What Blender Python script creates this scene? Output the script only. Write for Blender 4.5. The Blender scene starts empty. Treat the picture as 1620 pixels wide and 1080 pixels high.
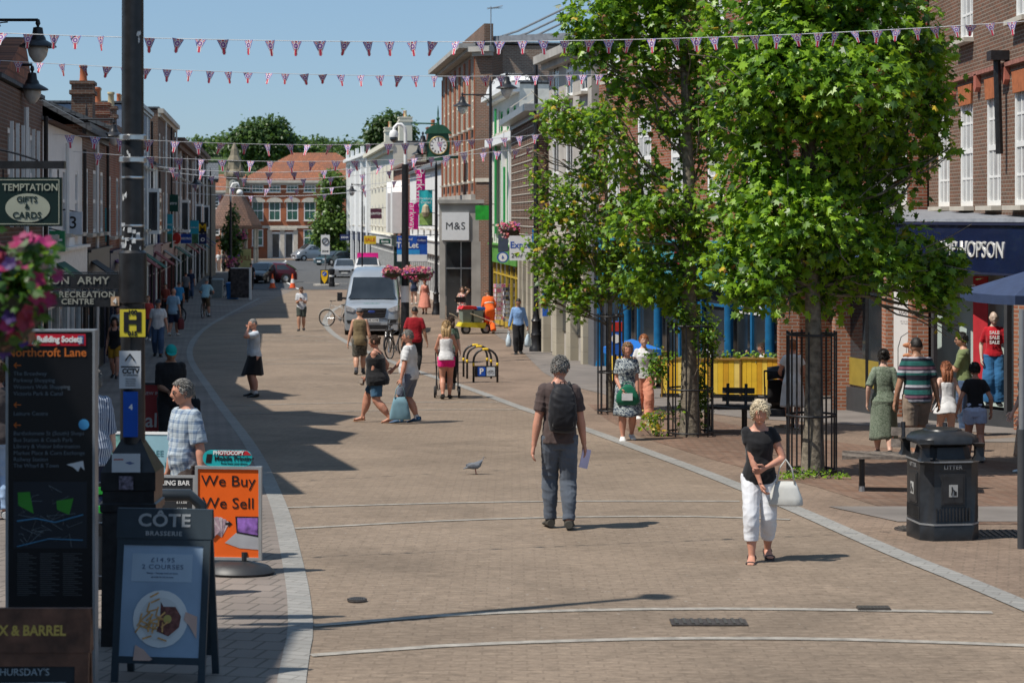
import bpy, bmesh, math, random
import numpy as np
from mathutils import Vector, Matrix, noise
R = math.radians
C = bpy.context.scene.collection
SC = bpy.context.scene
# ---------------- camera, sky, sun, exposure ----------------
F, CX, HY, ZC = 3150.0, 810.0, 340.0, 5.0
cd = bpy.data.cameras.new('camera'); cam = bpy.data.objects.new('camera', cd); C.objects.link(cam)
cam.location = (0, 0, ZC); cam.rotation_euler = (R(90), 0, 0)
cd.sensor_width = 36; cd.lens = F / 1620 * 36; cd.shift_y = (HY - 540) / 1620
cd.clip_start = .3; cd.clip_end = 6000
cd.dof.use_dof = True; cd.dof.focus_distance = 27; cd.dof.aperture_fstop = 4.5
SC.camera = cam
SUN_EL, SUN_AZ = 58, (1.0, 0.5)
w = bpy.data.worlds.new('World'); SC.world = w; w.use_nodes = True
nt = w.node_tree; bg = nt.nodes['Background']
sky = nt.nodes.new('ShaderNodeTexSky'); sky.sky_type = 'NISHITA'; sky.sun_disc = False
sky.sun_elevation = R(SUN_EL); sky.sun_rotation = math.atan2(-SUN_AZ[0], -SUN_AZ[1])
sky.air_density = 1.0; sky.dust_density = .35; sky.ozone_density = 2.2
tint = nt.nodes.new('ShaderNodeMix'); tint.data_type = 'RGBA'; tint.blend_type = 'MULTIPLY'; tint.inputs[0].default_value = 1; tint.inputs[7].default_value = (.8,.88,1.0,1)
nt.links.new(sky.outputs[0], tint.inputs[6])
even = nt.nodes.new('ShaderNodeMix'); even.data_type = 'RGBA'; even.inputs[0].default_value = .6; even.inputs[7].default_value = (1.85,3.0,4.25,1)
nt.links.new(tint.outputs[2], even.inputs[6]); nt.links.new(even.outputs[2], bg.inputs[0]); bg.inputs[1].default_value = .1
sl = bpy.data.lights.new('sun', 'SUN'); sl.energy = 4.0; sl.angle = R(.53); sl.color = (1, .94, .85)
so = bpy.data.objects.new('sun', sl); C.objects.link(so)
_h = math.hypot(*SUN_AZ)
so.rotation_euler = Vector((SUN_AZ[0]/_h*math.cos(R(SUN_EL)), SUN_AZ[1]/_h*math.cos(R(SUN_EL)), -math.sin(R(SUN_EL)))).to_track_quat('-Z', 'Y').to_euler()
so.location = (-20, -10, 40)
SC.view_settings.view_transform = 'Standard'; SC.view_settings.look = 'None'
SC.view_settings.exposure = .42; SC.view_settings.gamma = 1
SC.render.engine = 'CYCLES'
SC.cycles.max_bounces = 6; SC.cycles.transparent_max_bounces = 8
# ---------------- terrain: the street falls away from the bridge ----------------
HT = [(0,2.9),(4,2.95),(10,3.0),(13,3.06),(20,3.22),(27,3.52),(34,3.8),(46,4.15),(63,4.42),(79,4.58),(120,4.8),(225,5.1),(400,5.2),(6000,5.2)]
_hx = np.array([a for a, b in HT], float); _hy = np.array([b for a, b in HT], float)
def Hh(Y):
    k = np.linspace(.86, 1.14, 9)
    return float(np.mean(np.interp(max(Y, 0) * k, _hx, _hy)))
def gz(Y): return ZC - Hh(Y)
def gY(py):
    a, b = 3.0, 900.0
    for _ in range(50):
        m = (a + b) / 2
        if HY + F * Hh(m) / m > py: a = m
        else: b = m
    return a
def WX(px, Y): return (px - CX) * Y / F
def WZ(py, Y): return ZC - (py - HY) * Y / F
def gp(px, py):
    Y = gY(py); return Vector((WX(px, Y), Y, gz(Y)))
# ---------------- object helpers ----------------
def tag(o, label=None, cat=None, group=None, kind=None):
    if label: o['label'] = label
    if cat: o['category'] = cat
    if group: o['group'] = group
    if kind: o['kind'] = kind
    return o
def empty(name, loc=(0,0,0), rz=0, label=None, cat=None, group=None):
    o = bpy.data.objects.new(name, None); C.objects.link(o); o.location = loc; o.rotation_euler = (0,0,rz)
    o.empty_display_size = .2
    return tag(o, label, cat, group)
def mobj(name, me, parent=None):
    o = bpy.data.objects.new(name, me); C.objects.link(o)
    if parent is not None: o.parent = parent
    return o
def copy_tree(o, parent=None):
    c = o.copy(); C.objects.link(c)
    if parent is not None: c.parent = parent; c.matrix_parent_inverse = o.matrix_parent_inverse.copy()
    for ch in o.children: copy_tree(ch, c)
    return c
class MB:
    """collects shapes, then links them as ONE mesh object"""
    def __init__(s): s.v = []; s.f = []; s.m = []; s.mi = 0
    def add(s, vs, fs, mi=None):
        n = len(s.v); s.v += [tuple(v) for v in vs]; s.f += [tuple(i + n for i in f) for f in fs]
        s.m += [s.mi if mi is None else mi] * len(fs); return s
    def box(s, x0, x1, y0, y1, z0, z1, mi=None, M=None):
        vs = [Vector((x, y, z)) for x in (x0, x1) for y in (y0, y1) for z in (z0, z1)]
        if M is not None: vs = [M @ v for v in vs]
        return s.add(vs, [(0,1,3,2),(4,6,7,5),(0,4,5,1),(2,3,7,6),(0,2,6,4),(1,5,7,3)], mi)
    def quad(s, a, b, c, d, mi=None): return s.add([a,b,c,d], [(0,1,2,3)], mi)
    def loft(s, rings, cap=True, mi=None, close=True):
        n = len(rings[0]); vs = [v for r in rings for v in r]; fs = []
        for i in range(len(rings) - 1):
            for j in range(n if close else n - 1):
                k = (j + 1) % n
                fs.append((i*n+j, i*n+k, (i+1)*n+k, (i+1)*n+j))
        if cap: fs.append(tuple(range(n))[::-1]); fs.append(tuple((len(rings)-1)*n + j for j in range(n)))
        return s.add(vs, fs, mi)
    def tube(s, pts, rs, n=8, mi=None, cap=True, flat=None):
        pts = [Vector(p) for p in pts]
        if not hasattr(rs, '__len__'): rs = [rs] * len(pts)
        rings = []; up = None
        for i, p in enumerate(pts):
            t = (pts[min(i+1, len(pts)-1)] - pts[max(i-1, 0)])
            t = t.normalized() if t.length > 1e-9 else Vector((0,0,1))
            if up is None: up = Vector((0,1,0)) if abs(t.y) < .9 else Vector((1,0,0))
            a = t.cross(up).normalized(); b = a.cross(t).normalized(); up = b
            fa, fb = flat if flat else (1, 1)
            rings.append([p + (a*math.cos(q)*fa + b*math.sin(q)*fb)*rs[i] for q in [2*math.pi*j/n for j in range(n)]])
        return s.loft(rings, cap, mi)
    def lathe(s, prof, n=16, c=(0,0,0), mi=None, cap=True):
        rings = [[(c[0]+r*math.cos(2*math.pi*j/n), c[1]+r*math.sin(2*math.pi*j/n), c[2]+z) for j in range(n)] for r, z in prof]
        return s.loft(rings, cap, mi)
    def ball(s, c, r, n=12, m=8, mi=None, rot=None):
        if not hasattr(r, '__len__'): r = (r, r, r)
        rings = []
        for i in range(m + 1):
            t = math.pi * (.04 + .92 * i / m) - math.pi/2
            ring = [Vector((r[0]*math.cos(t)*math.cos(2*math.pi*j/n), r[1]*math.cos(t)*math.sin(2*math.pi*j/n), r[2]*math.sin(t))) for j in range(n)]
            if rot is not None: ring = [rot @ v for v in ring]
            rings.append([v + Vector(c) for v in ring])
        return s.loft(rings, True, mi)
    def prism(s, poly, y0, y1, mi=None, M=None):
        """poly in x,z extruded in y"""
        n = len(poly); vs = [Vector((x, y0, z)) for x, z in poly] + [Vector((x, y1, z)) for x, z in poly]
        if M is not None: vs = [M @ v for v in vs]
        return s.add(vs, [tuple(range(n)), tuple(range(2*n-1, n-1, -1))] + [(i, i+n, (i+1) % n + n, (i+1) % n) for i in range(n)], mi)
    def build(s, name, mats, parent=None, smooth=False, loc=None, rot=None, fix=True):
        me = bpy.data.meshes.new(name); me.from_pydata(s.v, [], s.f)
        if not isinstance(mats, (list, tuple)): mats = [mats]
        for m in mats: me.materials.append(m)
        if len(mats) > 1: me.polygons.foreach_set('material_index', s.m)
        if fix:
            bm = bmesh.new(); bm.from_mesh(me); bmesh.ops.recalc_face_normals(bm, faces=bm.faces); bm.to_mesh(me); bm.free()
        if smooth:
            me.shade_smooth()
            if smooth != 'all':
                try: me.set_sharp_from_angle(angle=R(40))
                except Exception: pass
        me.update(); o = mobj(name, me, parent)
        if loc is not None: o.location = loc
        if rot is not None: o.rotation_euler = rot
        return o
# ---------------- materials ----------------
_mc = {}
def lin(c):
    return tuple((x/12.92 if x <= .04045 else ((x+.055)/1.055)**2.4) for x in [v/255 for v in c])
def newmat(name):
    m = bpy.data.materials.new(name); m.use_nodes = True
    return m, m.node_tree, m.node_tree.nodes['Principled BSDF']
def nd(nt, t, **k):
    n = nt.nodes.new(t)
    for a, b in k.items():
        if a.startswith('i_'):
            n.inputs[a[2:].replace('_', ' ')].default_value = b
        else: setattr(n, a, b)
    return n
def mixc(nt, fac, a, b, mode='MIX'):
    n = nt.nodes.new('ShaderNodeMix'); n.data_type = 'RGBA'; n.blend_type = mode
    for i, v in ((0, fac), (6, a), (7, b)):
        if v is None: continue
        if hasattr(v, 'links') or isinstance(v, bpy.types.NodeSocket): nt.links.new(v, n.inputs[i])
        else: n.inputs[i].default_value = (*v, 1) if hasattr(v, '__len__') and len(v) == 3 else v
    return n.outputs[2]
def mth(nt, op, a, b=None):
    n = nt.nodes.new('ShaderNodeMath'); n.operation = op
    for i, v in ((0, a), (1, b)):
        if v is None: continue
        if isinstance(v, bpy.types.NodeSocket): nt.links.new(v, n.inputs[i])
        else: n.inputs[i].default_value = v
    return n.outputs[0]
def M(name, col, rough=.6, metal=0, var=.12, scale=6, bump=0, spec=.4, emit=0, coat=0, trans=0):
    """plain surface: colour with a soft noise variation and a little bump"""
    key = (name, tuple(col), rough, metal, var, scale, bump, emit, coat)
    if key in _mc: return _mc[key]
    m, t, b = newmat(name)
    b.inputs['Roughness'].default_value = rough; b.inputs['Metallic'].default_value = metal
    b.inputs['Specular IOR Level'].default_value = spec
    if coat: b.inputs['Coat Weight'].default_value = coat
    tc = nd(t, 'ShaderNodeTexCoord'); nz = nd(t, 'ShaderNodeTexNoise', i_Scale=scale, i_Detail=5.0)
    t.links.new(tc.outputs['Object'], nz.inputs['Vector'])
    mr = nd(t, 'ShaderNodeMapRange'); mr.inputs[1].default_value = .3; mr.inputs[2].default_value = .7
    t.links.new(nz.outputs[0], mr.inputs[0])
    o = mixc(t, mr.outputs[0], tuple(max(0, c*(1-var)) for c in col), tuple(min(1, c*(1+var)) for c in col))
    t.links.new(o, b.inputs['Base Color'])
    if emit: t.links.new(o, b.inputs['Emission Color']); b.inputs['Emission Strength'].default_value = emit
    if bump:
        bp = nd(t, 'ShaderNodeBump', i_Strength=bump, i_Distance=.02); t.links.new(nz.outputs[0], bp.inputs['Height']); t.links.new(bp.outputs[0], b.inputs['Normal'])
    _mc[key] = m; return m
def wallvec(t):
    """metres along the wall and up it, whichever way the face looks"""
    tc = nd(t, 'ShaderNodeTexCoord'); sp = nd(t, 'ShaderNodeSeparateXYZ'); t.links.new(tc.outputs['Object'], sp.inputs[0])
    sn = nd(t, 'ShaderNodeSeparateXYZ'); t.links.new(tc.outputs['Normal'], sn.inputs[0])
    g = mth(t, 'GREATER_THAN', mth(t, 'ABSOLUTE', sn.outputs[0]), .6)
    mx = nd(t, 'ShaderNodeMix'); t.links.new(g, mx.inputs[0]); t.links.new(sp.outputs[0], mx.inputs[2]); t.links.new(sp.outputs[1], mx.inputs[3])
    cb = nd(t, 'ShaderNodeCombineXYZ'); t.links.new(mx.outputs[0], cb.inputs[0]); t.links.new(sp.outputs[2], cb.inputs[1])
    return cb.outputs[0], tc
def brick(name, c1, c2, mortar=(.32,.29,.25), bw=.225, bh=.075, floor=False, msz=.012, rough=.85, bump=.35, big=.25, offset=.5, speck=0, rotz=0):
    key = (name, c1, c2, floor)
    if key in _mc: return _mc[key]
    m, t, b = newmat(name); b.inputs['Roughness'].default_value = rough; b.inputs['Specular IOR Level'].default_value = .25
    if floor:
        tc = nd(t, 'ShaderNodeTexCoord'); mp = nd(t, 'ShaderNodeMapping'); mp.inputs['Rotation'].default_value = (0,0,rotz)
        t.links.new(tc.outputs['Object'], mp.inputs[0]); vec = mp.outputs[0]
    else: vec, tc = wallvec(t)
    br = nd(t, 'ShaderNodeTexBrick', i_Scale=1.0, offset=offset); t.links.new(vec, br.inputs['Vector'])
    br.inputs['Brick Width'].default_value = bw; br.inputs['Row Height'].default_value = bh; br.inputs['Mortar Size'].default_value = msz
    br.inputs['Mortar Smooth'].default_value = .3; br.inputs['Bias'].default_value = 0.0
    br.inputs['Color1'].default_value = (*c1,1); br.inputs['Color2'].default_value = (*c2,1); br.inputs['Mortar'].default_value = (*mortar,1)
    n1 = nd(t, 'ShaderNodeTexNoise', i_Scale=.5, i_Detail=6.0); t.links.new(tc.outputs['Object'], n1.inputs['Vector'])
    mr = nd(t, 'ShaderNodeMapRange'); mr.inputs[1].default_value = .3; mr.inputs[2].default_value = .7; mr.inputs[3].default_value = 1-big; mr.inputs[4].default_value = 1+big*.6
    t.links.new(n1.outputs[0], mr.inputs[0])
    cc = nd(t, 'ShaderNodeCombineXYZ')
    for i in range(3): t.links.new(mr.outputs[0], cc.inputs[i])
    o = mixc(t, 1.0, br.outputs[0], cc.outputs[0], 'MULTIPLY')
    n2 = nd(t, 'ShaderNodeTexNoise', i_Scale=9.0, i_Detail=3.0); t.links.new(tc.outputs['Object'], n2.inputs['Vector'])
    mr2 = nd(t, 'ShaderNodeMapRange'); mr2.inputs[1].default_value = .62; mr2.inputs[2].default_value = .75; mr2.inputs[4].default_value = .45; t.links.new(n2.outputs[0], mr2.inputs[0])
    o = mixc(t, mr2.outputs[0], o, tuple(c*.55 for c in c2))
    if speck:
        n3 = nd(t, 'ShaderNodeTexVoronoi', i_Scale=3.2); t.links.new(tc.outputs['Object'], n3.inputs['Vector'])
        mr3 = nd(t, 'ShaderNodeMapRange'); mr3.inputs[1].default_value = .05; mr3.inputs[2].default_value = .035; mr3.inputs[4].default_value = speck; t.links.new(n3.outputs['Distance'], mr3.inputs[0])
        o = mixc(t, mr3.outputs[0], o, (.05,.045,.04))
        for sc, lo, hi, amt, cc_ in ((.55, .5, .66, .5, tuple(c*.55 for c in c1)), (3.3, .58, .7, .42, tuple(c*.5 for c in c1)), (.23, .5, .65, .3, tuple(min(1,c*1.25) for c in c1))):
            n4 = nd(t, 'ShaderNodeTexNoise', i_Scale=sc, i_Detail=9.0, i_Roughness=.65, i_Distortion=.6); t.links.new(tc.outputs['Object'], n4.inputs['Vector'])
            m4 = nd(t, 'ShaderNodeMapRange'); m4.inputs[1].default_value = lo; m4.inputs[2].default_value = hi; m4.inputs[4].default_value = amt; t.links.new(n4.outputs[0], m4.inputs[0]); o = mixc(t, m4.outputs[0], o, cc_)
        n6 = nd(t, 'ShaderNodeTexNoise', i_Scale=26.0, i_Detail=6.0, i_Roughness=.8); mp6 = nd(t, 'ShaderNodeMapping'); mp6.inputs['Scale'].default_value = (.35,1,1); t.links.new(tc.outputs['Object'], mp6.inputs[0]); t.links.new(mp6.outputs[0], n6.inputs['Vector'])
        m6 = nd(t, 'ShaderNodeMapRange'); m6.inputs[1].default_value = .35; m6.inputs[2].default_value = .65; m6.inputs[3].default_value = .68; m6.inputs[4].default_value = 1.28; t.links.new(n6.outputs[0], m6.inputs[0])
        c6 = nd(t, 'ShaderNodeCombineXYZ'); [t.links.new(m6.outputs[0], c6.inputs[i]) for i in range(3)]; o = mixc(t, 1.0, o, c6.outputs[0], 'MULTIPLY')
        v5 = nd(t, 'ShaderNodeTexVoronoi', i_Scale=5.1); t.links.new(tc.outputs['Object'], v5.inputs['Vector']); n5 = nd(t, 'ShaderNodeTexNoise', i_Scale=.3); t.links.new(tc.outputs['Object'], n5.inputs['Vector'])
        g5 = mth(t, 'MULTIPLY', mth(t, 'LESS_THAN', v5.outputs['Distance'], .07), mth(t, 'GREATER_THAN', n5.outputs[0], .52)); o = mixc(t, mth(t, 'MULTIPLY', g5, .55), o, (.36,.34,.31))
    t.links.new(o, b.inputs['Base Color'])
    bp = nd(t, 'ShaderNodeBump', i_Strength=bump, i_Distance=.01); bp.invert = True; t.links.new(br.outputs['Fac'], bp.inputs['Height']); t.links.new(bp.outputs[0], b.inputs['Normal'])
    _mc[key] = m; return m
def tiles(name, c1, c2):
    key = (name, c1)
    if key in _mc: return _mc[key]
    m, t, b = newmat(name); b.inputs['Roughness'].default_value = .85
    vec, tc = wallvec(t)
    br = nd(t, 'ShaderNodeTexBrick', i_Scale=1.0); t.links.new(vec, br.inputs['Vector'])
    br.inputs['Brick Width'].default_value = .24; br.inputs['Row Height'].default_value = .2; br.inputs['Mortar Size'].default_value = .02
    br.inputs['Color1'].default_value = (*c1,1); br.inputs['Color2'].default_value = (*c2,1); br.inputs['Mortar'].default_value = tuple(c*.4 for c in c1)+(1,)
    n1 = nd(t, 'ShaderNodeTexNoise', i_Scale=.9, i_Detail=7.0); t.links.new(tc.outputs['Object'], n1.inputs['Vector'])
    mr = nd(t, 'ShaderNodeMapRange'); mr.inputs[1].default_value = .45; mr.inputs[2].default_value = .7; mr.inputs[4].default_value = .7; t.links.new(n1.outputs[0], mr.inputs[0])
    o = mixc(t, mr.outputs[0], br.outputs[0], tuple(c*.6+.02 for c in c2)); t.links.new(o, b.inputs['Base Color'])
    bp = nd(t, 'ShaderNodeBump', i_Strength=.6, i_Distance=.02); bp.invert = True; t.links.new(br.outputs['Fac'], bp.inputs['Height']); t.links.new(bp.outputs[0], b.inputs['Normal'])
    _mc[key] = m; return m
BLACK = M('black_paint', (.018,.018,.02), .38, var=.35, scale=14, bump=.12)
DKGREY = M('dark_grey', (.05,.052,.056), .5)
GREY = M('grey_metal', (.3,.31,.32), .4, .5)
STEEL = M('steel', (.55,.56,.57), .3, .9)
WHITE = M('white_paint', (.78,.78,.76), .5, var=.05, scale=3)
CREAM = M('cream_render', (.68,.64,.52), .8, var=.08, scale=1.5, bump=.1)
STONE = brick('stone_blocks', (.4,.36,.28), (.45,.41,.32), (.3,.27,.22), .9, .42, msz=.008, big=.25)
CONC = M('concrete', (.36,.34,.31), .9, var=.22, scale=1.3, bump=.3)
GLASS = M('glass', (.025,.03,.035), .06, var=.5, scale=.7, spec=.8)
NET = M('net_curtain', (.42,.43,.43), .25, var=.2, scale=2, spec=.8)
GREENGL = M('green_blind_glass', (.03,.1,.07), .2, var=.5, scale=.8, spec=.8)
REDB = brick('red_brick', (.32,.1,.05), (.22,.068,.04), (.28,.23,.18))
BRNB = brick('brown_brick', (.13,.078,.055), (.2,.095,.06), (.25,.21,.17))
DRKB = brick('dark_brick', (.12,.065,.045), (.17,.085,.055), (.2,.17,.14))
FARB = brick('orange_brick', (.42,.11,.045), (.33,.085,.04), (.3,.17,.1))
TILR = tiles('red_tiles', (.34,.12,.055), (.22,.085,.045))
TILB = tiles('brown_tiles', (.2,.11,.075), (.14,.08,.06))
SLATE = tiles('slate', (.12,.13,.14), (.09,.1,.11))
LEAD = M('lead_sheet', (.2,.21,.23), .6, var=.2)
def text(s, size, mat, parent, loc, rot=(R(90),0,0), align='CENTER', ext=.0012, name='lettering', sx=1, bold=0, space=1):
    cu = bpy.data.curves.new(name, 'FONT'); cu.body = s; cu.size = size; cu.align_x = align; cu.align_y = 'CENTER'; cu.extrude = ext
    cu.resolution_u = 3; cu.offset = bold; cu.space_character = space
    o = bpy.data.objects.new(name, cu); C.objects.link(o)
    dg = bpy.context.evaluated_depsgraph_get(); me = bpy.data.meshes.new_from_object(o.evaluated_get(dg))
    bpy.data.objects.remove(o); bpy.data.curves.remove(cu)
    me.materials.clear(); me.materials.append(mat)
    o = mobj(name, me, parent); o.location = loc; o.rotation_euler = rot; o.scale = (sx, 1, 1)
    return o
rnd = random.Random(7)
# ---------------- ground and paving ----------------
PAVE = brick('street_brick_paving', (.24,.185,.137), (.215,.164,.121), (.19,.145,.107), .21, .105, floor=True, msz=.009, bump=.12, big=.16, speck=.8)
PAVL = brick('pavement_blocks', (.2,.17,.15), (.225,.19,.165), (.12,.105,.09), .22, .3, floor=True, msz=.012, bump=.25, big=.3, rotz=.2)
PAVR = brick('pavement_paving', (.24,.175,.13), (.215,.155,.115), (.18,.135,.1), .2, .1, floor=True, msz=.01, bump=.2, big=.25, speck=.6, rotz=.25)
PAVRED = brick('red_paving_bricks', (.17,.096,.065), (.225,.15,.108), (.12,.085,.065), .21, .105, floor=True, msz=.014, bump=.4, big=.3, rotz=.8)
ASPH = M('asphalt', (.075,.077,.08), .85, var=.2, scale=2.5, bump=.2)
GRAN = brick('granite_setts', (.29,.28,.26), (.24,.235,.22), (.2,.19,.175), .3, .12, floor=True, msz=.01, bump=.3, big=.15, rotz=.4)
TARM = M('pavement_tarmac', (.17,.15,.135), .9, var=.2, scale=1.2, bump=.2)
PALE = M('pale_setts', (.3,.275,.24), .85, var=.3, scale=9, bump=.2)
LINE = M('white_road_paint', (.6,.6,.58), .7, var=.2)
def sheet(name, left, right, off, mat, y0=None, y1=None, n=90, m=6):
    """left/right: (X,Y) boundary points; draped over the terrain"""
    L = np.array(sorted(left, key=lambda p: p[1])); Rr = np.array(sorted(right, key=lambda p: p[1]))
    y0 = y0 if y0 is not None else max(L[0,1], Rr[0,1]); y1 = y1 if y1 is not None else min(L[-1,1], Rr[-1,1])
    mb = MB(); vs = []; fs = []
    ys = y0 + (y1-y0) * (np.linspace(0, 1, n) ** 1.6)
    for Y in ys:
        a = np.interp(Y, L[:,1], L[:,0]); b = np.interp(Y, Rr[:,1], Rr[:,0])
        for j in range(m+1): vs.append((a+(b-a)*j/m, Y, gz(Y)+off))
    for i in range(n-1):
        for j in range(m):
            k = i*(m+1)+j; fs.append((k, k+1, k+m+2, k+m+1))
    mb.add(vs, fs); o = mb.build(name, mat, fix=False); tag(o, kind='structure'); return o
def resample(pts, step):
    P = [Vector((p[0], p[1])) for p in pts]; out = []
    n = len(P)
    for i in range(n-1):
        p0, p1, p2, p3 = P[max(i-1,0)], P[i], P[i+1], P[min(i+2,n-1)]
        k = max(2, int((p2-p1).length/step))
        for j in range(k):
            t = j/k
            out.append(.5*((2*p1)+(p2-p0)*t+(2*p0-5*p1+4*p2-p3)*t*t+(3*p1-p0-3*p2+p3)*t**3))
    out.append(P[-1]); return out
def ribbon(name, pts, width, off, mat, step=.5):
    P = resample(pts, step); vs = []; fs = []
    for i, p in enumerate(P):
        t = (P[min(i+1,len(P)-1)]-P[max(i-1,0)]).normalized(); nrm = Vector((-t.y, t.x))
        for s_ in (-.5, .5):
            q = p + nrm*width*s_; vs.append((q.x, q.y, gz(q.y)+off))
    for i in range(len(P)-1): fs.append((2*i, 2*i+1, 2*i+3, 2*i+2))
    mb = MB(); mb.add(vs, fs); o = mb.build(name, mat, fix=False)
    if o.data.polygons[0].normal.z < 0: o.data.flip_normals()
    return tag(o, kind='structure')
P2 = lambda l: [gp(*p).xy for p in l]
sheet('ground', [(-3000,-20),(-3000,4000)], [(3000,-20),(3000,4000)], -.03, M('far_ground', (.09,.1,.05), .95, var=.3, scale=.02), n=200, m=4)
sheet('street_paving', [(-40,-10),(-60,136)], [(40,-10),(40,136)], 0, PAVE, n=120)
LSTRIP = [(-.95,2),(-1.0,8)] + P2([(462,1072),(474,1010),(474,960),(463,890),(435,785),(393,700),(336,622),(300,560),(318,525),(360,498),(410,472)])
RSTRIP = [(6.0,4),(5.0,9.5)] + P2([(1620,958),(1400,868),(1220,790),(1080,735),(935,682),(830,647),(740,614),(640,580),(560,547),(524,525),(515,506),(535,486),(580,470)])
sheet('left_pavement', [(-45,2),(-45,128)], [(p[0],p[1]) for p in LSTRIP[:-3]]+[(-12.6,82),(-14,128)], .004, PAVL)
ribbon('granite_channel', LSTRIP, .19, .008, GRAN)
rs = sorted([tuple(p) for p in RSTRIP[:-2]], key=lambda p: p[1])
sheet('right_pavement', rs+[(-7.8,100),(-12,128)], [(40,2),(40,128)], .004, PAVR, y0=4.2)
ribbon('granite_channel', RSTRIP, .23, .009, GRAN)
# red brick patch round the trees, and a tarmac walk along the shops
sheet('red_brick_patch', P2([(1480,830),(1290,770),(1130,728),(1010,690),(960,664),(930,640)]), P2([(1900,830),(1800,740),(1620,735),(1330,700),(1150,670),(1000,640)]), .008, PAVRED)
sheet('tarmac_walk', P2([(1640,690),(1500,700),(1180,662),(1020,640),(900,610),(860,590),(830,560),(770,520)]), [(30,20),(30,90)], .012, TARM)
sheet('tarmac_patch', P2([(1420,826),(1310,802)]), P2([(1900,826),(1900,802)]), .012, TARM, n=6)
sheet('road', [(-70,128),(-90,262)], [(-3,128),(-8,262)], .016, ASPH)
sheet('pavement', [(-60,222),(-60,232)], [(-4,222),(-4,232)], .06, PAVR, n=4)
for lst in ([(492,1037),(700,1022),(900,1014),(1100,1010),(1350,1012),(1640,1022)], [(496,990),(700,974),(900,966),(1140,963),(1400,966),(1570,969)],
            [(466,836),(700,824),(900,818),(1100,817),(1250,822)], [(452,803),(700,796),(900,793),(1170,793)],
            [(372,655),(520,651),(700,648),(830,648)], [(358,642),(520,638),(700,636),(800,636)],
            [(325,578),(500,575),(630,577)], [(322,571),(500,568),(610,570)], [(330,534),(450,532),(520,533)], [(334,540),(450,538),(530,540)]):
    ribbon('paving_band', P2(lst), .1, .0065, PALE)
ribbon('road_marking', P2([(445,409),(452,414),(432,421),(436,434),(452,446),(472,458)]), .16, .03, LINE)
ribbon('road_marking', P2([(350,448),(440,447),(560,449)]), .3, .022, PALE)
ribbon('road_marking', P2([(400,404.5),(445,409)]), .16, .03, LINE)
# drain covers
def cover(px, py, w_, d_, label, rnd_=False):
    p = gp(px, py); o = empty('drain_cover', (p.x, p.y, p.z+.012), 0, label, 'drain cover')
    a = MB()
    if rnd_: a.lathe([(w_/2,-.005),(w_/2,.004),(w_/2*.93,.006)], 24)
    else: a.box(-w_/2, w_/2, -d_/2, d_/2, -.006, .004)
    a.build('frame', M('cast_iron', (.07,.06,.055), .6, .3, var=.4, scale=20), o)
    g = MB()
    k = 9
    for i in range(k):
        x = -w_/2*.86 + i*w_*.86/(k-1)
        lim = d_/2*.85 if not rnd_ else math.sqrt(max(.0001, (w_/2*.85)**2-x*x))
        g.box(x-.012, x+.012, -lim, lim, .004, .014)
    g.build('grating', M('iron_ribs', (.11,.1,.09), .5, .5), o)
cover(1121, 986, .58, .22, 'large rectangular iron drain cover set in the paving in the foreground')
cover(1382, 964, .26, .12, 'small narrow iron cover on the pale line of setts right of the large cover')
cover(565, 951, .16, .12, 'tiny iron cover near the left granite channel', True)
cover(1447, 838, .42, .42, 'round iron cover in the pavement left of the litter bin', True)
cover(1590, 846, .6, .5, 'iron grating in the pavement right of the litter bin')

# ---------------- buildings ----------------
TRIM = M('stone_trim', (.5,.46,.39), .85, var=.12, scale=3)
def wallmesh(x0, x1, z0, z1, holes, y=0, depth=.22, mb=None, mi=None):
    """a wall face at y with rectangular openings and their reveals (street side is -y)"""
    mb = mb or MB()
    xs = sorted({x0, x1} | {max(x0,min(x1,h[0])) for h in holes} | {max(x0,min(x1,h[1])) for h in holes})
    zs = sorted({z0, z1} | {max(z0,min(z1,h[2])) for h in holes} | {max(z0,min(z1,h[3])) for h in holes})
    for i in range(len(xs)-1):
        for j in range(len(zs)-1):
            cx, cz = (xs[i]+xs[i+1])/2, (zs[j]+zs[j+1])/2
            if any(h[0] < cx < h[1] and h[2] < cz < h[3] for h in holes): continue
            mb.quad((xs[i],y,zs[j]), (xs[i+1],y,zs[j]), (xs[i+1],y,zs[j+1]), (xs[i],y,zs[j+1]), mi)
    for a, b, c, d in holes:
        mb.quad((a,y,c),(a,y+depth,c),(a,y+depth,d),(a,y,d), mi); mb.quad((b,y,c),(b,y,d),(b,y+depth,d),(b,y+depth,c), mi)
        mb.quad((a,y,d),(a,y+depth,d),(b,y+depth,d),(b,y,d), mi); mb.quad((a,y,c),(b,y,c),(b,y+depth,c),(a,y+depth,c), mi)
    return mb
_wc = {}
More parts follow.
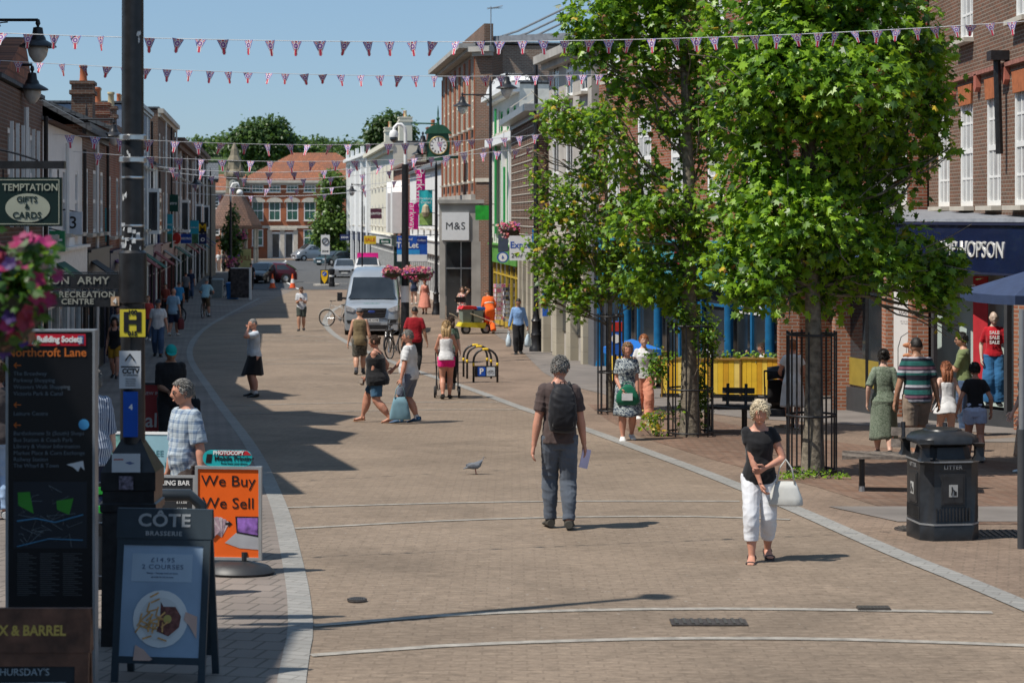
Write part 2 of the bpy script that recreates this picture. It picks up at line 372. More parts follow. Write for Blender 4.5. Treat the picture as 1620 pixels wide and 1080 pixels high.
def window(parent, x, z, w_, h, y=0, cols=2, rows=4, frame=WHITE, glass=GLASS, sill=True, rec=.015, sash=True, side=None):
    """sash window centred on x with its foot at z"""
    key = (round(w_,3), round(h,3), cols, rows, frame.name, glass.name, sash)
    if key not in _wc:
        a = MB(); t = min(.1, w_*.1)
        a.box(-w_/2, -w_/2+t, 0, .08, 0, h); a.box(w_/2-t, w_/2, 0, .08, 0, h); a.box(-w_/2+t, w_/2-t, 0, .08, 0, t); a.box(-w_/2+t, w_/2-t, 0, .08, h-t, h)
        if sash: a.box(-w_/2+t, w_/2-t, .01, .07, h/2-t*.5, h/2+t*.5)
        b_ = t*.22 if h/F*1620 > 0 else .01
        for i in range(1, cols): xx = -w_/2+w_*i/cols; a.box(xx-b_, xx+b_, .02, .06, t, h-t)
        for i in range(1, rows):
            zz = h*i/rows
            if sash and abs(zz-h/2) < .02: continue
            a.box(-w_/2+t, w_/2-t, .022, .058, zz-b_, zz+b_)
        f = a.build('window', frame, parent)
        g = MB(); g.box(-w_/2+t*.5, w_/2-t*.5, .035, .045, t*.5, h-t*.5); g = g.build('pane', glass, f)
        s_ = None
        s = MB(); s.box(-w_/2-.08, w_/2+.08, -.22, -.01, -.09, -.002); s_ = s.build('sill', TRIM, f)
        _wc[key] = (f, g, s_)
        f.location = (x, y+rec, z)
        if not sill: C.objects.unlink(s_)
        return f
    f0, g0, s0 = _wc[key]; f = f0.copy(); C.objects.link(f); f.parent = parent; f.location = (x, y+rec, z)
    g = g0.copy(); C.objects.link(g); g.parent = f
    if sill: s = s0.copy(); C.objects.link(s); s.parent = f
    return f
def frame_of(A, B):
    """A, B world XY of the facade ends, street on the right hand going A to B"""
    a, b = Vector(A), Vector(B); d = b - a
    return a, d.length, math.atan2(d.y, d.x)
def building(name, label, A, B, top, mat, depth=9, zbase=None, wins=(), shop=3.3, cornice=None, roof=None, roofmat=None, cat='building', back=True, pitch=.7, holes=(), gable=False, para=0):
    """facade A>B in world XY; top = world z of the eaves; wins: dicts(z,w,h,n | xs,...) z above the base"""
    a, L, rz = frame_of(A, B); zb = gz((A[1]+B[1])/2) if zbase is None else zbase
    o = empty(name, (a.x, a.y, zb), rz, label, cat); H = top - zb
    hl = []; todo = []
    for w_ in wins:
        n = w_.get('n', 3); xs = w_.get('xs') or [L*(i+.5)/n for i in range(n)]
        for x in xs:
            hl.append((x-w_['w']/2, x+w_['w']/2, w_['z'], w_['z']+w_['h'])); todo.append((x, w_))
    hl += list(holes)
    mb = wallmesh(0, L, shop, H, [h for h in hl if h[2] > shop-.01])
    mb.quad((0,0,shop),(0,depth,shop),(0,depth,H),(0,0,H)); mb.quad((L,0,shop),(L,depth,shop),(L,depth,H),(L,0,H))
    mb.quad((0,depth,-1),(L,depth,-1),(L,depth,H),(0,depth,H))
    mb.quad((0,.35,-1),(0,depth,-1),(0,depth,shop),(0,.35,shop)); mb.quad((L,.35,-1),(L,depth,-1),(L,depth,shop),(L,.35,shop))
    mb.quad((0,0,shop),(L,0,shop),(L,.35,shop),(0,.35,shop))
    if gable:
        mb.add([(0,0,H),(0,depth,H),(0,depth/2,H+gable)], [(0,1,2)]); mb.add([(L,0,H),(L,depth,H),(L,depth/2,H+gable)], [(0,1,2)])
    mb.build('wall', mat, o, fix=False)
    for x, w_ in todo:
        window(o, x, w_['z'], w_['w'], w_['h'], cols=w_.get('cols',2), rows=w_.get('rows',4), glass=w_.get('glass',GLASS), frame=w_.get('frame',WHITE), sill=w_.get('sill',True))
    if cornice:
        pr, th, cm = cornice; c = MB(); c.box(-.1, L+.1, -pr, -.003, H-th*.5, H+.05); c.box(-.05, L+.05, -pr*.5, -.002, H-th, H-th*.5-.001); c.build('cornice', cm, o)
    rm = roofmat or SLATE; r = MB(); e = .25
    if roof == 'pitch' or gable:
        rh = gable or depth/2*pitch; s_ = rh/(depth/2)
        for t_ in (0,): 
            r.add([(-e,-e,H-e*s_+.06),(L+e,-e,H-e*s_+.06),(L+e,depth/2,H+rh+.06),(-e,depth/2,H+rh+.06),(-e,depth+e,H-e*s_+.06),(L+e,depth+e,H-e*s_+.06),
                   (-e,-e,H-e*s_-.06),(L+e,-e,H-e*s_-.06),(L+e,depth/2,H+rh-.06),(-e,depth/2,H+rh-.06),(-e,depth+e,H-e*s_-.06),(L+e,depth+e,H-e*s_-.06)],
                  [(0,1,2,3),(3,2,5,4),(6,9,8,7),(9,10,11,8),(0,6,7,1),(4,5,11,10),(0,3,9,6),(3,4,10,9),(1,7,8,2),(2,8,11,5)])
    elif roof == 'hip':
        rh = depth/2*pitch; q = min(depth/2, L/2-.1)
        r.add([(-e,-e,H+.02),(L+e,-e,H+.02),(L+e,depth+e,H+.02),(-e,depth+e,H+.02),(q,depth/2,H+rh),(L-q,depth/2,H+rh)], [(0,1,5,4),(1,2,5),(2,3,4,5),(3,0,4),(3,2,1,0)])
    else:
        r.box(.02, L-.02, .02, depth-.02, H-.25-para, H-.12-para)
        if not para: r.box(-.05, L+.05, -.05, depth+.05, H+.051, H+.13)
    r.build('roof', rm, o)
    o['_L'] = L; o['_H'] = H
    return o
FASC = [M('fascia_navy', (.012,.02,.06), .4), M('fascia_maroon', (.09,.012,.03), .4), M('fascia_green', (.015,.04,.03), .4), M('fascia_white', (.7,.7,.68), .4), M('fascia_grey', (.12,.13,.14), .4), M('fascia_red', (.13,.02,.02), .4), M('fascia_black', (.015,.015,.015), .4)]
def shopfront(o, x0, x1, h=3.3, fasc=0, frame=None, y=0, n=None, stall=.45, sign=None, scol=None, fh=.7):
    """ground-floor shop: glazed front set back, frame, stallriser and fascia board"""
    fm = frame or FASC[fasc] if isinstance(fasc, int) else frame
    fascm = FASC[fasc] if isinstance(fasc, int) else fasc; fm = frame or fascm
    n = n or max(2, int((x1-x0)/1.5)); a = MB()
    for i in range(n+1):
        x = x0 + (x1-x0)*i/n; a.box(max(x0, x-.05), min(x1, x+.05), y+.02, y+.16, stall, h-fh)
    a.box(x0, x1, y+.03, y+.2, -.6, stall); a.box(x0, x1, y+.025, y+.14, (h-fh)*.8, (h-fh)*.8+.06)
    s = a.build('shopfront', fm, o)
    g = MB(); g.box(x0+.02, x1-.02, y+.08, y+.1, stall, h-fh); g.build('shop_window', GLASS, s)
    b = MB(); b.box(x0, x1, y-.14, y+.3, h-fh, h+.02); b.box(x0-.02, x1+.02, y-.22, y+.0, h+.022, h+.09); f = b.build('fascia', fascm, o)
    # what stands in the window
    d = MB(); k = 0
    for i in range(n):
        xa = x0+(x1-x0)*(i+.2)/n; d.box(xa, xa+(x1-x0)/n*.5, y+.3, y+.6, stall, stall+rnd.uniform(.4,1.2), mi=i % 3)
    d.box(x0, x1, y+1.2, y+1.25, 0, h-fh, 3)
    d.build('window_display', [M('display_a', (.3,.05,.06), .7), M('display_b', (.35,.33,.3), .7), M('display_c', (.05,.1,.2), .7), M('shop_interior', (.03,.03,.032), .9)], s)
    if sign:
        text(sign, fh*.55, scol or WHITE, o, ((x0+x1)/2, y-.146, h-fh/2), name='lettering')
    return s
def chimney(parent, x, y, z, w_=1.0, d=.7, h=1.6, pots=3, mat=None, pm=(.45,.14,.06), loc=None):
    mat = mat or BRNB; a = MB(); a.box(-w_/2, w_/2, -d/2, d/2, -1, h); a.box(-w_/2-.06, w_/2+.06, -d/2-.06, d/2+.06, h-.3, h-.18); a.box(-w_/2-.05, w_/2+.05, -d/2-.05, d/2+.05, h+.002, h+.1)
    c = a.build('chimney', mat, parent, loc=(x, y, z))
    for i in range(pots):
        p = MB(); xx = -w_/2 + w_*(i+.5)/pots; p.lathe([(.13,0),(.11,.1),(.1,.4),(.13,.44),(.12,.5)], 10, (xx, 0, h+.1)); p.build('chimney_pot', M('pot_clay_%d' % (i % 2), pm if i % 2 == 0 else (.5,.42,.25), .8), c, smooth=True)
    return c
# --- left side: facade line X = -4.6 - .125 Y, all in shade
def LX(Y, o=0): return (-4.6 - .125*Y + o, Y)
for i, (y0, y1, h_, gb, lb) in enumerate(((22.6,25.3,6.2,0,'low brick building just beyond the left edge, first of the added shade-casting row'),(25.4,29.8,8.2,0,'brown brick building beyond the left edge, second of the added shade-casting row'),(29.9,33.8,9.2,1.2,'red brick gabled building beyond the left edge, third of the added shade-casting row'),
        (33.9,37.6,10.3,1.4,'tall gabled brick building beyond the left edge, fourth of the added shade-casting row'),(37.7,41,9.2,0,'brown flat roofed building beyond the left edge, fifth of the added shade-casting row'),(41.1,44.2,10.5,.7,'tallest gabled brick building beyond the left edge, sixth of the added shade-casting row'),(44.3,47.6,9.8,0,'brick building beyond the left edge, last and farthest of the added shade-casting row'))):
    b = building('building', lb, (-.262*y0-.35, y0), (-.262*y1-.35, y1), gz(y0)+h_, REDB if i % 2 else BRNB, depth=6, wins=[dict(z=4,w=.9,h=1.6,n=2)], cornice=(.2,.3,TRIM)); shopfront(b, .1, b['_L']-.1, fasc=i % 7)  # unseen blocks added beyond the frame, heights shaped to cast the road shade
    if gb: a = MB(); a.prism([(.3,b['_H']+.14),(b['_L']-.3,b['_H']+.14),(b['_L']/2,b['_H']+gb)], -.1, 2); a.build('gable', BRNB, b)  # added gables give the cast shade its points
b = building('building', 'added shade-casting brick building beyond the left edge before the bridge, nearest the camera', (-6.9,-8), (-7.3,12.2), gz(6)+9.5, BRNB, depth=8, wins=[dict(z=4.3,w=1,h=1.8,n=5), dict(z=7.4,w=1,h=1.5,n=5)], cornice=(.3,.3,TRIM))
shopfront(b, .1, b['_L']-.1, fasc=1)  # out of view, height and far end shaped to shade the lower left pavement
b = building('brick_building', 'dark brick building at the left edge with bow window rods under a red pantile roof', LX(34.7), LX(41.5), 7.35, DRKB, depth=1.0, wins=[dict(z=3.9,w=1.1,h=1.6,n=2,rows=2)])
a = MB(); a.prism([(1.2,b['_H']+.14),(4.6,b['_H']+1.15),(6.2,b['_H']+.14)], .1, 2.5); a.build('roof', TILR, b)
shopfront(b, .1, b['_L']-.1, fasc=1)
e = MB()
for i in range(6): e.box(1.0+i*.85, 1.06+i*.85, -.12, -.06, 3.7, 5.6)
e.build('window_rod', WHITE, b)
b = building('white_building', 'white painted building with brown tiled roof left of the black lamp post', LX(41.6), LX(50.6), 6.95, WHITE, depth=2.2, roof='hip', roofmat=TILB, pitch=.5, wins=[dict(z=3.7,w=.8,h=1.5,n=3,rows=2,glass=M('blind', (.3,.34,.4), .4))])
shopfront(b, .1, b['_L']-.1, fasc=3)
b = building('building', 'low dark terrace building with slate roof and brick chimneys beyond the white one', LX(50.7), LX(58), 7.3, BRNB, depth=9, roof='pitch', roofmat=SLATE, pitch=.55, wins=[dict(z=3.8,w=1.0,h=1.7,n=3,rows=2)], cornice=(.2,.3,DKGREY))
shopfront(b, .1, b['_L']-.1, fasc=6)
b = building('brick_building', 'brown brick building with tall pilasters just left of the black lamp post', LX(58.1), LX(74), 7.6, REDB, depth=9, roof='pitch', roofmat=SLATE, pitch=.4, wins=[dict(z=3.8,w=1.1,h=1.8,n=5,rows=2)], cornice=(.3,.35,BRNB))
shopfront(b, .1, b['_L']-.1, fasc=0)
chimney(b, 1.9, .8, b['_H'], 1.0, .62, 1.3, 1, DRKB); chimney(b, 7.0, .8, b['_H'], .9, .75, .95, 2, REDB); chimney(b, 10.2, .6, b['_H'], .6, .35, 1.0, 1, DRKB, pm=(.5,.42,.25))
b = building('grey_building', 'narrow blue grey rendered building right behind the black lamp post', LX(74.1), LX(81), 9.1, M('blue_grey_render', (.22,.27,.34), .7), depth=8, wins=[dict(z=4.0,w=.9,h=1.6,n=3,rows=2), dict(z=6.4,w=.9,h=1.2,n=3,rows=2)], cornice=(.15,.2,GREY))
shopfront(b, .1, b['_L']-.1, fasc=4)
b = building('white_building', 'slim white gabled building right of the black lamp post', LX(81.1), LX(87), 7.2, WHITE, depth=8, roof='pitch', roofmat=SLATE, pitch=.5, wins=[dict(z=4.0,w=.9,h=1.6,n=3,rows=2)])
shopfront(b, .1, b['_L']-.1, fasc=M('fascia_magenta', (.1,.03,.08), .5))
b = building('brick_building', 'square dark brick tower block with pale coping on the left side', LX(87.1), LX(104), 9.6, DRKB, depth=8, wins=[dict(z=4.0,w=1.1,h=1.7,n=5,rows=2), dict(z=6.8,w=1.1,h=1.5,n=5,rows=2)], cornice=(.25,.3,TRIM))
shopfront(b, .1, b['_L']-.1, fasc=5)
b = building('brick_building', 'dark brick terrace with pilasters beyond the tower block on the left side', LX(104.1), LX(128), 9.0, DRKB, depth=8, roof='pitch', roofmat=TILB, pitch=.4, wins=[dict(z=4.0,w=1.1,h=1.8,n=7,rows=2), dict(z=6.8,w=1.1,h=1.3,n=7,rows=2)], cornice=(.5,.5,DRKB))
shopfront(b, .1, b['_L']-.1, fasc=2)
chimney(b, 16, 4, 10.0, 1.8, .9, 1.4, 4, REDB)
b = building('brick_building', 'dark brick shop building before the beige gable at the end of the left row', LX(128.1), LX(160), 9.6, DRKB, depth=9, wins=[dict(z=4.0,w=1.2,h=1.8,n=8,rows=2), dict(z=7.2,w=1.2,h=1.3,n=8,rows=2)], cornice=(.4,.5,DRKB))
shopfront(b, .1, b['_L']-.1, fasc=6)
BEIGE = M('beige_render', (.4,.34,.27), .85, var=.1)
a_ = LX(160.2)
b = building('beige_building', 'plain beige rendered building with grey roof closing the left row of shops', (a_[0]-2.6,a_[1]), (a_[0]+.7,a_[1]+.5), 7.9, BEIGE, depth=9, roof='pitch', roofmat=SLATE, pitch=.3, shop=-.5)
rl = random.Random(31); SIGC = [(.35,.03,.03),(.02,.08,.3),(.4,.38,.34),(.02,.16,.1),(.5,.3,.03),(.03,.03,.035),(.2,.05,.2),(.03,.3,.35)]
for ob in [o for o in bpy.data.objects if o.get('category') == 'building' and '_L' in o and o.location.y > 34 and o.location.x < -8 and o.location.y < 160]:
    L_, H_ = ob['_L'], ob['_H']; n = max(2, int(L_/4.5))
    for i in range(n):
        x = L_*(i+.5)/n
        a = MB(); a.tube([(x+L_/n*.45,-.09,.2),(x+L_/n*.45,-.09,H_-.3)], .05, 6); a.build('drainpipe', BLACK if i % 2 else WHITE, ob)
        if i % 2 == 0: a = MB(); q = .9; a.prism([(x-q,2.55),(x+q,2.55),(x+q,3.15),(x-q,3.15)], -.05, .0); a.v = [(v[0], v[1]-(.85 if v[2] < 2.6 else 0), v[2]) for v in a.v]; a.build('awning', M('awning_%d' % (i % 3), tuple(c*.5 for c in SIGC[rl.randrange(8)]), .8), ob)
        if i % 4 == 1 and rl.random() < .45 and ob.location.y > 55: a = MB(); a.prism([(x-.8,3.8),(x+.8,3.8),(x+.8,5.6),(x-.8,5.6)], -.5, -.003); y_ = a.build('bay_window', WHITE, ob); g_ = MB(); g_.box(x-.68,x+.68,-.51,-.502,3.95,5.45); g_.box(x+.802,x+.808,-.42,-.1,3.95,5.45); g_.box(x-.808,x-.802,-.42,-.1,3.95,5.45); g_.build('pane', GLASS, y_)
# --- end of the street: the brick corner building
YE = 231
b = building('corner_building', 'large orange brick hipped-roof building with white sash windows closing the street', (WX(381,YE),YE), (WX(600,YE),YE), WZ(286,YE), FARB, depth=11, roof='hip', roofmat=TILR, pitch=.62, shop=0, zbase=gz(YE),
    wins=[dict(z=WZ(304,YE)-gz(YE), w=1.35, h=1.4, xs=[WX(p,YE)-WX(381,YE) for p in (387,407.5,434.5,462.5,490,518)], cols=3, rows=2, glass=GREENGL),
          dict(z=WZ(349,YE)-gz(YE), w=1.35, h=2.3, xs=[WX(p,YE)-WX(381,YE) for p in (407.5,434.5,462.5,490,518)], cols=2, rows=2, glass=GREENGL),
          dict(z=WZ(389,YE)-gz(YE), w=1.3, h=1.9, xs=[WX(p,YE)-WX(381,YE) for p in (407.5,489,518)], cols=2, rows=2, glass=GREENGL)],
    holes=[], cornice=(.5,.5,TRIM))
x_ = lambda p: WX(p,YE)-WX(381,YE); z_ = lambda p: WZ(p,YE)-gz(YE)
m_ = MB(); m_.box(0, b['_L'], -.12, -.005, z_(361), z_(357)); m_.box(x_(425), x_(470), -.45, -.006, z_(364), z_(361)-.02)
for p in (427, 447, 468): m_.box(x_(p)-.25, x_(p)+.25, -.3, -.007, 0, z_(364)-.003)
m_.build('stone_band', TRIM, b)
for p in (436.5, 457.5):
    d_ = MB(); d_.box(x_(p)-.55, x_(p)+.55, -.1, -.02, 0, z_(367)); dd = d_.build('door', WHITE, b)
    d_ = MB(); d_.box(x_(p)-.38, x_(p)+.38, -.13, -.105, .15, z_(370)); d_.build('pane', GLASS, dd)
for p in (407.5,434.5,462.5,490,518):
    m_ = MB(); pts = [(x_(p)+.95*math.cos(t), z_(320)+.55*math.sin(t)) for t in [math.pi*i/8 for i in range(9)]]
    m_.prism(pts, -.2, -.01); m_.build('pediment', TRIM, b)
b = building('brick_building', 'lower orange brick wing with white sash windows left of the clock tower', (WX(300,228),228), (WX(380,228),228), WZ(302,228), FARB, depth=7, roof='pitch', roofmat=TILR, pitch=.55, shop=0, zbase=gz(228), wins=[dict(z=8.6,w=0,h=0,xs=[])] and [dict(z=WZ(330,228)-gz(228), w=1.0, h=1.6, xs=[2.9,5.2]), dict(z=WZ(372,228)-gz(228), w=1.1, h=1.7, xs=[2.9,5.2])], cornice=(.3,.4,TRIM))
# --- clock tower
YT = 176; ct = empty('clock_tower', (WX(371,YT), YT, gz(YT)), 0, 'stone clock tower rising from a brown tiled octagonal shelter at the end of the street', 'clock tower')
zt = lambda p: WZ(p,YT)-gz(YT)
a = MB(); 
for j in range(8):
    q = math.pi/8+j*math.pi/4; a.lathe([(.16,0),(.13,.4),(.12,zt(362)),(.2,zt(360))], 8, (2.05*math.cos(q), 2.05*math.sin(q), 0))
a.build('column', TRIM, ct, smooth=True)
a = MB(); a.lathe([(1.5,0),(1.5,1.0),(1.4,1.02),(.9,1.05),(.9,zt(362))], 8); a.build('core', BRNB, ct)
a = MB(); rg = [(2.45,zt(362)),(2.45,zt(357)),(2.4,zt(355)),(1.6,zt(330)),(.75,zt(305)),(.7,zt(304))]; a.lathe(rg, 8); a.build('roof', [TILB], ct)
a = MB(); a.lathe([(.78,zt(306)),(.74,zt(280)),(.95,zt(279)),(.95,zt(275)),(.65,zt(268)),(.55,zt(256)),(.66,zt(254)),(.4,zt(246)),(.3,zt(236)),(.06,zt(226))], 8); 
for s in (-1,1):
    for q in (-1,1): a.lathe([(.12,zt(279)),(.12,zt(268)),(.02,zt(260))], 6, (s*.6,q*.6,0))
a.build('turret', M('turret_stone', (.2,.17,.12), .9, var=.4, scale=2), ct)
a = MB(); a.lathe([(.36,0),(.36,.05),(.33,.06)], 24); f_ = a.build('clock_face', M('old_dial', (.4,.4,.36), .6), ct, loc=(0,-.74,zt(291)), rot=(R(90),0,0))
a = MB(); a.box(-.02,.02,0,.26,.065,.075); a.box(-.16,0,-.02,.02,.065,.075); a.build('clock_hand', BLACK, f_)
# --- right side, far to near
def shopR(b, **k): return shopfront(b, .05, b['_L']-.05, **k)
b = building('white_building', 'tall white ornate building farthest along the right row with corner piers', (WX(552,205),205), (WX(586,178),178), WZ(252,200), WHITE, depth=9, wins=[dict(z=4,w=1.1,h=1.9,n=6,rows=2), dict(z=7.3,w=1.1,h=1.7,n=6,rows=2)], cornice=(.6,.5,WHITE))
a = MB()
for i in range(5): a.box(i*6.5, i*6.5+.9, -.3, -.01, 0, b['_H']+.8)
a.build('pier', WHITE, b); shopR(b, fasc=0)
b = building('cream_building', 'tall cream rendered building with chimney stacks on the right row', (WX(586.5,177.5),177.5), (WX(622,147),147), WZ(238,165), CREAM, depth=9, wins=[dict(z=4,w=1.1,h=1.8,n=6,rows=2), dict(z=7.2,w=1.1,h=1.6,n=6,rows=2)], cornice=(.7,.6,CREAM))
chimney(b, 8, 1.2, b['_H'], 1.6, .9, 2.0, 2, CREAM); chimney(b, 22, 1.5, b['_H'], 1.6, 1, 2.2, 2, CREAM); shopR(b, fasc=3)
b = building('brick_building', 'red brick bay fronted building with brown tiled roof right of the cream building', (WX(622.5,146.5),146.5), (WX(648,128),128), WZ(262,138), REDB, depth=9, roof='pitch', roofmat=TILB, pitch=.6, wins=[dict(z=3.9,w=1.3,h=1.9,n=5,rows=2)])
shopR(b, fasc=2); chimney(b, 12, 2, b['_H']+.8, 1.4, .8, 1.6, 3, REDB)
for xx in (4, 10):
    a = MB(); a.prism([(xx-1.1,3.6),(xx+1.1,3.6),(xx+1.1,6.4),(xx,7.2),(xx-1.1,6.4)], -.7, -.002); a.build('bay', WHITE, b)
b = building('white_building', 'plain white rendered building just beyond the stone canopied shop', (WX(648.5,127.5),127.5), (WX(698,106),106), WZ(264,112), WHITE, depth=9, roof='pitch', roofmat=SLATE, pitch=.45, wins=[dict(z=4,w=1.0,h=1.7,n=5,rows=2)])
shopR(b, fasc=3); chimney(b, 17, 3, b['_H']+.3, 1.5, .9, 3.6, 3, REDB)
# M&S
b = building('department_store', 'tall brick and stone shop with projecting eaves above the porch with the M&S sign', (WX(700,105.5),105.5), (WX(752,89),89), 12.6, brick('store_brick', (.24,.15,.11), (.3,.2,.15), (.36,.33,.28)), depth=12, wins=[dict(z=6.2,w=1.0,h=1.9,n=7,rows=2,frame=CREAM), dict(z=8.6,w=1.0,h=2.5,n=7,rows=3,frame=CREAM)], cornice=(.75,.32,CONC), shop=5.2)
L_ = b['_L']; a = MB()
for i in range(8): a.box(L_*i/7-.3 if i else 0, min(L_, L_*i/7+.3), -.05, -.003, 5.6, b['_H']-.5)
a.build('pilaster', FARB, b)
a = MB(); a.box(0, L_, -.2, -.004, 5.21, 5.6); a.build('stone_band', CONC, b); a = MB(); a.box(-.2, L_+.05, .4, .8, b['_H']+.2, b['_H']+.95); a.build('parapet', BRNB, b)
shopfront(b, .05, L_-.05, h=4.6, fasc=4)
# camera-side end wall with pilasters and brick
rzb = b.rotation_euler.z
a = MB(); 
ms = empty('shop_canopy', (WX(699,88.6), 88.6, gz(88.6)), 0, 'grey stone entrance porch carrying the white M&S sign', 'porch')
zq = lambda p, Y=88.6: WZ(p,Y)-gz(88.6)
wm = WX(745,88.6)-WX(699,88.6)
a.box(-.1, 0.15, 0, .5, -.5, zq(382)); a.box(wm+.02, WX(772,88.6)-WX(699,88.6), -.02, 1.0, -.5, zq(382)); a.build('pillar', CONC, ms)
a = MB(); a.box(-.12, WX(774,88.6)-WX(699,88.6), .02, 2.4, zq(382), zq(322)); a.box(-.2, WX(775,88.6)-WX(699,88.6), -.1, 2.5, zq(322)+.002, zq(316)); a.build('canopy', CONC, ms)
a = MB(); a.box(0, WX(742,88.6)-WX(699,88.6), -.06, 0.01, zq(380), zq(336)); s_ = a.build('sign', M('sign_white', (.75,.75,.75), .4, var=.03), ms)
text('M&S', .46, BLACK, s_, ((WX(742,88.6)-WX(699,88.6))/2, -.066, zq(358)), space=1.08)
a = MB(); a.box(.16, wm, 1.2, 1.25, -.3, zq(383)); a.build('shop_window', GLASS, ms)
a = MB(); a.box(.16+wm*.5, .2+wm*.5, 1.1, 1.19, -.3, zq(383)); a.box(.16, wm, 1.1, 1.19, 2.2, 2.26); a.build('door_frame', STEEL, ms)
# side wall of the store
sw = building('store_wing', 'brown brick side wing of the tall shop, striped with stone strings, facing the camera', (WX(752.5,88.7),88.7), (WX(779,88.3),88.3), 12.4, BRNB, depth=3, shop=-.5, cornice=(.5,.35,CONC))
a = MB(); a.box(0, sw['_L'], -.06, -.002, zq(288), zq(282)); a.build('stone_band', TRIM, sw)
a = MB(); a.box(.1, sw['_L']+4, .8, 1.0, 12.6-sw.location.z+.1, 12.6-sw.location.z+.4); a.build('parapet', LEAD, sw)
a = MB()
for i in range(3): a.tube([(0+i*.1, 1+i, 12.8-sw.location.z), (1.6, 1+i, 13.2-sw.location.z),(4.2, 1+i, 13.9-sw.location.z+.3)], .05, 6)
a.build('roof_rail', GREY, sw)
a = MB(); a.tube([(.5,.5,12.4-sw.location.z),(.5,.5,14.3-sw.location.z)], .025, 6); a.tube([(.3,.5,14.2-sw.location.z),(1.1,.5,14.3-sw.location.z)], .018, 6)
for i in range(6): a.tube([(.45+i*.1,.25,14.22-sw.location.z),(.45+i*.1,.75,14.22-sw.location.z)], .01, 4)
a.build('aerial', GREY, sw)
# green and white building
GRN = M('green_frame', (.02,.3,.07), .5)
b = building('white_building', 'white rendered building with bright green window frames and a curved pediment', (WX(779.5,86),86), (WX(822,76),76), 10.0, M('offwhite_render', (.66,.64,.56), .8), depth=9, wins=[dict(z=4.2,w=.9,h=3.2,xs=[1.2,3.6,6,8.4],cols=1,rows=2,frame=GRN), dict(z=7.95,w=.9,h=.9,xs=[1.2,3.6,6,8.4],cols=1,rows=2,frame=GRN)], cornice=(.5,.3,WHITE))
L_ = b['_L']; a = MB(); a.prism([(0,0),(L_,0)]+[(L_/2+L_/2*math.cos(t), -.0+.5*math.sin(t)) for t in [math.pi*i/12 for i in range(1,12)]], -.3, .4); a.build('pediment', WHITE, b, loc=(0,0,b['_H']+.14))
a = MB(); a.box(0, L_, -.35, -.005, 7.45, 7.8); a.build('cornice', WHITE, b)
for i in range(5):
    a = MB(); a.box(-.15,.15,-.14,-.003,3.6,7.6); a.build('pilaster', WHITE, b, loc=(L_*i/4*.96+.1,0,0))
for x in (.7, 2.6, 6.0): a = MB(); a.box(x,x+.4,-.2,-.142,3.8,9.0 if x < 5 else 6.5); a.build('green_strip', GRN, b)
shopR(b, fasc=M('fascia_yellowgreen', (.1,.3,.05), .5), frame=M('yellow_frame', (.5,.35,.04), .5))
# cash shop with louvred brick bay
b = building('brick_building', 'brown ribbed brick building with an overhanging grey roof above the cash machine sign', (WX(823,75.8),75.8), (WX(868,64.5),64.5), WZ(185,72), BRNB, depth=9, roof='pitch', roofmat=LEAD, pitch=.35, shop=3.6, cornice=(.8,.35,GREY))
L_ = b['_L']; a = MB()
for i in range(16): a.box(L_*i/16+.05, L_*i/16+.45, -.35, -.003, 3.7, b['_H']-.4)
a.build('brick_rib', BRNB, b)
a = MB()
for i in range(18): a.box(.02, L_, -.37, -.36, 3.8+i*.28, 3.83+i*.28)
a.build('pale_string', TRIM, b)
a = MB()
for i in range(6): a.box(L_*i/6, L_*i/6+.7, -.1, .3, -.5, 3.0)
a.box(0, L_, -.15, .3, 3.0, 3.6); a.build('stone_pier', STONE, b)
a = MB(); a.box(0, L_, .2, .25, -.3, 3.0); a.build('shop_window', GLASS, b)
# stone building
b = building('stone_building', 'pale stone fronted building partly behind the thin tree', (WX(868.5,64.3),64.3), (2.3,57.6), WZ(75,60), M('weathered_stone', (.42,.39,.35), .9, var=.18, scale=1.5, bump=.2), depth=9, shop=0, wins=[dict(z=4.6,w=1.1,h=2.2,n=3,rows=2), dict(z=8.0,w=1.1,h=1.6,n=3,rows=2)], cornice=(.5,.4,CONC))
L_ = b['_L']; a = MB()
for i in range(4): a.box(max(0,L_*i/3-.35), min(L_,L_*i/3+.35), -.25, -.003, -.5, 3.3)
a.box(0, L_, -.3, -.003, 3.31, 3.8); a.build('stone_pier', STONE, b)
a = MB(); a.box(1.0, L_-1, -.05, -.02, .8, 3.0); a.build('shop_window', GLASS, b)
a = MB(); a.box(0,.8,0,.6,-.5,3.6); a.build('granite_pier', M('dark_granite', (.13,.135,.15), .4), b, loc=(L_+.01,-.1,0))
# blue cafe block with red brick above
AX, BX = (2.5,57.2), (6.0,44.7)
b = building('brick_building', 'red brick building with white windows and the blue cafe below, behind the trees', AX, BX, 12.0, REDB, depth=8, shop=3.5, wins=[dict(z=4.6,w=1.1,h=2.3,n=5,rows=4,cols=3,glass=NET), dict(z=8.0,w=1.1,h=2.0,n=5,rows=4,cols=3,glass=NET)], cornice=(.5,.4,TRIM))
BLUE = M('cafe_blue', (.01,.12,.27), .35, var=.2); L_ = b['_L']
TEAL = brick('teal_glazed_brick', (.02,.2,.27), (.03,.25,.32), (.2,.4,.45), .3, .12, rough=.25)
shopfront(b, .1, L_-.1, h=3.5, fasc=TEAL, frame=BLUE, n=8, fh=1.0)
for i in range(6): a = MB(); a.lathe([(.16,-.3),(.14,0),(.11,.1),(.11,2.3),(.16,2.5)], 10, (.3+i*(L_-.6)/5, -.1, 0)); a.build('column', BLUE, b, smooth=True)
text('BAR', .4, M('cafe_lettering', (.7,.35,.08), .5), b, (L_*.72, -.16, 3.0), name='lettering', bold=.01)
text('CAFE  BAR', .3, WHITE, b, (L_*.86, .05, 2.0), name='lettering', bold=.006)
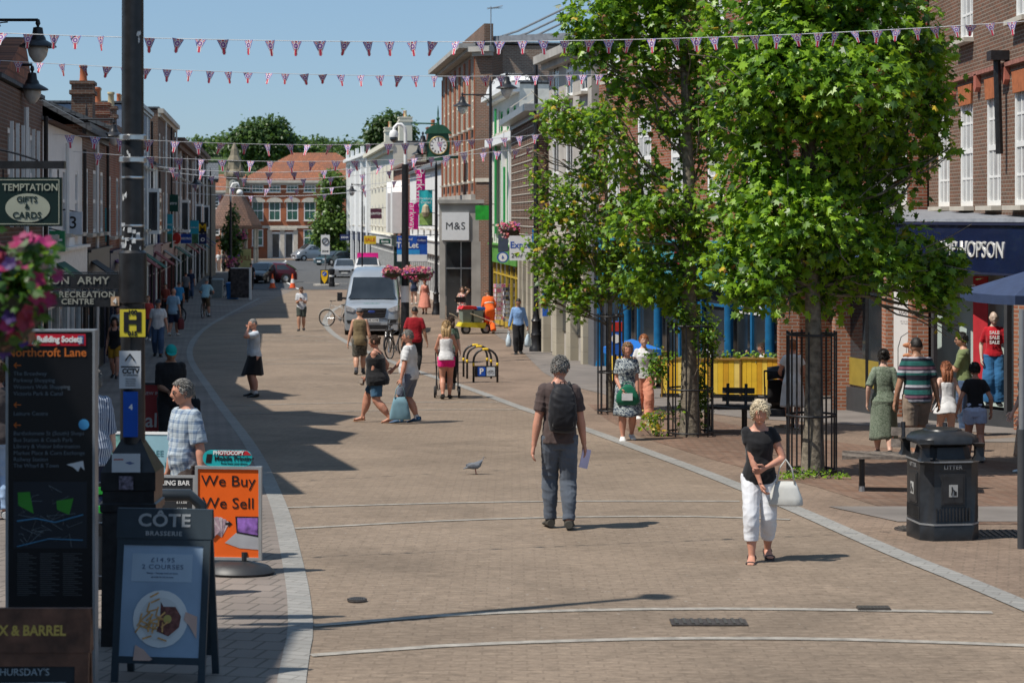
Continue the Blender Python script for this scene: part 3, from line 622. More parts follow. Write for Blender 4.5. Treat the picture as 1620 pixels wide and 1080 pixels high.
# step back wall towards the big shop
b2 = building('brick_building', 'warm red brick return wall with a white sash window beside the navy fascia', (6.05,44.6), (9.3,44.6), 12.0, REDB, depth=3, shop=3.2, wins=[dict(z=4.3,w=.9,h=2.2,xs=[2.35],rows=4,cols=3,glass=NET), dict(z=7.9,w=.9,h=2.0,xs=[2.35],rows=4,cols=3,glass=NET)])
# navy fascia department store
b = building('department_store', 'brown brick department store with tall white sash windows above a navy fascia', (9.3,44.4), (9.3,24), 16, BRNB, depth=10, shop=3.6, zbase=gz(38),
    wins=[dict(z=WZ(326,40)-gz(38), w=1.15, h=2.25, xs=[44.4-y for y in (42.9,40.75,38.45,36.3,33,30,27)], cols=3, rows=4, glass=NET), dict(z=WZ(58,40)-gz(38)+.0, w=1.15, h=2.1, xs=[44.4-y for y in (40.75,36.2,33,30,27)], cols=3, rows=4, glass=NET)])
zc = lambda p, Y=40: WZ(p,Y)-gz(38)
for y in (42.9,40.75,38.45,36.3,33,30,27):
    x = 44.4-y; a = MB(); a.prism([(x-.62,zc(163)+.4),(x+.62,zc(163)+.4),(x+.53,zc(163)+.0),(x-.53,zc(163)+.0)], -.04, -.003)
    a.build('brick_lintel', M('orange_rubbed_brick', (.38,.12,.045), .8, var=.2, scale=8), b)
a = MB(); a.box(0, 20.4, -.1, -.004, zc(122), zc(116)); a.build('brick_string', M('string_brick', (.3,.13,.1), .8, var=.3, scale=8), b)
for y in (43.9,41.8,39.6,37.3,35):
    a = MB(); a.prism([(44.4-y-.12,zc(141)),(44.4-y,zc(148)),(44.4-y+.12,zc(141)),(44.4-y+.1,zc(120)),(44.4-y-.1,zc(120))], -.1, -.005)
    a.build('terracotta_drop', M('terracotta', (.42,.13,.09), .8), b)
a = MB(); a.box(44.4-37.55,44.4-37.2,-.35,-.006,zc(112),zc(98)); a.tube([(44.4-37.37,-.2,zc(112)),(44.4-37.37,-.15,zc(250))], .07, 8); a.build('drainpipe', BLACK, b)
NAVY = M('navy_gloss', (.008,.015,.05), .25, coat=.5, var=.2, scale=2)
fo = empty('shop_fascia', (6.4,43.2,3.95), math.atan2(-8.6,2.9), 'long navy shop fascia with silver CAMP HOPSON letters and lead flashing', 'shop fascia')
a = MB(); a.box(0, 9.2, -.06, .3, 0, .86); f_ = a.build('board', NAVY, fo); a = MB(); a.box(-.05, 9.2, -.1, .3, .862, .91); a.box(-.05, 9.2, -.09, .3, -.04, -.002); a.build('moulding', M('navy_dull', (.015,.02,.05), .6), f_)
text('CAMP·HOPSON', .43, M('silver_letters', (.75,.75,.72), .3, .3), f_, (6.55, -.062, .4), name='lettering', bold=.0, ext=.02, sx=.85)
a = MB(); a.add([(6.4,43.2,4.87),(9.3,34.6,4.87),(9.3,34.7,4.95),(9.3,44.4,5.12),(6.4,44.4,5.12)], [(0,1,2,3),(0,3,4)]); a.add([(6.4,43.2,3.93),(9.3,34.6,3.93),(9.3,44.4,3.93),(6.4,44.4,3.93)], [(0,1,2,3)])
l_ = a.build('lead_flashing', LEAD, fo, fix=False); l_.matrix_parent_inverse = Matrix.LocRotScale(fo.location, fo.rotation_euler, None).inverted()
# its ground floor: piers and display windows zigzag towards the street
PIER = brick('pier_brick', (.38,.15,.08), (.3,.11,.06), (.36,.3,.25))
def world_to(o, X, Y): 
    v = Vector((X,Y,0)) - Vector((o.location.x,o.location.y,0)); v.rotate(Matrix.Rotation(-o.rotation_euler.z,3,'Z')); return v
arc = empty('shop_arcade', (6.05,44.2,gz(41)), 0, 'brick piered display windows of the department store behind the big tree', 'shop arcade')
def PW(px, py):
    p = gp(px, py); return p
za = arc.location.z
def aw(X, Y): return Vector((X-6.05, Y-44.2, 0))
pts = [(5.9,44.0),(6.65,40.9),(7.55,38.7),(8.75,36.2),(9.25,35.6),(9.3,30)]
for i, (px_, py_) in enumerate([(1247,612),(1331,640),(1411,664),(1452,672)]):
    Y = [44,40.9,38.9,38.2][i]; X = WX(px_, Y); a = MB(); hw = .16 if i else .22
    v = aw(X,Y); a.box(v.x-hw, v.x+hw, v.y-.2, v.y+.2, -.6, 3.2); a.build('brick_pier', PIER, arc)
def panel(name, p, q, z0, z1, mat, th=.06, parent=arc):
    a_, q_ = aw(*p), aw(*q); d = (q_-a_); n_ = Vector((-d.y, d.x, 0)).normalized()*th/2
    mb = MB(); vs = [a_-n_, q_-n_, q_+n_, a_+n_]; vs = [Vector((v.x,v.y,z0)) for v in vs]+[Vector((v.x,v.y,z1)) for v in vs]
    mb.add(vs, [(0,1,2,3),(7,6,5,4),(0,4,5,1),(1,5,6,2),(2,6,7,3),(3,7,4,0)]); return mb.build(name, mat, parent)
WX2 = lambda p, Y: (WX(p,Y), Y)
panel('stallriser', WX2(1338,40.8), WX2(1404,38.9), -.5, .5, DKGREY); panel('display_window', WX2(1340,40.9), WX2(1404,39), .5, 3.1, GLASS, .03)
for p, Y in ((1342,40.8),(1372,39.9),(1402,39)): v = WX2(p,Y); panel('window_bar', (v[0]-.03,v[1]), (v[0]+.03,v[1]-.02), .5, 3.1, BLACK, .12)
panel('planter_reflection', WX2(1344,40.7), WX2(1400,39.1), .55, 1.1, M('dull_yellow_panel', (.3,.22,.04), .5), .01)  # reflection of the yellow planters painted as a flat panel before the glass
ad = panel('poster', WX2(1415,38.6), WX2(1462,38.1), .45, 2.75, M('poster_paper', (.66,.64,.62), .5, var=.04), .05)
adc = aw(*WX2(1438.5,38.22))
pr_ = math.atan2(aw(*WX2(1462,38.1)).y-aw(*WX2(1415,38.6)).y, aw(*WX2(1462,38.1)).x-aw(*WX2(1415,38.6)).x)
for s, z, sz in (('A', 2.55, .07), ('MOMENT', 2.4, .13), ('TO', 2.27, .06), ('YOURSELF', 2.13, .12), ('ON THE SECOND FLOOR', 1.95, .04)): text(s, sz*.85, M('poster_ink', (.12,.1,.1), .6), arc, (adc.x, adc.y+.08, z), rot=(R(90),0,pr_), name='lettering')
a = MB(); a.tube([(adc.x-.2,adc.y+.08,.7),(adc.x-.2,adc.y+.08,1.45),(adc.x-.14,adc.y+.08,1.66),(adc.x,adc.y+.08,1.75),(adc.x+.14,adc.y+.08,1.66),(adc.x+.2,adc.y+.08,1.45),(adc.x+.2,adc.y+.08,.7)], .008, 5); a.build('poster_arch', BLACK, arc)
for z in (.95, 1.3, 1.5):
    a = MB(); a.ball((adc.x, adc.y+.06, z), (.12,.03,.05), 10, 6); a.build('poster_cake', M('cake_%d' % int(z*10), (.45,.2,.1) if z > 1.2 else (.5,.3,.15), .7), arc)
GLS2 = M('display_glass', (.16,.19,.19), .08, var=.5, scale=.9, spec=.8)
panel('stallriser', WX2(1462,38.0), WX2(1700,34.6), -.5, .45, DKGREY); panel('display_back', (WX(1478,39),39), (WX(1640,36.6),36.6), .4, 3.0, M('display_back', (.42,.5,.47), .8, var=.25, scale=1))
panel('window_bar', (WX(1476,37.8),37.8), (WX(1480,37.7),37.7), .45, 3.1, DKGREY, .08); panel('window_bar', (WX(1592,36.1),36.1), (WX(1597,36),36), .45, 3.1, DKGREY, .1)
panel('sale_banner', (WX(1540,37.6),37.6), (WX(1563,37.3),37.3), .9, 2.85, M('sale_red', (.45,.03,.04), .5), .02)
v = aw(WX(1551,37.4),37.4); text('Sale', .26, WHITE, arc, (v.x, v.y-.05, 2.6), rot=(R(90),0,R(-20)), name='lettering')
panel('brick_pier', (WX(1612,35.6),35.6), (WX(1650,35.2),35.2), -.5, 3.0, PIER, .3)
# awnings of the arcade seen under the leaves
a = MB(); v = aw(WX(1390,40.4),40.4); a.prism([(0,0),(1.3,.34),(2.2,.30),(2.2,.25),(0,-.06)], -.4, .9); o = a.build('awning', M('navy_canvas', (.02,.035,.09), .8), arc, loc=(v.x-1.3, v.y-.3, 2.95))
# ---------------- trees ----------------
def leafmat(name, c, tr):
    m = bpy.data.materials.new(name); m.use_nodes = True; t = m.node_tree; b = t.nodes['Principled BSDF']; out = t.nodes['Material Output']
    b.inputs['Roughness'].default_value = .42; b.inputs['Specular IOR Level'].default_value = .45
    tc = nd(t, 'ShaderNodeTexCoord'); n = nd(t, 'ShaderNodeTexNoise', i_Scale=2.3, i_Detail=4.0); t.links.new(tc.outputs['Object'], n.inputs['Vector'])
    n5 = nd(t, 'ShaderNodeTexWhiteNoise'); sn = nd(t, 'ShaderNodeVectorMath', operation='SNAP'); t.links.new(tc.outputs['Object'], sn.inputs[0]); sn.inputs[1].default_value = (.09,.09,.09)
    t.links.new(sn.outputs[0], n5.inputs[0])
    o = mixc(t, n.outputs[0], tuple(x*.65 for x in c), tuple(x*1.35 for x in c)); 
    o = mixc(t, mth(t, 'MULTIPLY', n5.outputs[0], .35), o, tuple(x*1.9 for x in c))
    t.links.new(o, b.inputs['Base Color'])
    tl = nd(t, 'ShaderNodeBsdfTranslucent'); tl.inputs[0].default_value = (*tr, 1)
    mx = nd(t, 'ShaderNodeMixShader'); mx.inputs[0].default_value = .33; t.links.new(b.outputs[0], mx.inputs[1]); t.links.new(tl.outputs[0], mx.inputs[2]); t.links.new(mx.outputs[0], out.inputs[0])
    return m
LEAF = [leafmat('leaf_green', (.1,.2,.013), (.3,.52,.03)), leafmat('leaf_dark', (.035,.085,.014), (.12,.25,.02)), leafmat('leaf_fresh', (.19,.32,.018), (.48,.7,.04)), leafmat('leaf_yellow', (.45,.32,.03), (.6,.42,.04)), leafmat('leaf_brown', (.22,.1,.04), (.3,.12,.04))]
BARK = M('bark', (.17,.145,.11), .95, var=.45, scale=14, bump=1.0)
MAPLE = [(0,0),(.28,-.08),(.22,.12),(.52,.22),(.3,.36),(.34,.62),(.12,.55),(0,.95)]
SIMPLE = [(0,0),(.3,.15),(.34,.45),(.1,.62),(0,.95)]
def leaves(blobs, n, size, weights, shape=MAPLE, seed=1, droop=.5, shell=.55):
    """blobs: (centre, radius vector, density). Returns a numpy-built mesh of two-halved leaves"""
    rg = np.random.default_rng(seed)
    vol = np.array([b[1].x*b[1].y*b[1].z * b[2] for b in blobs]) ** .8
    pick = rg.choice(len(blobs), n, p=vol/vol.sum())
    cen = np.array([list(b[0]) for b in blobs])[pick]; rad = np.array([list(b[1]) for b in blobs])[pick]
    d = rg.normal(size=(n,3)); d /= np.linalg.norm(d, axis=1)[:,None]
    r = (shell + (1-shell)*rg.random(n)**.7)[:,None] * (1 + .16*np.sin(d[:,:1]*7+cen[:,:1]*5)*np.cos(d[:,2:]*6+cen[:,1:2]*3))
    # twig clumps: pull leaves towards random twig ends
    k = max(1, n//14); tw = rg.integers(0, n, k); own = rg.integers(0, k, n)
    pos = cen + d*rad*r
    tp = pos[tw]; same = True
    # assign each leaf to the nearest of a few random twigs
    cand = rg.integers(0, k, (n, 60)); dist = ((tp[cand]-pos[:,None,:])**2).sum(2); best = cand[np.arange(n), dist.argmin(1)]
    pos = pos*.4 + tp[best]*.6 + rg.normal(scale=size*.5, size=(n,3))
    # orientation: normals up and outward, tips drooping outward
    out = d*np.array([1,1,.5]); nrm = rg.normal(scale=.55, size=(n,3)) + out*.55 + np.array([0,0,.75])
    nrm /= np.linalg.norm(nrm, axis=1)[:,None]
    tip = out + rg.normal(scale=.7, size=(n,3)) + np.array([0,0,-droop]); tip -= (tip*nrm).sum(1)[:,None]*nrm; tip /= np.linalg.norm(tip, axis=1)[:,None]+1e-9
    sd = np.cross(tip, nrm); sz = size*(.42+.75*rg.random(n))
    S = np.array(shape); m = len(S); hv = []
    fold = .25+.3*rg.random(n)
    for sgn in (1, -1):
        x = S[:,0]*sgn; y = S[:,1]
        v = pos[:,None,:] + sz[:,None,None]*(x[None,:,None]*sd[:,None,:] + y[None,:,None]*tip[:,None,:] - (np.abs(x)[None,:]*fold[:,None])[:,:,None]*nrm[:,None,:] - (y[None,:]**2*.18)[:,:,None]*nrm[:,None,:])
        hv.append(v if sgn == 1 else v[:,::-1,:])
    V = np.concatenate(hv, axis=1).reshape(-1,3).astype(np.float32)   # n*2*m
    nf = n*2; me = bpy.data.meshes.new('crown'); me.vertices.add(len(V)); me.vertices.foreach_set('co', V.ravel())
    me.loops.add(len(V)); me.loops.foreach_set('vertex_index', np.arange(len(V), dtype=np.int32))
    me.polygons.add(nf); me.polygons.foreach_set('loop_start', np.arange(nf, dtype=np.int32)*m)
    try: me.polygons.foreach_set('loop_total', np.full(nf, m, dtype=np.int32))
    except Exception: pass
    mi = rg.choice(len(weights), n, p=np.array(weights)/sum(weights)); me.polygons.foreach_set('material_index', np.repeat(mi,2).astype(np.int32))
    me.update(calc_edges=True); me.validate()
    return me
def limb(mb, a, b, r0, r1, k=5, wob=.12, seed=0):
    a, b = Vector(a), Vector(b); L = (b-a).length; pts = []; rs = []
    for i in range(k+1):
        t = i/k; n = Vector((noise.noise((seed+i*.7,0,1)), noise.noise((seed,i*.7,2)), noise.noise((seed,3,i*.7))*.5))
        pts.append(a.lerp(b,t) + n*wob*L*math.sin(math.pi*t)); rs.append(r0+(r1-r0)*t)
    mb.tube(pts, rs, 7 if r0 > .03 else 5); return pts
def big_tree(label, trunk_px, base_py, top_z, r, blobs, n, size, weights, shape, seed, lean=0, extra=(), group=None):
    """blobs: (px, py, radius in px, offset in depth, density)"""
    p = gp(trunk_px, base_py); Y = p.y; s = F/Y
    t = empty('plane_tree', p, 0, label, 'tree', group); B = []
    for b in blobs:
        rr = b[2]/s; B.append((Vector((WX(b[0],Y+b[3])-p.x, b[3], WZ(b[1],Y+b[3])-p.z)), Vector((rr, rr*1.0, rr*(b[5] if len(b) > 5 else .85))), b[4]))
    mb = MB(); k = 12; pts = []; rs = []
    for i in range(k+1):
        q = i/k; z = q*(top_z-p.z); pts.append(Vector((lean*q*q+.05*noise.noise((seed,q*3,0)), .05*noise.noise((seed,9,q*3)), z-.15))); rs.append(r*(1.35-.35*min(1,q*8))*(1-.72*q)*(1+.06*noise.noise((q*9,seed,4))))
    mb.tube(pts, rs, 14); mb.build('trunk', BARK, t, smooth=True)
    mb = MB(); rd = random.Random(seed)
    for c, rr, dn in B:
        j = None
        zt_ = max(c.z - rr.x*.8 - .25*abs(c.x), (top_z-p.z)*.36); q = min(.97, zt_/(top_z-p.z)); i = int(q*k); a = pts[i]
        mid = limb(mb, a, c, rs[i]*.3, .012, 6, .2, rd.random()*50)
        for _ in range(5):
            e = c + Vector([rd.gauss(0,.55)*x for x in rr]); limb(mb, mid[rd.randint(2,5)], e, .016, .005, 4, .2, rd.random()*50)
    mb.build('branches', BARK, t, smooth='all')
    me = leaves(B, n, size, weights, shape, seed)
    for m in LEAF: me.materials.append(m)
    mobj('crown', me, t)
    return t
TG = 'street trees along the right pavement'
big_tree('large leafy plane tree standing in a black guard right of the blonde woman', 1285, 752, 9.6, .135,
 [(1190,40,90,0,1),(1290,30,105,.6,1),(1390,50,100,0,1),(1450,100,75,.3,1),(1250,120,110,-.5,1),(1350,140,110,-.6,1),(1440,200,72,.2,1),(1180,190,70,.2,1),(1180,300,62,.4,.9),(1270,230,100,0,1),(1350,260,85,.5,1),(1230,340,85,-.3,1),(1310,350,70,-.6,1),(1370,330,55,.2,.7),(1160,385,45,0,1),(1210,420,60,-.4,1.1),(1280,430,62,.2,1.1),(1350,400,60,-.3,1),(1420,400,55,0,1),(1480,420,52,.1,1.1),(1520,410,32,0,.9),(1490,480,42,-.1,1.1),(1515,515,24,-.1,1),(1400,430,45,-.5,1),(1220,475,38,-.4,1.1),(1300,480,30,.1,1),(1480,150,42,0,1),(1500,235,24,0,.8),(1440,290,34,.1,.7),(1170,455,30,-.2,1),(1310,-60,130,0,.8),(1420,350,34,.2,.8),(1460,460,30,-.2,1),(1120,130,35,.2,.5),(1145,430,34,-.1,1),(1180,470,30,.1,1),(1250,455,42,.2,1),(1330,450,36,.3,1),(1210,380,60,.1,1)],
 25000, .15, [.45,.2,.33,.01,.004], MAPLE, 11, group=TG)
big_tree('slim tall tree in a shrubby black guard right of the woman with the green bag', 1092, 690, 10.8, .15,
 [(940,30,60,0,1),(1010,20,70,.4,1),(1080,40,70,-.2,1),(1130,110,55,0,.8),(1000,110,60,.2,.9),(1060,170,62,.3,.8),(960,190,42,-.2,.6),(1110,240,48,.2,.8),(1000,260,50,.3,.5),(1050,310,60,.2,.7),(1120,340,48,-.2,.9),(1060,380,50,.3,1),(1000,350,50,-.2,.7),(1110,420,45,0,1),(1050,450,50,.2,1),(1010,440,45,0,.9),(1090,480,40,.3,.8),(930,80,40,0,.7),(1040,-50,90,0,.8),(1130,180,40,.2,.7)],
 10500, .15, [.45,.25,.28,.015,.01], MAPLE, 23, lean=-.2, group=TG)
big_tree('young thin tree with yellowing leaves in the farthest black guard', 965, 652, 6.6, .06,
 [(880,190,42,0,.9),(920,200,45,.2,.9),(880,150,24,.3,.5),(850,280,22,0,.8),(870,330,35,-.2,.9),(920,300,50,.2,.9),(960,250,50,0,.7),(990,330,40,.3,.8),(900,370,45,-.2,1),(950,380,50,.2,1),(880,430,42,.1,1),(940,440,52,.2,1),(990,420,45,.3,1),(850,395,30,0,.9),(1000,470,30,.2,.9),(910,480,34,-.1,.9),(865,470,24,0,.7),(1020,390,38,.1,.8),(965,185,40,.2,.6),(845,240,15,0,.5)],
 7600, .13, [.38,.18,.34,.07,.03], MAPLE, 37, lean=-.1, group=TG)
def guard(px, py, w_, h, label, nb=6, flare=0):
    p = gp(px, py); g = empty('tree_guard', p, 0, label, 'tree guard', 'black steel guards round the street trees')
    r = w_/2
    for j in range(nb*2):
        q = 2*math.pi*(j+.5)/(nb*2); a = MB(); x, y = r*math.cos(q), r*math.sin(q)
        a.tube([(x,y,-.05),(x,y,h*.9),(x*(1+flare),y*(1+flare),h)], .013, 6); a.build('upright', BLACK, g)
    for z in (.08, h*.42, h-.05):
        a = MB(); pts = [(r*math.cos(t), r*math.sin(t), z) for t in [2*math.pi*i/24 for i in range(25)]]; a.tube(pts, .016, 6); a.build('hoop', BLACK, g, smooth='all')
    return g
guard(1284, 752, .66, 1.95, 'black steel guard of upright bars round the big front tree')
guard(1092, 690, .78, 1.95, 'black steel guard overgrown by a leafy shrub round the middle tree')
guard(966, 655, .52, 2.0, 'narrow black steel guard round the thin farthest tree')
# shrub growing in the middle guard, tufts at the tree feet
def shrub(label, px, py, w_, h, n, size, seed, wts=(.4,.5,.1,.01,.01), name='shrub', cat='shrub', dy=0):
    p = gp(px, py); o = empty(name, p + Vector((0,dy,0)), 0, label, cat)
    rd = random.Random(seed); B = [(Vector((rd.uniform(-.5,.5)*w_, rd.uniform(-.3,.3)*w_, h*(.15+.75*i/6))), Vector((w_*.32,w_*.32,h*.15)), 1) for i in range(7)]
    me = leaves(B, n, size, wts, SIMPLE, seed, shell=.1)
    for m in LEAF: me.materials.append(m)
    mobj('foliage', me, o); mb = MB()
    for c, _, _ in B: limb(mb, (0,0,-.05), c, .014, .005, 4, .15, rd.random()*9)
    mb.build('stems', BARK, o); return o
shrub('dark leafy shrub climbing through the guard of the middle tree', 1080, 690, 1.0, 2.3, 2600, .085, 5)
shrub('small weedy tuft at the foot of the middle tree', 1038, 690, .5, .45, 220, .09, 6, (.3,.1,.3,.3,.1))
shrub('low green weeds round the foot of the big front tree', 1284, 757, .7, .12, 350, .05, 8, (.5,.1,.4,0,0))
# far trees
FL = leafmat('far_foliage', (.045,.085,.022), (.08,.15,.02)); FL2 = leafmat('far_foliage_light', (.1,.17,.03), (.2,.3,.04))
def far_tree(label, blobs, Y, n, size, mats, w_=(.7,.3), seed=3, base_px=None, name='tree', tr=.3):
    bx = base_px or sum(b[0] for b in blobs)/len(blobs); o = empty(name, (WX(bx,Y), Y, gz(Y)), 0, label, 'tree')
    s = F/Y; B = [(Vector((WX(b[0],Y)-o.location.x, rnd.uniform(-1,1)*b[2]/s*.4, WZ(b[1],Y)-o.location.z)), Vector((b[2]/s,b[2]/s,b[2]/s*.85)), 1) for b in blobs]
    me = leaves(B, n, size, w_, SIMPLE, seed, shell=.35)
    for m in mats: me.materials.append(m)
    mobj('crown', me, o); mb = MB()
    top = max(c.z for c, _, _ in B)
    mb.tube([(0,0,-.5),(0.1,0,top*.5),(0,0,top*.85)], [tr,tr*.7,tr*.2], 8)
    for c, _, _ in B: limb(mb, (0,0,top*.35), c, tr*.4, .05, 4, .1, rnd.random()*9)
    mb.build('trunk', BARK, o, smooth=True); return o
far_tree('large round dark green tree rising behind the corner building roof', [(400,215,30),(430,210,32),(375,222,22),(450,225,22),(415,235,35),(385,240,25)], 330, 9000, .9, [FL, FL2], (.75,.25), 3)
far_tree('feathery dark tree behind the white ornate building', [(605,200,24),(625,190,18),(590,215,18),(640,205,20),(615,225,26),(640,235,24)], 270, 5000, .7, [FL, FL2], (.9,.1), 4)
far_tree('bright green street tree in front of the corner building', [(525,285,20),(520,320,24),(535,350,26),(515,355,22),(525,380,26),(540,300,16),(505,375,16),(545,390,20)], 205, 7000, .5, [FL2, FL], (.75,.25), 5, 528, 'street_tree')
far_tree('slim green street tree beside the clock tower', [(368,345,11),(362,362,12),(375,375,14),(358,385,13),(370,395,12),(368,330,6)], 148, 1600, .3, [FL, FL2], (.5,.5), 6, 367, 'street_tree', .1)
# wooded hill behind
hp = MB(); vs = []; fs = []
prof = [(200,236),(300,226),(340,214),(380,216),(470,222),(520,216),(560,224),(600,226),(660,232),(760,260),(900,300)]
HYD = 620
for i, (a_, b_) in enumerate(prof):
    x = WX(a_, HYD); z = WZ(b_+6, HYD)
    vs += [(x, HYD-160, gz(400)-1), (x, HYD-40, z*.75), (x, HYD, z), (x, HYD+200, gz(400)-1)]
for i in range(len(prof)-1):
    for j in range(3): k = i*4+j; fs.append((k, k+4, k+5, k+1))
hp.add(vs, fs); tag(hp.build('hill', M('hill_green', (.05,.08,.025), .95, var=.4, scale=.05), fix=True), kind='structure')
B = []
for i in range(60):
    t = i/59; px = 285+t*420; py = np.interp(px, [a for a, b in prof], [b for a, b in prof]); Yh = HYD-rnd.uniform(5,60)
    B.append((Vector((WX(px,Yh), Yh, WZ(py+rnd.uniform(2,22),Yh))), Vector((rnd.uniform(2.5,4.5),3.5,rnd.uniform(1.6,3))), 1))
me = leaves(B, 12000, 1.3, (.7,.3), SIMPLE, 9, shell=.3)
me.materials.append(FL); me.materials.append(FL2); o = mobj('woodland', me); tag(o, kind='stuff', label='distant wooded hilltop beyond the end of the street', cat='woodland')

# ---------------- street lamps, poles ----------------
LGL = M('lantern_glass', (.5,.5,.48), .15, spec=.8, var=.15, scale=9)
def lantern(parent, x, y, z, s=1.0):
    a = MB(); a.lathe([(.03,.5),(.05,.42),(.02,.36),(.09,.34),(.11,.2),(.14,.16),(.16,.1),(.34,.0),(.36,-.03),(.33,-.04),(.2,-.02)], 20); a.v = [tuple(c*s for c in v) for v in a.v]
    l = a.build('lantern', BLACK, parent, smooth=True, loc=(x,y,z))
    g = MB(); g.lathe([(.19,-.03),(.2,-.08),(.17,-.2),(.1,-.3),(.04,-.35)], 16); g.v = [tuple(c*s for c in v) for v in g.v]; g.build('lantern_glass', LGL, l, smooth='all')
    return l
def bracket(parent, x0, x1, y, z, sc=1, mat=BLACK):
    a = MB(); a.tube([(x0,y,z),(x1,y,z)], .028*sc, 8); L = x1-x0
    pts = [Vector((x0+L*.05+L*.45*(1-math.cos(t*.5)), y, z-.34*sc+.3*sc*math.sin(t*.5))) for t in [i*math.pi/8 for i in range(9)]]
    a.tube(pts, .012*sc, 6)
    for cx_, cz_, rr in ((.3,-.12,.09),(.12,-.28,.07)):
        a.tube([(x0+L*cx_+rr*sc*(1-i*.05)*math.cos(i*.8), y, z+cz_*sc+rr*sc*(1-i*.05)*math.sin(i*.8)) for i in range(13)], .009*sc, 5)
    return a.build('bracket', mat, parent, smooth=True)
def lamp_post(name, px, py, top_py, label, r=.07, arms=(), group=None, Y=None, base=True, topmat=None, cat='lamp post'):
    if Y is None: p = gp(px, py)
    else: p = Vector((WX(px,Y), Y, gz(Y)))
    o = empty(name, p, 0, label, cat, group); h = WZ(top_py, p.y)-p.z
    a = MB(); a.lathe([(r*1.15,-.1),(r*1.1,1.3),(r,1.35),(r*.75,h-.4),(r*.75,h),(r*.3,h+.12),(.01,h+.25)], 14); a.build('pole', BLACK, o, smooth=True)
    if base:
        a = MB(); a.lathe([(r*2.6,-.1),(r*2.6,.12),(r*2.2,.16),(r*1.9,.5),(r*2.1,.55),(r*1.7,.62),(r*1.6,.95),(r*2,1.0),(r*1.3,1.08),(r*1.2,1.2)], 16); a.build('base', BLACK, o, smooth=True)
    for side, apy, ln in arms:
        z = WZ(apy, p.y)-p.z; bracket(o, 0, side*ln, 0, z); lantern(o, side*ln, 0, z-.42)
    return o, p, h
LG = 'black heritage lamp posts along the street'
# near post with its signs
YP = gY(1016); pp = Vector((WX(210,YP), YP, gz(YP))); s_p = F/YP
lp = empty('lamp_post', pp, 0, 'thick black lamp post plastered with stickers and signs left in the foreground', 'lamp post', LG)
zp = lambda py: WZ(py,YP)-pp.z
a = MB(); a.lathe([(.09,zp(700)),(.085,zp(500)),(.088,zp(480)),(.1,zp(478)),(.1,zp(400)),(.08,zp(396)),(.078,zp(0)),(.05,5.9),(.04,7.0)], 24); a.build('pole', BLACK, lp, smooth=True)
lantern(lp, 0, 0, 7.0, .42)
for z in (zp(218), zp(253)):
    a = MB(); a.lathe([(.09,-.022),(.1,-.015),(.1,.015),(.09,.022)], 24, (0,0,z)); a.build('clamp_band', STEEL, lp, smooth=True)
for z in (zp(281), zp(357), zp(378), zp(405)):
    a = MB(); a.lathe([(.084,-.008),(.086,0),(.084,.008)], 20, (0,0,z)); a.build('strap', STEEL, lp, smooth=True)
a = MB(); rr_ = random.Random(4)
for i in range(16):
    q = -math.pi/2+rr_.uniform(-.9,.9); z = rr_.choice([zp(312),zp(360),zp(370),zp(388),zp(245),zp(60)])+rr_.uniform(-.03,.03); n_ = 7
    a.add([(.0815*math.cos(q+rr_.uniform(.03,.22)*math.cos(t)), .0815*math.sin(q+rr_.uniform(.03,.2)*math.cos(t)), z+rr_.uniform(.006,.035)*math.sin(t)) for t in [2*math.pi*k/n_ for k in range(n_)]], [tuple(range(n_))])
for i in range(9):
    q = -math.pi/2+rr_.uniform(-.8,.8); z = zp(366)+rr_.uniform(-.12,.06)
    a.box(.083*math.cos(q)-.014,.083*math.cos(q)+.014,.083*math.sin(q)-.003,.083*math.sin(q),z-.02,z+rr_.uniform(0,.02))
a.build('sticker_remnants', M('torn_paper', (.55,.56,.56), .8, var=.3, scale=30), lp, fix=False)
# tapered pedestal box (a cabinet post in front of the pole)
a = MB(); rg = []
for hw, z in ((.26*1.02,-.1),(.25,zp(806)),(.27,zp(803)),(.27,zp(792)),(.25,zp(790)),(.25,zp(772)),(.265,zp(770)),(.265,zp(742)),(.085,zp(690)),(.08,zp(640))):
    hw_ = hw*.74; rg.append([(x*hw_,y*hw_*.9,z) for x, y in ((-1,-1),(1,-1),(1,1),(-1,1))])
a.loft(rg); a.build('pedestal', BLACK, lp)
def plate(parent, x0, x1, z0, z1, mat, y, name='sign_plate', th=.006):
    a = MB(); a.box(x0, x1, y-th, y, z0, z1); return a.build(name, mat, parent)
xp = lambda px: WX(px,YP)-pp.x
PAPER = M('paper', (.52,.55,.58), .6, var=.08)
YEL = M('hydrant_yellow', (.62,.52,.04), .5, var=.06)
h_ = plate(lp, xp(195), xp(235), zp(531), zp(488), YEL, -.12, 'hydrant_sign')
text('H', .19, BLACK, h_, ((xp(195)+xp(235))/2, -.128, zp(509.5)), bold=.008)
text('100', .045, BLACK, h_, ((xp(195)+xp(235))/2+.0, -.1285, zp(493)), bold=.002); text('015', .045, BLACK, h_, ((xp(195)+xp(235))/2, -.1285, zp(526)), bold=.002)
c_ = plate(lp, xp(194), xp(228), zp(612), zp(553), PAPER, -.12, 'notice')
a = MB(); a.tube([(xp(204),-.128,zp(568)),(xp(211),-.128,zp(558)),(xp(218),-.128,zp(568))], .006, 4); a.box(xp(197),xp(226),-.128,-.121,zp(579),zp(577)); a.build('camera_symbol', BLACK, c_)
text('CCTV', .046, BLACK, c_, (xp(212), -.127, zp(585)), bold=.002); text('IN OPERATION', .015, BLACK, c_, (xp(212), -.127, zp(591)))
for i in range(4): text('these premises', .012, DKGREY, c_, (xp(212), -.127, zp(597+i*3.4)))
BLU = M('cycle_blue', (.01,.08,.42), .4)
b_ = plate(lp, xp(200), xp(223), zp(688), zp(617), BLU, -.115, 'cycle_route_sign')
a = MB()
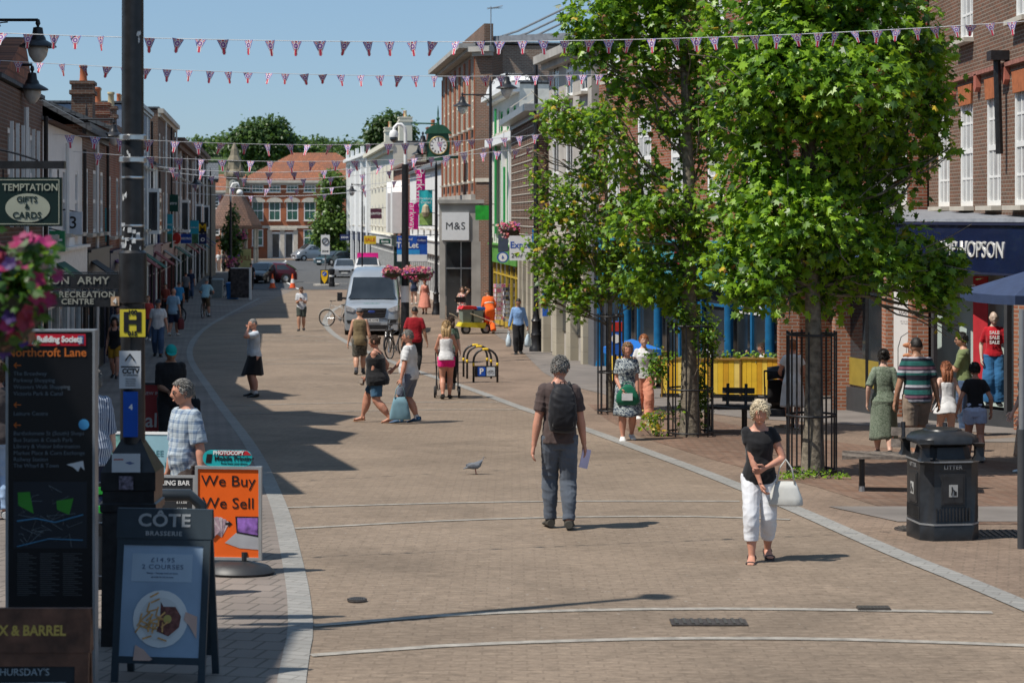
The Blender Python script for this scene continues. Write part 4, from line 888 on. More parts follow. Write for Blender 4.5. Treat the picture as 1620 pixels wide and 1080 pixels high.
for k in (-1, 1): a.tube([(xp(211.5)+k*.026+.018*math.cos(t), -.1165, zp(629)+.018*math.sin(t)) for t in [i*math.pi/8 for i in range(17)]], .0025, 4)
a.tube([(xp(211.5)-.026,-.1165,zp(629)),(xp(211.5)-.008,-.1165,zp(625)),(xp(211.5)+.02,-.1165,zp(624)),(xp(211.5)+.026,-.1165,zp(629)),(xp(211.5),-.1165,zp(630))], .0025, 4); a.build('bicycle_symbol', WHITE, b_)
r_ = plate(b_, xp(205), xp(219), zp(648), zp(635), WHITE, -.1155, 'number_plate', .002); plate(b_, xp(206), xp(218), zp(647), zp(636), M('route_red', (.5,.03,.02), .4), -.118, 'number_plate', .002)
text('4', .05, WHITE, b_, (xp(212), -.121, zp(641.5)), ext=.001, bold=.003)
a = MB(); a.add([(xp(206),-.1165,zp(655)),(xp(212),-.1165,zp(653)),(xp(213),-.1165,zp(665)),(xp(218),-.1165,zp(676)),(xp(206),-.1165,zp(682)),(xp(204),-.1165,zp(676)),(xp(209),-.1165,zp(668))], [tuple(range(7))]); a.build('arrow', WHITE, b_, fix=False)
n_ = plate(lp, xp(186), xp(230), zp(741), zp(712), PAPER, -.2, 'notice')
a = MB(); a.box(xp(189),xp(204),-.2075,-.2065,zp(722),zp(720)); a.build('printed_line', M('print_red', (.4,.1,.08), .6), n_); a = MB(); a.add([(xp(206),-.207,zp(726)),(xp(214),-.207,zp(724)),(xp(222),-.207,zp(727)),(xp(214),-.207,zp(729))],[(0,1,2,3)]); a.build('printed_plane', M('print_blue', (.1,.13,.25), .6), n_, fix=False)
st = plate(lp, xp(197), xp(219), zp(768), zp(747), M('sticker', (.15,.13,.17), .5, var=.8, scale=40), -.2, 'sticker')
# finger signs
def finger(px0, px1, py0, py1, lines, ysh):
    a = MB(); a.box(xp(px0), xp(px1), -.03, .02, zp(py1), zp(py0)); f = a.build('finger_sign', BLACK, lp)
    for s, px, py, sz in lines: text(s, sz, M('dull_sign_lettering', (.28,.28,.24), .5), f, (xp(px), -.034, zp(py)), align='RIGHT', bold=.0015, sx=1.1, space=1.08)
    return f
finger(60, 190, 433, 457, [('SALVATION  ARMY', 174, 444, .075)], 0)
f_ = finger(60, 190, 460, 485, [('NORTHCROFT  RECREATION', 184, 466, .058), ('CENTRE', 150, 477, .055)], 0)
a = MB(); a.box(xp(177), xp(190), -.038, -.031, zp(483), zp(469)); q_ = a.build('route_badge', M('badge_tan', (.5,.32,.2), .5), f_); text('4', .05, WHITE, q_, (xp(183.5), -.042, zp(476)), bold=.002)
a = MB(); a.box(xp(60), xp(196), -.012, .012, zp(432), zp(430)); a.box(xp(60), xp(196), -.012, .012, zp(459), zp(458)); a.build('arm', BLACK, lp)
# camera pole with hanging baskets, clock post, other posts
def basket(px, py, Y, rx, ry, rz, label, n=600, size=.07, seed=1, colors=None, group=None, fr=.22):
    o = empty('hanging_basket', (WX(px,Y), Y, WZ(py,Y)), 0, label, 'flower basket', group); rg = random.Random(seed)
    a = MB(); a.lathe([(rx*.35,-rz*.9),(rx*.75,-rz*.55),(rx*.85,-.05),(rx*.8,-.04)], 14); a.v = [(x,y*ry/rx,z) for x, y, z in a.v]; a.build('basket', M('basket_moss', (.05,.045,.03), .9, bump=.4), o, smooth=True)
    B = [(Vector((rg.uniform(-.6,.6)*rx, rg.uniform(-.5,.5)*ry, rg.uniform(-.55,.5)*rz)), Vector((rx*.42,ry*.5,rz*.5)), 1) for _ in range(9)]
    me = leaves(B, n, size, (.15,.83,.02), SIMPLE, seed, shell=.2)
    for m in LEAF[:3]: me.materials.append(m)
    mobj('foliage', me, o)
    cols = colors or [(.45,.05,.13),(.45,.16,.2),(.5,.14,.11),(.2,.05,.2),(.5,.3,.28)]
    fl = MB()
    for i in range(int(n*fr)):
        c, r_, _ = rg.choice(B); d = Vector([rg.gauss(0,1) for _ in range(3)]).normalized(); d.y = -abs(d.y); pnt = c + Vector((d.x*r_.x, d.y*r_.y, d.z*r_.z))*1.08
        nn = (d+Vector((0,-.7,.4))+Vector([rg.gauss(0,.3) for _ in range(3)])).normalized(); ax = nn.orthogonal().normalized(); bx = nn.cross(ax); R_ = size*rg.uniform(.45,.7)
        vs = [pnt] + [pnt + (ax*math.cos(t)+bx*math.sin(t))*R_*(1 if k % 2 else .72) + nn*R_*(.35 if k % 2 else .2) for k, t in enumerate([2*math.pi*k/10 for k in range(10)])]
        fl.add(vs, [(0, k+1, (k+1) % 10+1) for k in range(10)], i*7 % len(cols) if rg.random() < .8 else 0)
    fl.build('flowers', [M('petal_%d_%d' % (int(c[0]*99),int(c[2]*99)), c, .6, var=.25, scale=20) for c in cols], o, fix=False)
    return o
pc = gp(641, 505); 
cp = empty('camera_pole', gp(641, 575), 0, 'black pole with white swan neck and dome camera behind the parked bicycles', 'camera pole')
pc = cp.location.copy(); YC = pc.y; zc_ = lambda py: WZ(py,YC)-pc.z; xc = lambda px: WX(px,YC)-pc.x
a = MB(); a.lathe([(.12,-.1),(.12,zc_(480)),(.105,zc_(475)),(.1,zc_(260))], 16); a.build('pole', BLACK, cp, smooth=True)
a = MB(); a.lathe([(.125,zc_(478)),(.125,zc_(452))], 16); a.build('white_band', WHITE, cp, smooth=True)
a = MB(); a.tube([(xc(641.5),0,zc_(262)),(xc(641.5),0,zc_(212)),(xc(640),0,zc_(202)),(xc(635),0,zc_(197)),(xc(629),0,zc_(197)),(xc(624),0,zc_(202)),(xc(623),0,zc_(210))], [.055,.05,.05,.05,.05,.05,.05], 10); a.build('swan_neck', WHITE, cp, smooth=True)
a = MB(); a.lathe([(.02,.16),(.1,.13),(.14,.04),(.13,-.06)], 16); cm_ = a.build('dome_camera', WHITE, cp, smooth=True, loc=(xc(623),0,zc_(214))); a = MB(); a.lathe([(.12,-.06),(.11,-.14),(.05,-.2),(.01,-.21)], 16); a.build('dome', GLASS, cm_, smooth='all')
basket(660, 430, YC-.15, .44, .42, .24, 'right half of the pink and red flower display on the camera pole', 1300, .075, 2, group='flower displays on the camera pole')
basket(621, 430, YC-.15, .3, .36, .19, 'left smaller pink and purple flower display on the camera pole', 1000, .075, 3, group='flower displays on the camera pole')
def bannerpart(parent, x0, x1, z0, z1, mat, y=0, name='banner'):
    a = MB(); n = 6
    for i in range(n): pass
    vs = [(x0+(x1-x0)*i/n, y+.02*math.sin(i*1.3), z) for z in (z0, z1) for i in range(n+1)]; fs = [(i,i+1,i+n+2,i+n+1) for i in range(n)]
    a.add(vs, fs); o = a.build(name, mat, parent, fix=False); 
    sm = o.modifiers.new('thick', 'SOLIDIFY'); sm.thickness = .006; return o
# clock post
ck, pk, hk = lamp_post('clock_post', 690, 498, 262, 'black post carrying the green street clock, pink and turquoise banners behind', .08, cat='street clock')
Yk = pk.y; zk = lambda py: WZ(py,Yk)-pk.z; xk = lambda px: WX(px,Yk)-pk.x
CG = M('clock_green', (.02,.09,.05), .45, var=.2)
body = [(676,252),(674,243),(678,238),(678,214),(672,206),(680,203),(683,199),(703,199),(706,203),(714,206),(709,214),(709,238),(713,243),(711,252),(722,250),(724,246),(727,246),(727,250),(700,256),(684,256)]
a = MB(); a.prism([(xk(674),zk(251)),(xk(679),zk(254)),(xk(708),zk(254)),(xk(713),zk(251)),(xk(710),zk(246)),(xk(711),zk(240)),(xk(712),zk(226)),(xk(709),zk(212)),(xk(678),zk(212)),(xk(675),zk(226)),(xk(676),zk(240)),(xk(677),zk(246))], -.32, .32)
cbody = a.build('clock_case', CG, ck)
a = MB(); a.prism([(xk(672),zk(212)),(xk(715),zk(212)),(xk(712),zk(207)),(xk(706),zk(201)),(xk(700),zk(198)),(xk(687),zk(198)),(xk(681),zk(201)),(xk(675),zk(207))], -.4, .4); a.lathe([(.08,0),(.05,.2),(.09,.3),(.03,.4),(.04,.55),(.01,.9)], 10, (xk(693),0,zk(198))); a.build('clock_roof', CG, ck)
a = MB(); a.box(xk(709), xk(725), -.08, .08, zk(251), zk(246)); a.tube([(xk(693),0,zk(196)),(xk(650),0,zk(195))], .035, 6); a.build('arm', CG, ck)
a = MB(); a.lathe([(.44,0),(.44,.03),(.4,.05),(.38,.03)], 28); ring = a.build('clock_rim', M('brass', (.35,.28,.12), .4, .5), ck, loc=(xk(694),-.325,zk(230.5)), rot=(R(90),0,0), smooth=True)
a = MB(); a.lathe([(.39,0),(.39,.035)], 28); dial = a.build('clock_face', WHITE, ring)
for i in range(12):
    q = math.pi*2*i/12; 
    if i == 0: a = MB()
    Mx = Matrix.Rotation(q,4,'Z') @ Matrix.Translation((0,.31,0)); a2 = a; a2.box(-.022,.022,-.05,.05,.036,.042, M=Mx) if i else None
    if i == 0: a = MB(); a.box(-.022,.022,.26,.36,.036,.042)
a.box(-.025,.025,-.02,.2,.043,.048); a.box(-.016,.016,-.02,.3,.049,.053); a.build('numerals_and_hands', BLACK, dial)
lantern(ck, xk(669), 0, zk(229), 1.2); lantern(ck, xk(663), .3, zk(243), 1.0)
PINK = M('magenta_banner', (.75,.01,.26), .6, var=.05)
b1 = bannerpart(ck, xk(658), xk(672), zk(340), zk(268), PINK, .4); text('Parkway', .55, WHITE, b1, (xk(664), .36, zk(297)), rot=(R(90),R(90),0))
b1 = bannerpart(ck, xk(645), xk(661.5), zk(363), zk(321), PINK, .25); text('Parkway', .42, WHITE, b1, (xk(652), .2, zk(340)), rot=(R(90),R(90),0))
b1 = bannerpart(ck, xk(663), xk(684), zk(357), zk(301), M('turquoise_banner', (.02,.42,.45), .6), .05); 
b2_ = plate(b1, xk(663.5), xk(683.5), zk(356), zk(337), M('banner_green', (.3,.45,.12), .6, var=.4, scale=6), .0, 'banner_print'); text('Newbury', .16, WHITE, b1, (xk(673.5), 0, zk(314))); text('Outlet', .18, WHITE, b1, (xk(673.5), 0, zk(320)))
a = MB(); a.lathe([(.12,0),(.2,.2),(.14,.5),(.02,.6)], 8, (xk(673.5), -.02, zk(343))); a.build('banner_print', M('print_tan', (.45,.38,.25), .7), b1)
a = MB()
for z in (301, 337, 357): a.tube([(0,0,zk(z)),(xk(660),.1,zk(z))], .018, 5)
a.build('banner_arm', BLACK, ck)
# posts at the right and left
lamp_post('lamp_post', 776, 512, 130, 'tall black lamp post with yellow band beside the green and white building', .075, [(1,120,.85),(-1,150,1.1)], LG, Y=78)
lamp_post('lamp_post', 848, 556, 100, 'black lamp post with white reflective dots behind the man carrying two bags', .085, [(-1,118,.95)], LG)
lamp_post('lamp_post', 137, 600, 176, 'thin black lamp post before the white building on the left', .05, [], LG, Y=58, base=False)
lamp_post('lamp_post', 333, 470, 272, 'thin black lamp post near the beige building on the left', .06, [(-1,280,.9)], LG, Y=120)
lamp_post('camera_pole', 365, 452, 312, 'black pole with white camera head in front of the clock tower', .1, [], None, Y=134, cat='camera pole')
o = bpy.data.objects['camera_pole.001']; a = MB(); hh = WZ(312,134)-o.location.z; a.tube([(0,0,hh-.3),(0,0,hh+.6),(.15,0,hh+.9),(.45,0,hh+.95),(.6,0,hh+.6)], .08, 8); a.ball((.6,0,hh+.3), .22, 12, 8); a.build('dome_camera', WHITE, o, smooth='all')
lamp_post('lamp_post', 573, 470, 283, 'slim black lamp post in front of the cream building far along the right row', .05, [(-1,292,.7)], LG, Y=135)
# bracket lamps on the left frontage
for px, py, Y, s_, lb in ((60,72,33,1,'nearest black bracket lantern hanging over the top left corner'), (51,140,38,1.0,'upper black bracket lantern in front of the red pantile roof'), (38,172,46,1.0,'lower black bracket lantern in front of the dark brick building'), (180,214,56,1.0,'small black bracket lantern left of the lamp post over the brown brick building')):
    o = empty('bracket_lantern', (WX(px,Y), Y, WZ(py,Y)), 0, lb, 'lantern', 'black bracket lanterns on the left frontage'); k = .86
    lantern(o, 0, 0, 0, k*s_)
    if Y < 34: bracket(o, -1.0, .0, 0, .42, .9); a = MB(); a.lathe([(.015,.2),(.03,.25),(.015,.28),(.02,.32),(.003,.36)], 8); a.build('finial', BLACK, o)
    else: bracket(o, -1.6, 0, 0, .45)
# ---------------- bunting ----------------
FLG = [M('flag_blue', (.17,.16,.42), .7), M('flag_white', (.72,.7,.7), .7), M('flag_red', (.55,.04,.08), .7), M('flag_purple', (.25,.08,.33), .7)]
def flagmesh():
    a = MB(); w_, h = .5, .62; a.add([(-w_,0,0),(w_,0,0),(0,0,-2*h)], [(0,1,2)], 0)
    def band(p, q, t, y, mi):
        p, q = Vector((p[0],0,p[1])), Vector((q[0],0,q[1])); d = (q-p).normalized(); n = Vector((-d.z,0,d.x))*t
        for yy in (-y, y): a.add([(v.x,yy,v.z) for v in (p+n,q+n,q-n,p-n)], [(0,1,2,3)], mi)
    band((0,0),(0,-1.12),.16,.006,1); band((0,0),(0,-1.2),.09,.012,2)
    band((-.36,-.05),(.16,-.72),.07,.004,1); band((.36,-.05),(-.16,-.72),.07,.004,1); band((-.36,-.05),(.14,-.7),.03,.008,2); band((.36,-.05),(-.14,-.7),.03,.008,2)
    for r_, y, mi in ((.27,.016,1),(.21,.02,3),(.09,.024,1)):
        for yy in (-y, y): a.add([(r_*math.cos(t),yy,-.4+r_*math.sin(t)) for t in [2*math.pi*i/12 for i in range(12)]], [tuple(range(12))], mi)
    return a
fm_ = flagmesh(); fme = None
STR = M('string', (.6,.6,.6), .7)
def bunting(label, p0, p1, sag, sp, size, seed=0):
    """p0, p1: (px, py, Y) string ends"""
    global fme
    A = Vector((WX(p0[0],p0[2]), p0[2], WZ(p0[1],p0[2]))); Bv = Vector((WX(p1[0],p1[2]), p1[2], WZ(p1[1],p1[2]))); L = (Bv-A).length
    o = empty('bunting', A, 0, label, 'bunting', 'strings of bunting across the street'); rg = random.Random(seed)
    f = lambda t: (Bv-A)*t + Vector((0,0,-sag*4*t*(1-t)))
    a = MB(); a.tube([f(i/30) for i in range(31)], .0035*max(1, p0[2]/22), 4); a.build('string', STR, o)
    n = int(L/sp)
    for i in range(n):
        t = (i+.5+rg.uniform(-.12,.12))/n; 
        if fme is None: q = fm_.build('flag', FLG, o, fix=False); fme = q.data
        else: q = mobj('flag', fme, o)
        q.location = f(t); q.scale = (size*rg.uniform(.85,1.05),size,size*rg.uniform(.9,1.05)*.98); q.rotation_euler = (R(rg.uniform(-25,35)), R(rg.uniform(-9,9)), R(rg.uniform(-45,45)))
bunting('nearest string of flag bunting across the very top of the picture', (-60,50,17.2), (1700,28,20.5), .16, .215, .115, 1)
bunting('second string of flag bunting just below the nearest one', (-60,92,24), (960,118,29), .1, .27, .13, 2)
bunting('third string of bunting crossing in front of the green street clock', (-10,205,42), (880,210,62), .35, .85, .25, 3)
bunting('fourth string of bunting level with the clock face', (-10,228,46), (850,232,66), .45, .95, .26, 4)
bunting('fifth string of bunting below the clock face', (140,250,70), (790,228,82), .8, 1.3, .3, 5)
bunting('sixth string of bunting over the corner building roof', (200,262,85), (720,250,98), .8, 1.6, .3, 6)
bunting('seventh string of bunting across the corner building windows', (230,282,100), (690,275,112), .7, 2.0, .33, 7)
bunting('lowest visible string of bunting before the shelter roof', (245,300,118), (660,290,128), .6, 2.4, .33, 8)
for i, (a_, b_) in enumerate((((0,182,60),(760,178,80)),((0,430-150,50),(240,300,70)))):
    pass
# ---------------- people ----------------
def fabric(name, col, col2=None, pat=None, sc=1.0, rough=.85):
    key = ('fab', name)
    if key in _mc: return _mc[key]
    m, t, b = newmat(name); b.inputs['Roughness'].default_value = rough; b.inputs['Specular IOR Level'].default_value = .2
    b.inputs['Sheen Weight'].default_value = .15
    tc = nd(t, 'ShaderNodeTexCoord'); n = nd(t, 'ShaderNodeTexNoise', i_Scale=7.0, i_Detail=4.0); t.links.new(tc.outputs['Object'], n.inputs['Vector'])
    sp = nd(t, 'ShaderNodeSeparateXYZ'); t.links.new(tc.outputs['Object'], sp.inputs[0]); base = tuple(col)
    def wave(sock, per, thr): return mth(t, 'GREATER_THAN', mth(t, 'SINE', mth(t, 'MULTIPLY', sock, 6.283/per)), thr)
    if pat == 'stripes': base = mixc(t, wave(sp.outputs[2], sc, .2), col, col2)
    elif pat == 'stripes3':
        base = mixc(t, wave(sp.outputs[2], sc, .1), col, col2); base = mixc(t, wave(sp.outputs[2], sc*1.5, .86), base, (.4,.4,.45)); base = mixc(t, wave(sp.outputs[2], sc*3, .96), base, (.2,.09,.13))
    elif pat == 'plaid':
        a1 = mth(t, 'ADD', mth(t, 'MULTIPLY', wave(sp.outputs[2], sc, .45), .38), mth(t, 'MULTIPLY', wave(sp.outputs[0], sc, .45), .38)); base = mixc(t, a1, col, col2)
        a2 = mth(t, 'ADD', mth(t, 'MULTIPLY', wave(sp.outputs[2], sc*.5, .9), .3), mth(t, 'MULTIPLY', wave(sp.outputs[0], sc*.5, .9), .3)); base = mixc(t, a2, base, (.03,.06,.14))
    elif pat == 'vlines': base = mixc(t, wave(mth(t,'ADD',sp.outputs[0],mth(t,'MULTIPLY',sp.outputs[1],.7)), sc, .0), col, col2)
    elif pat in ('floral', 'camo'):
        v = nd(t, 'ShaderNodeTexNoise', i_Scale=sc, i_Detail=2.0, i_Distortion=1.5); t.links.new(tc.outputs['Object'], v.inputs['Vector'])
        mr = nd(t, 'ShaderNodeMapRange'); mr.inputs[1].default_value = .47; mr.inputs[2].default_value = .53; t.links.new(v.outputs[0], mr.inputs[0]); base = mixc(t, mr.outputs[0], col, col2)
    o = mixc(t, n.outputs[0], tuple(0 for _ in range(3)), (1,1,1)) 
    mr = nd(t, 'ShaderNodeMapRange'); mr.inputs[1].default_value = .3; mr.inputs[2].default_value = .7; mr.inputs[3].default_value = .82; mr.inputs[4].default_value = 1.1; t.links.new(n.outputs[0], mr.inputs[0])
    cc = nd(t, 'ShaderNodeCombineXYZ')
    for i in range(3): t.links.new(mr.outputs[0], cc.inputs[i])
    o = mixc(t, 1.0, base, cc.outputs[0], 'MULTIPLY'); t.links.new(o, b.inputs['Base Color'])
    bp = nd(t, 'ShaderNodeBump', i_Strength=.25, i_Distance=.02); t.links.new(n.outputs[0], bp.inputs['Height']); t.links.new(bp.outputs[0], b.inputs['Normal'])
    _mc[key] = m; return m
def skinmat(name, c):
    m = M(name, c, .5, var=.1, scale=9, bump=.05); p = m.node_tree.nodes['Principled BSDF']; p.inputs['Subsurface Weight'].default_value = .12; p.inputs['Subsurface Radius'].default_value = (.02,.008,.004); return m
SK = skinmat('skin_tanned', (.5,.27,.18)); SKP = skinmat('skin_pale', (.6,.37,.28)); SKR = skinmat('skin_reddish', (.52,.25,.17)); SKD = skinmat('skin_olive', (.36,.19,.12))
HB = M('hair_brown', (.06,.032,.018), .55, var=.5, scale=60, bump=.5); HK = M('hair_black', (.015,.012,.01), .5, var=.5, scale=60, bump=.5)
HGY = M('hair_grey', (.2,.19,.175), .6, var=.6, scale=70, bump=.7); HBL = M('hair_blonde', (.62,.52,.36), .5, var=.35, scale=55, bump=.7); HLB = M('hair_light_brown', (.27,.16,.08), .5, var=.5, scale=55, bump=.6); HGN = M('hair_ginger', (.35,.13,.05), .5, var=.4, scale=55, bump=.6)
LIP = M('lips', (.42,.13,.11), .5); EYW = M('eye_white', (.6,.58,.55), .3); EYD = M('eye_dark', (.02,.015,.01), .2)
def ik(a, b, l1, l2, pole):
    d = b - a; L = d.length; L = min(L, (l1+l2)*.998); dn = d.normalized(); b2 = a + dn*L
    x = (l1*l1 - l2*l2 + L*L)/(2*L); hgt = math.sqrt(max(0, l1*l1-x*x)); p = pole - dn*pole.dot(dn)
    p = p.normalized() if p.length > 1e-5 else dn.orthogonal().normalized()
    return a + dn*x + p*hgt, b2
def remesh(mb, name, mats, parent, vox, smooth=3, folds=0, fseed=0, extra=None, fsc=9):
    me = bpy.data.meshes.new('tmp'); me.from_pydata(mb.v, [], mb.f)
    o = bpy.data.objects.new('tmp', me); C.objects.link(o)
    md = o.modifiers.new('r', 'REMESH'); md.mode = 'VOXEL'; md.voxel_size = vox
    if smooth: s_ = o.modifiers.new('s', 'SMOOTH'); s_.factor = .5; s_.iterations = smooth
    dg = bpy.context.evaluated_depsgraph_get(); out = bpy.data.meshes.new_from_object(o.evaluated_get(dg)); bpy.data.objects.remove(o); bpy.data.meshes.remove(me)
    if folds:
        n = len(out.vertices); co = np.zeros(n*3, np.float32); no = np.zeros(n*3, np.float32); out.vertices.foreach_get('co', co); out.vertices.foreach_get('normal', no)
        folds *= 1.35
        co = co.reshape(-1,3); no = no.reshape(-1,3); d = np.zeros(n)
        for i in range(n):
            p = co[i]; w_ = noise.noise((p[0]*3+fseed, p[1]*3, p[2]*3)); d[i] = .8*noise.noise((p[0]*fsc+fseed+w_, p[1]*fsc, p[2]*fsc*.5)) + .9*(.35-abs(noise.noise((p[0]*fsc*.9+w_*1.5, p[1]*fsc*.9+fseed, p[2]*fsc*1.5+p[0]*4)))*1.6)
        d = np.maximum(d + .14, -.1); co = co + no*(d*folds)[:,None]; out.vertices.foreach_set('co', co.astype(np.float32).ravel())
    if extra is not None and extra.v:
        bm = bmesh.new(); bm.from_mesh(out); m2 = bpy.data.meshes.new('x'); m2.from_pydata(extra.v, [], extra.f); m2.polygons.foreach_set('material_index', extra.m); b3 = bmesh.new(); b3.from_mesh(m2); bmesh.ops.recalc_face_normals(b3, faces=b3.faces); b3.to_mesh(m2); b3.free(); bm.from_mesh(m2); bm.to_mesh(out); bm.free(); bpy.data.meshes.remove(m2)
    out.materials.clear()
    for m in mats: out.materials.append(m)
    out.shade_smooth(); out.name = name
    return mobj(name, out, parent)
def headpts(Cn, uh, fh, rh, H, nu=26, nv=20, k=None, wide=1):
    rings = []
    a, b, c = .0475*H*wide, .0585*H, .069*H
    for i in range(nv+1):
        ph = -math.pi/2 + math.pi*(.03+.94*i/nv); ring = []
        for j in range(nu):
            th = 2*math.pi*j/nu + math.pi/2; x, y, z = math.cos(ph)*math.cos(th), math.cos(ph)*math.sin(th), math.sin(ph)
            X, Y_, Z = a*x, b*y, c*z
            if z < 0: X *= 1-.3*z*z; Y_ *= (1-.5*z*z) if y < 0 else 1-.02*z*z
            if y > 0:
                g = .0135*math.exp(-(x/.17)**2)*math.exp(-((z+.14)/.2)**2) - .0045*math.exp(-((abs(x)-.38)/.2)**2)*math.exp(-((z-.08)/.13)**2) + .002*math.exp(-((z-.26)/.1)**2) + .004*math.exp(-(x/.3)**2)*math.exp(-((z+.56)/.1)**2) + .006*math.exp(-(x/.3)**2)*math.exp(-((z+.88)/.15)**2)
                Y_ += g*H
            if k: f = k(x, y, z); X *= f; Y_ *= f; Z *= f
            ring.append(Cn + rh*X + fh*Y_ + uh*Z)
        rings.append(ring)
    return rings
PG = {}
def person(label, px, py, h=1.72, face=180, sex='m', girth=1.0, skin=None, hair=('short', None), lf=(-.05,.0,0), rf=(.05,.0,0), lh=(-.135,.03,.475), rh=(.135,.03,.475),
           lean=2, hy=0, hp=5, top=None, bottom=None, skirt=None, shoes=None, socks=None, cap=None, glasses=False, le=None, re=None, Y=None, seat=None, fingers=None, curl=.35, belly=0, group=None, shoulder_twist=0, extra_top=None, zoff=0):
    p = gp(px, py) if Y is None else Vector((WX(px,Y), Y, gz(Y)))
    p.z += zoff
    s_ = F/p.y; vox = .008 if s_ > 110 else .0115 if s_ > 75 else .015 if s_ > 45 else .02
    near = s_ > 60; skin = skin or SK
    o = empty('person', p, R(face), label, 'person', group)
    fem = sex == 'f'; V = Vector; U = lambda x, y, z: V((x*h, y*h, z*h))
    lt, ls = .245*h, .243*h; hw = (.048 if fem else .046)*h*(.5+.5*girth)
    an = {-1: U(lf[0], lf[1], .042+lf[2]), 1: U(rf[0], rf[1], .042+rf[2])}
    if seat: ph = seat*h; pc_ = V((0, 0, ph))
    else:
        cy = 0; ph = min(an[q].z + math.sqrt(max(.01, (lt+ls)**2*.992 - (an[q].x-q*hw)**2 - (an[q].y-cy)**2)) for q in (-1,1)); pc_ = V((0,0,ph))
    u = V((0, math.sin(R(lean)), math.cos(R(lean)))); f_ = V((0, math.cos(R(lean)), -math.sin(R(lean)))); r_ = V((1,0,0))
    if shoulder_twist: 
        mt = Matrix.Rotation(R(shoulder_twist), 3, 'Z'); rs_ = mt @ r_; fs_ = mt @ f_
    else: rs_, fs_ = r_, f_
    sh = .0985 if not fem else .088
    secs = [(-.06,.068,.05,0),(-.02,.083,.061,-.004),(.04,.08,.058,0),(.09,.078,.056,.003),(.15,.086,.06,.005),(.21,.097,.064,.006),(.265,sh+.002,.055,.002),(.295,sh*.8,.045,-.002),(.315,.05,.036,-.004),(.335,.033,.032,0)] if not fem else \
           [(-.06,.076,.056,0),(-.02,.095,.068,-.006),(.04,.083,.058,0),(.09,.07,.052,.003),(.15,.076,.058,.006),(.205,.084,.07,.014),(.25,.086,.058,.008),(.285,sh*.85,.043,-.002),(.305,.048,.033,-.004),(.33,.028,.028,0)]
    def sec(d):
        for i in range(len(secs)-1):
            if secs[i][0] <= d <= secs[i+1][0]:
                t = (d-secs[i][0])/(secs[i+1][0]-secs[i][0]); return [a_+(b_-a_)*t for a_, b_ in zip(secs[i][1:], secs[i+1][1:])]
        return list(secs[0 if d < secs[0][0] else -1][1:])
    def ring(d, grow=0, n=18, wmul=1):
        w_, dp, off = sec(d); gm = 1+(girth-1)*max(0, min(1, (.3-d)/.1)); w_ = w_*gm*wmul; dp = dp*gm
        off += belly*math.exp(-((d-.07)/.07)**2)*.5; dp += belly*math.exp(-((d-.07)/.07)**2)*.5
        tw = max(0, min(1, (d-.05)/.2)); rr, ff = r_.lerp(rs_, tw).normalized(), f_.lerp(fs_, tw).normalized()
        c_ = pc_ + u*d*h + ff*off*h
        return [c_ + rr*(w_*h+grow)*math.copysign(abs(math.cos(q))**.85, math.cos(q)) + ff*(dp*h+grow)*math.copysign(abs(math.sin(q))**.9, math.sin(q)) for q in [2*math.pi*j/n for j in range(n)]]
    body = MB(); body.loft([ring(d) for d in (-.06,-.03,0,.04,.08,.12,.16,.2,.235,.265,.285,.3,.315,.335)])
    gl = .6+.4*girth; joints = {}
    legr = [(0,.06),(.25,.058),(.5,.051),(.8,.042),(1.0,.041),(1.15,.04),(1.35,.043),(1.6,.036),(1.85,.025),(2.0,.023)]
    if fem: legr = [(a_, b_*(.98 if a_ < 1 else .92)) for a_, b_ in legr]
    legs = {}
    for q in (-1, 1):
        hp_ = pc_ + V((q*hw, 0, -.005*h)); pole = V((q*.08, 1, .0)); kn, ak = ik(hp_, an[q], lt, ls, pole); legs[q] = (hp_, kn, ak)
        def lp_(t, hp_=hp_, kn=kn, ak=ak): return hp_.lerp(kn, t) if t <= 1 else kn.lerp(ak, t-1)
        pts = [lp_(t) + (V((0,-.008*h,0)) if 1.2 < t < 1.7 else V()) for t, _ in legr]; body.tube(pts, [r*h*(gl if t < 1.7 else 1) for t, r in legr], 12)
        # foot
        fd = V((q*.12, 1, 0)).normalized(); rd_ = V((fd.y,-fd.x,0)); lift = (lf if q < 0 else rf)[2]; pit = -min(.9, lift*9) if lift > .012 else 0
        fdz = V((fd.x*math.cos(pit), fd.y*math.cos(pit), math.sin(pit))); upz = rd_.cross(fdz).normalized(); 
        if upz.z < 0: upz = -upz
        rg = []
        for t, w_, hh, dz in ((-.03,.02,.03,-.012),(.0,.024,.036,-.01),(.03,.025,.03,-.018),(.06,.028,.022,-.026),(.09,.027,.016,-.031),(.108,.018,.011,-.034)):
            c_ = ak + fdz*t*h + upz*dz*h; rg.append([c_ + rd_*w_*h*math.cos(a_) + upz*hh*h*.62*math.sin(a_) for a_ in [2*math.pi*j/10 for j in range(10)]])
        body.loft(rg); joints['foot%d' % q] = (ak, fdz, upz, rd_, rg)
    # arms
    ex = MB(); armr = [(0,.034),(.3,.033),(.6,.029),(.9,.026),(1.0,.025),(1.2,.027),(1.5,.023),(1.85,.0165),(2.0,.016)]
    if fem: armr = [(a_, b_*.88) for a_, b_ in armr]
    arms = {}
    for q, tg, pl in ((-1, lh, le), (1, rh, re)):
        S_ = pc_ + u*.272*h + rs_*q*(sh-.012)*h*(.7+.3*girth); T_ = U(*tg); pole = V(pl) if pl else V((q*.5,-.9,-.3))
        el, wr = ik(S_, T_, .172*h, .152*h, pole); arms[q] = (S_, el, wr)
        def ap(t, S_=S_, el=el, wr=wr): return S_.lerp(el, t) if t <= 1 else el.lerp(wr, t-1)
        body.ball(S_, .034*h*(.8+.2*girth), 10, 6); body.tube([ap(t) for t, _ in armr], [r*h*(.75+.25*girth) for t, r in armr], 10)
        d_ = (wr-el).normalized(); n_ = V((-q,0,0)) - d_*V((-q,0,0)).dot(d_)
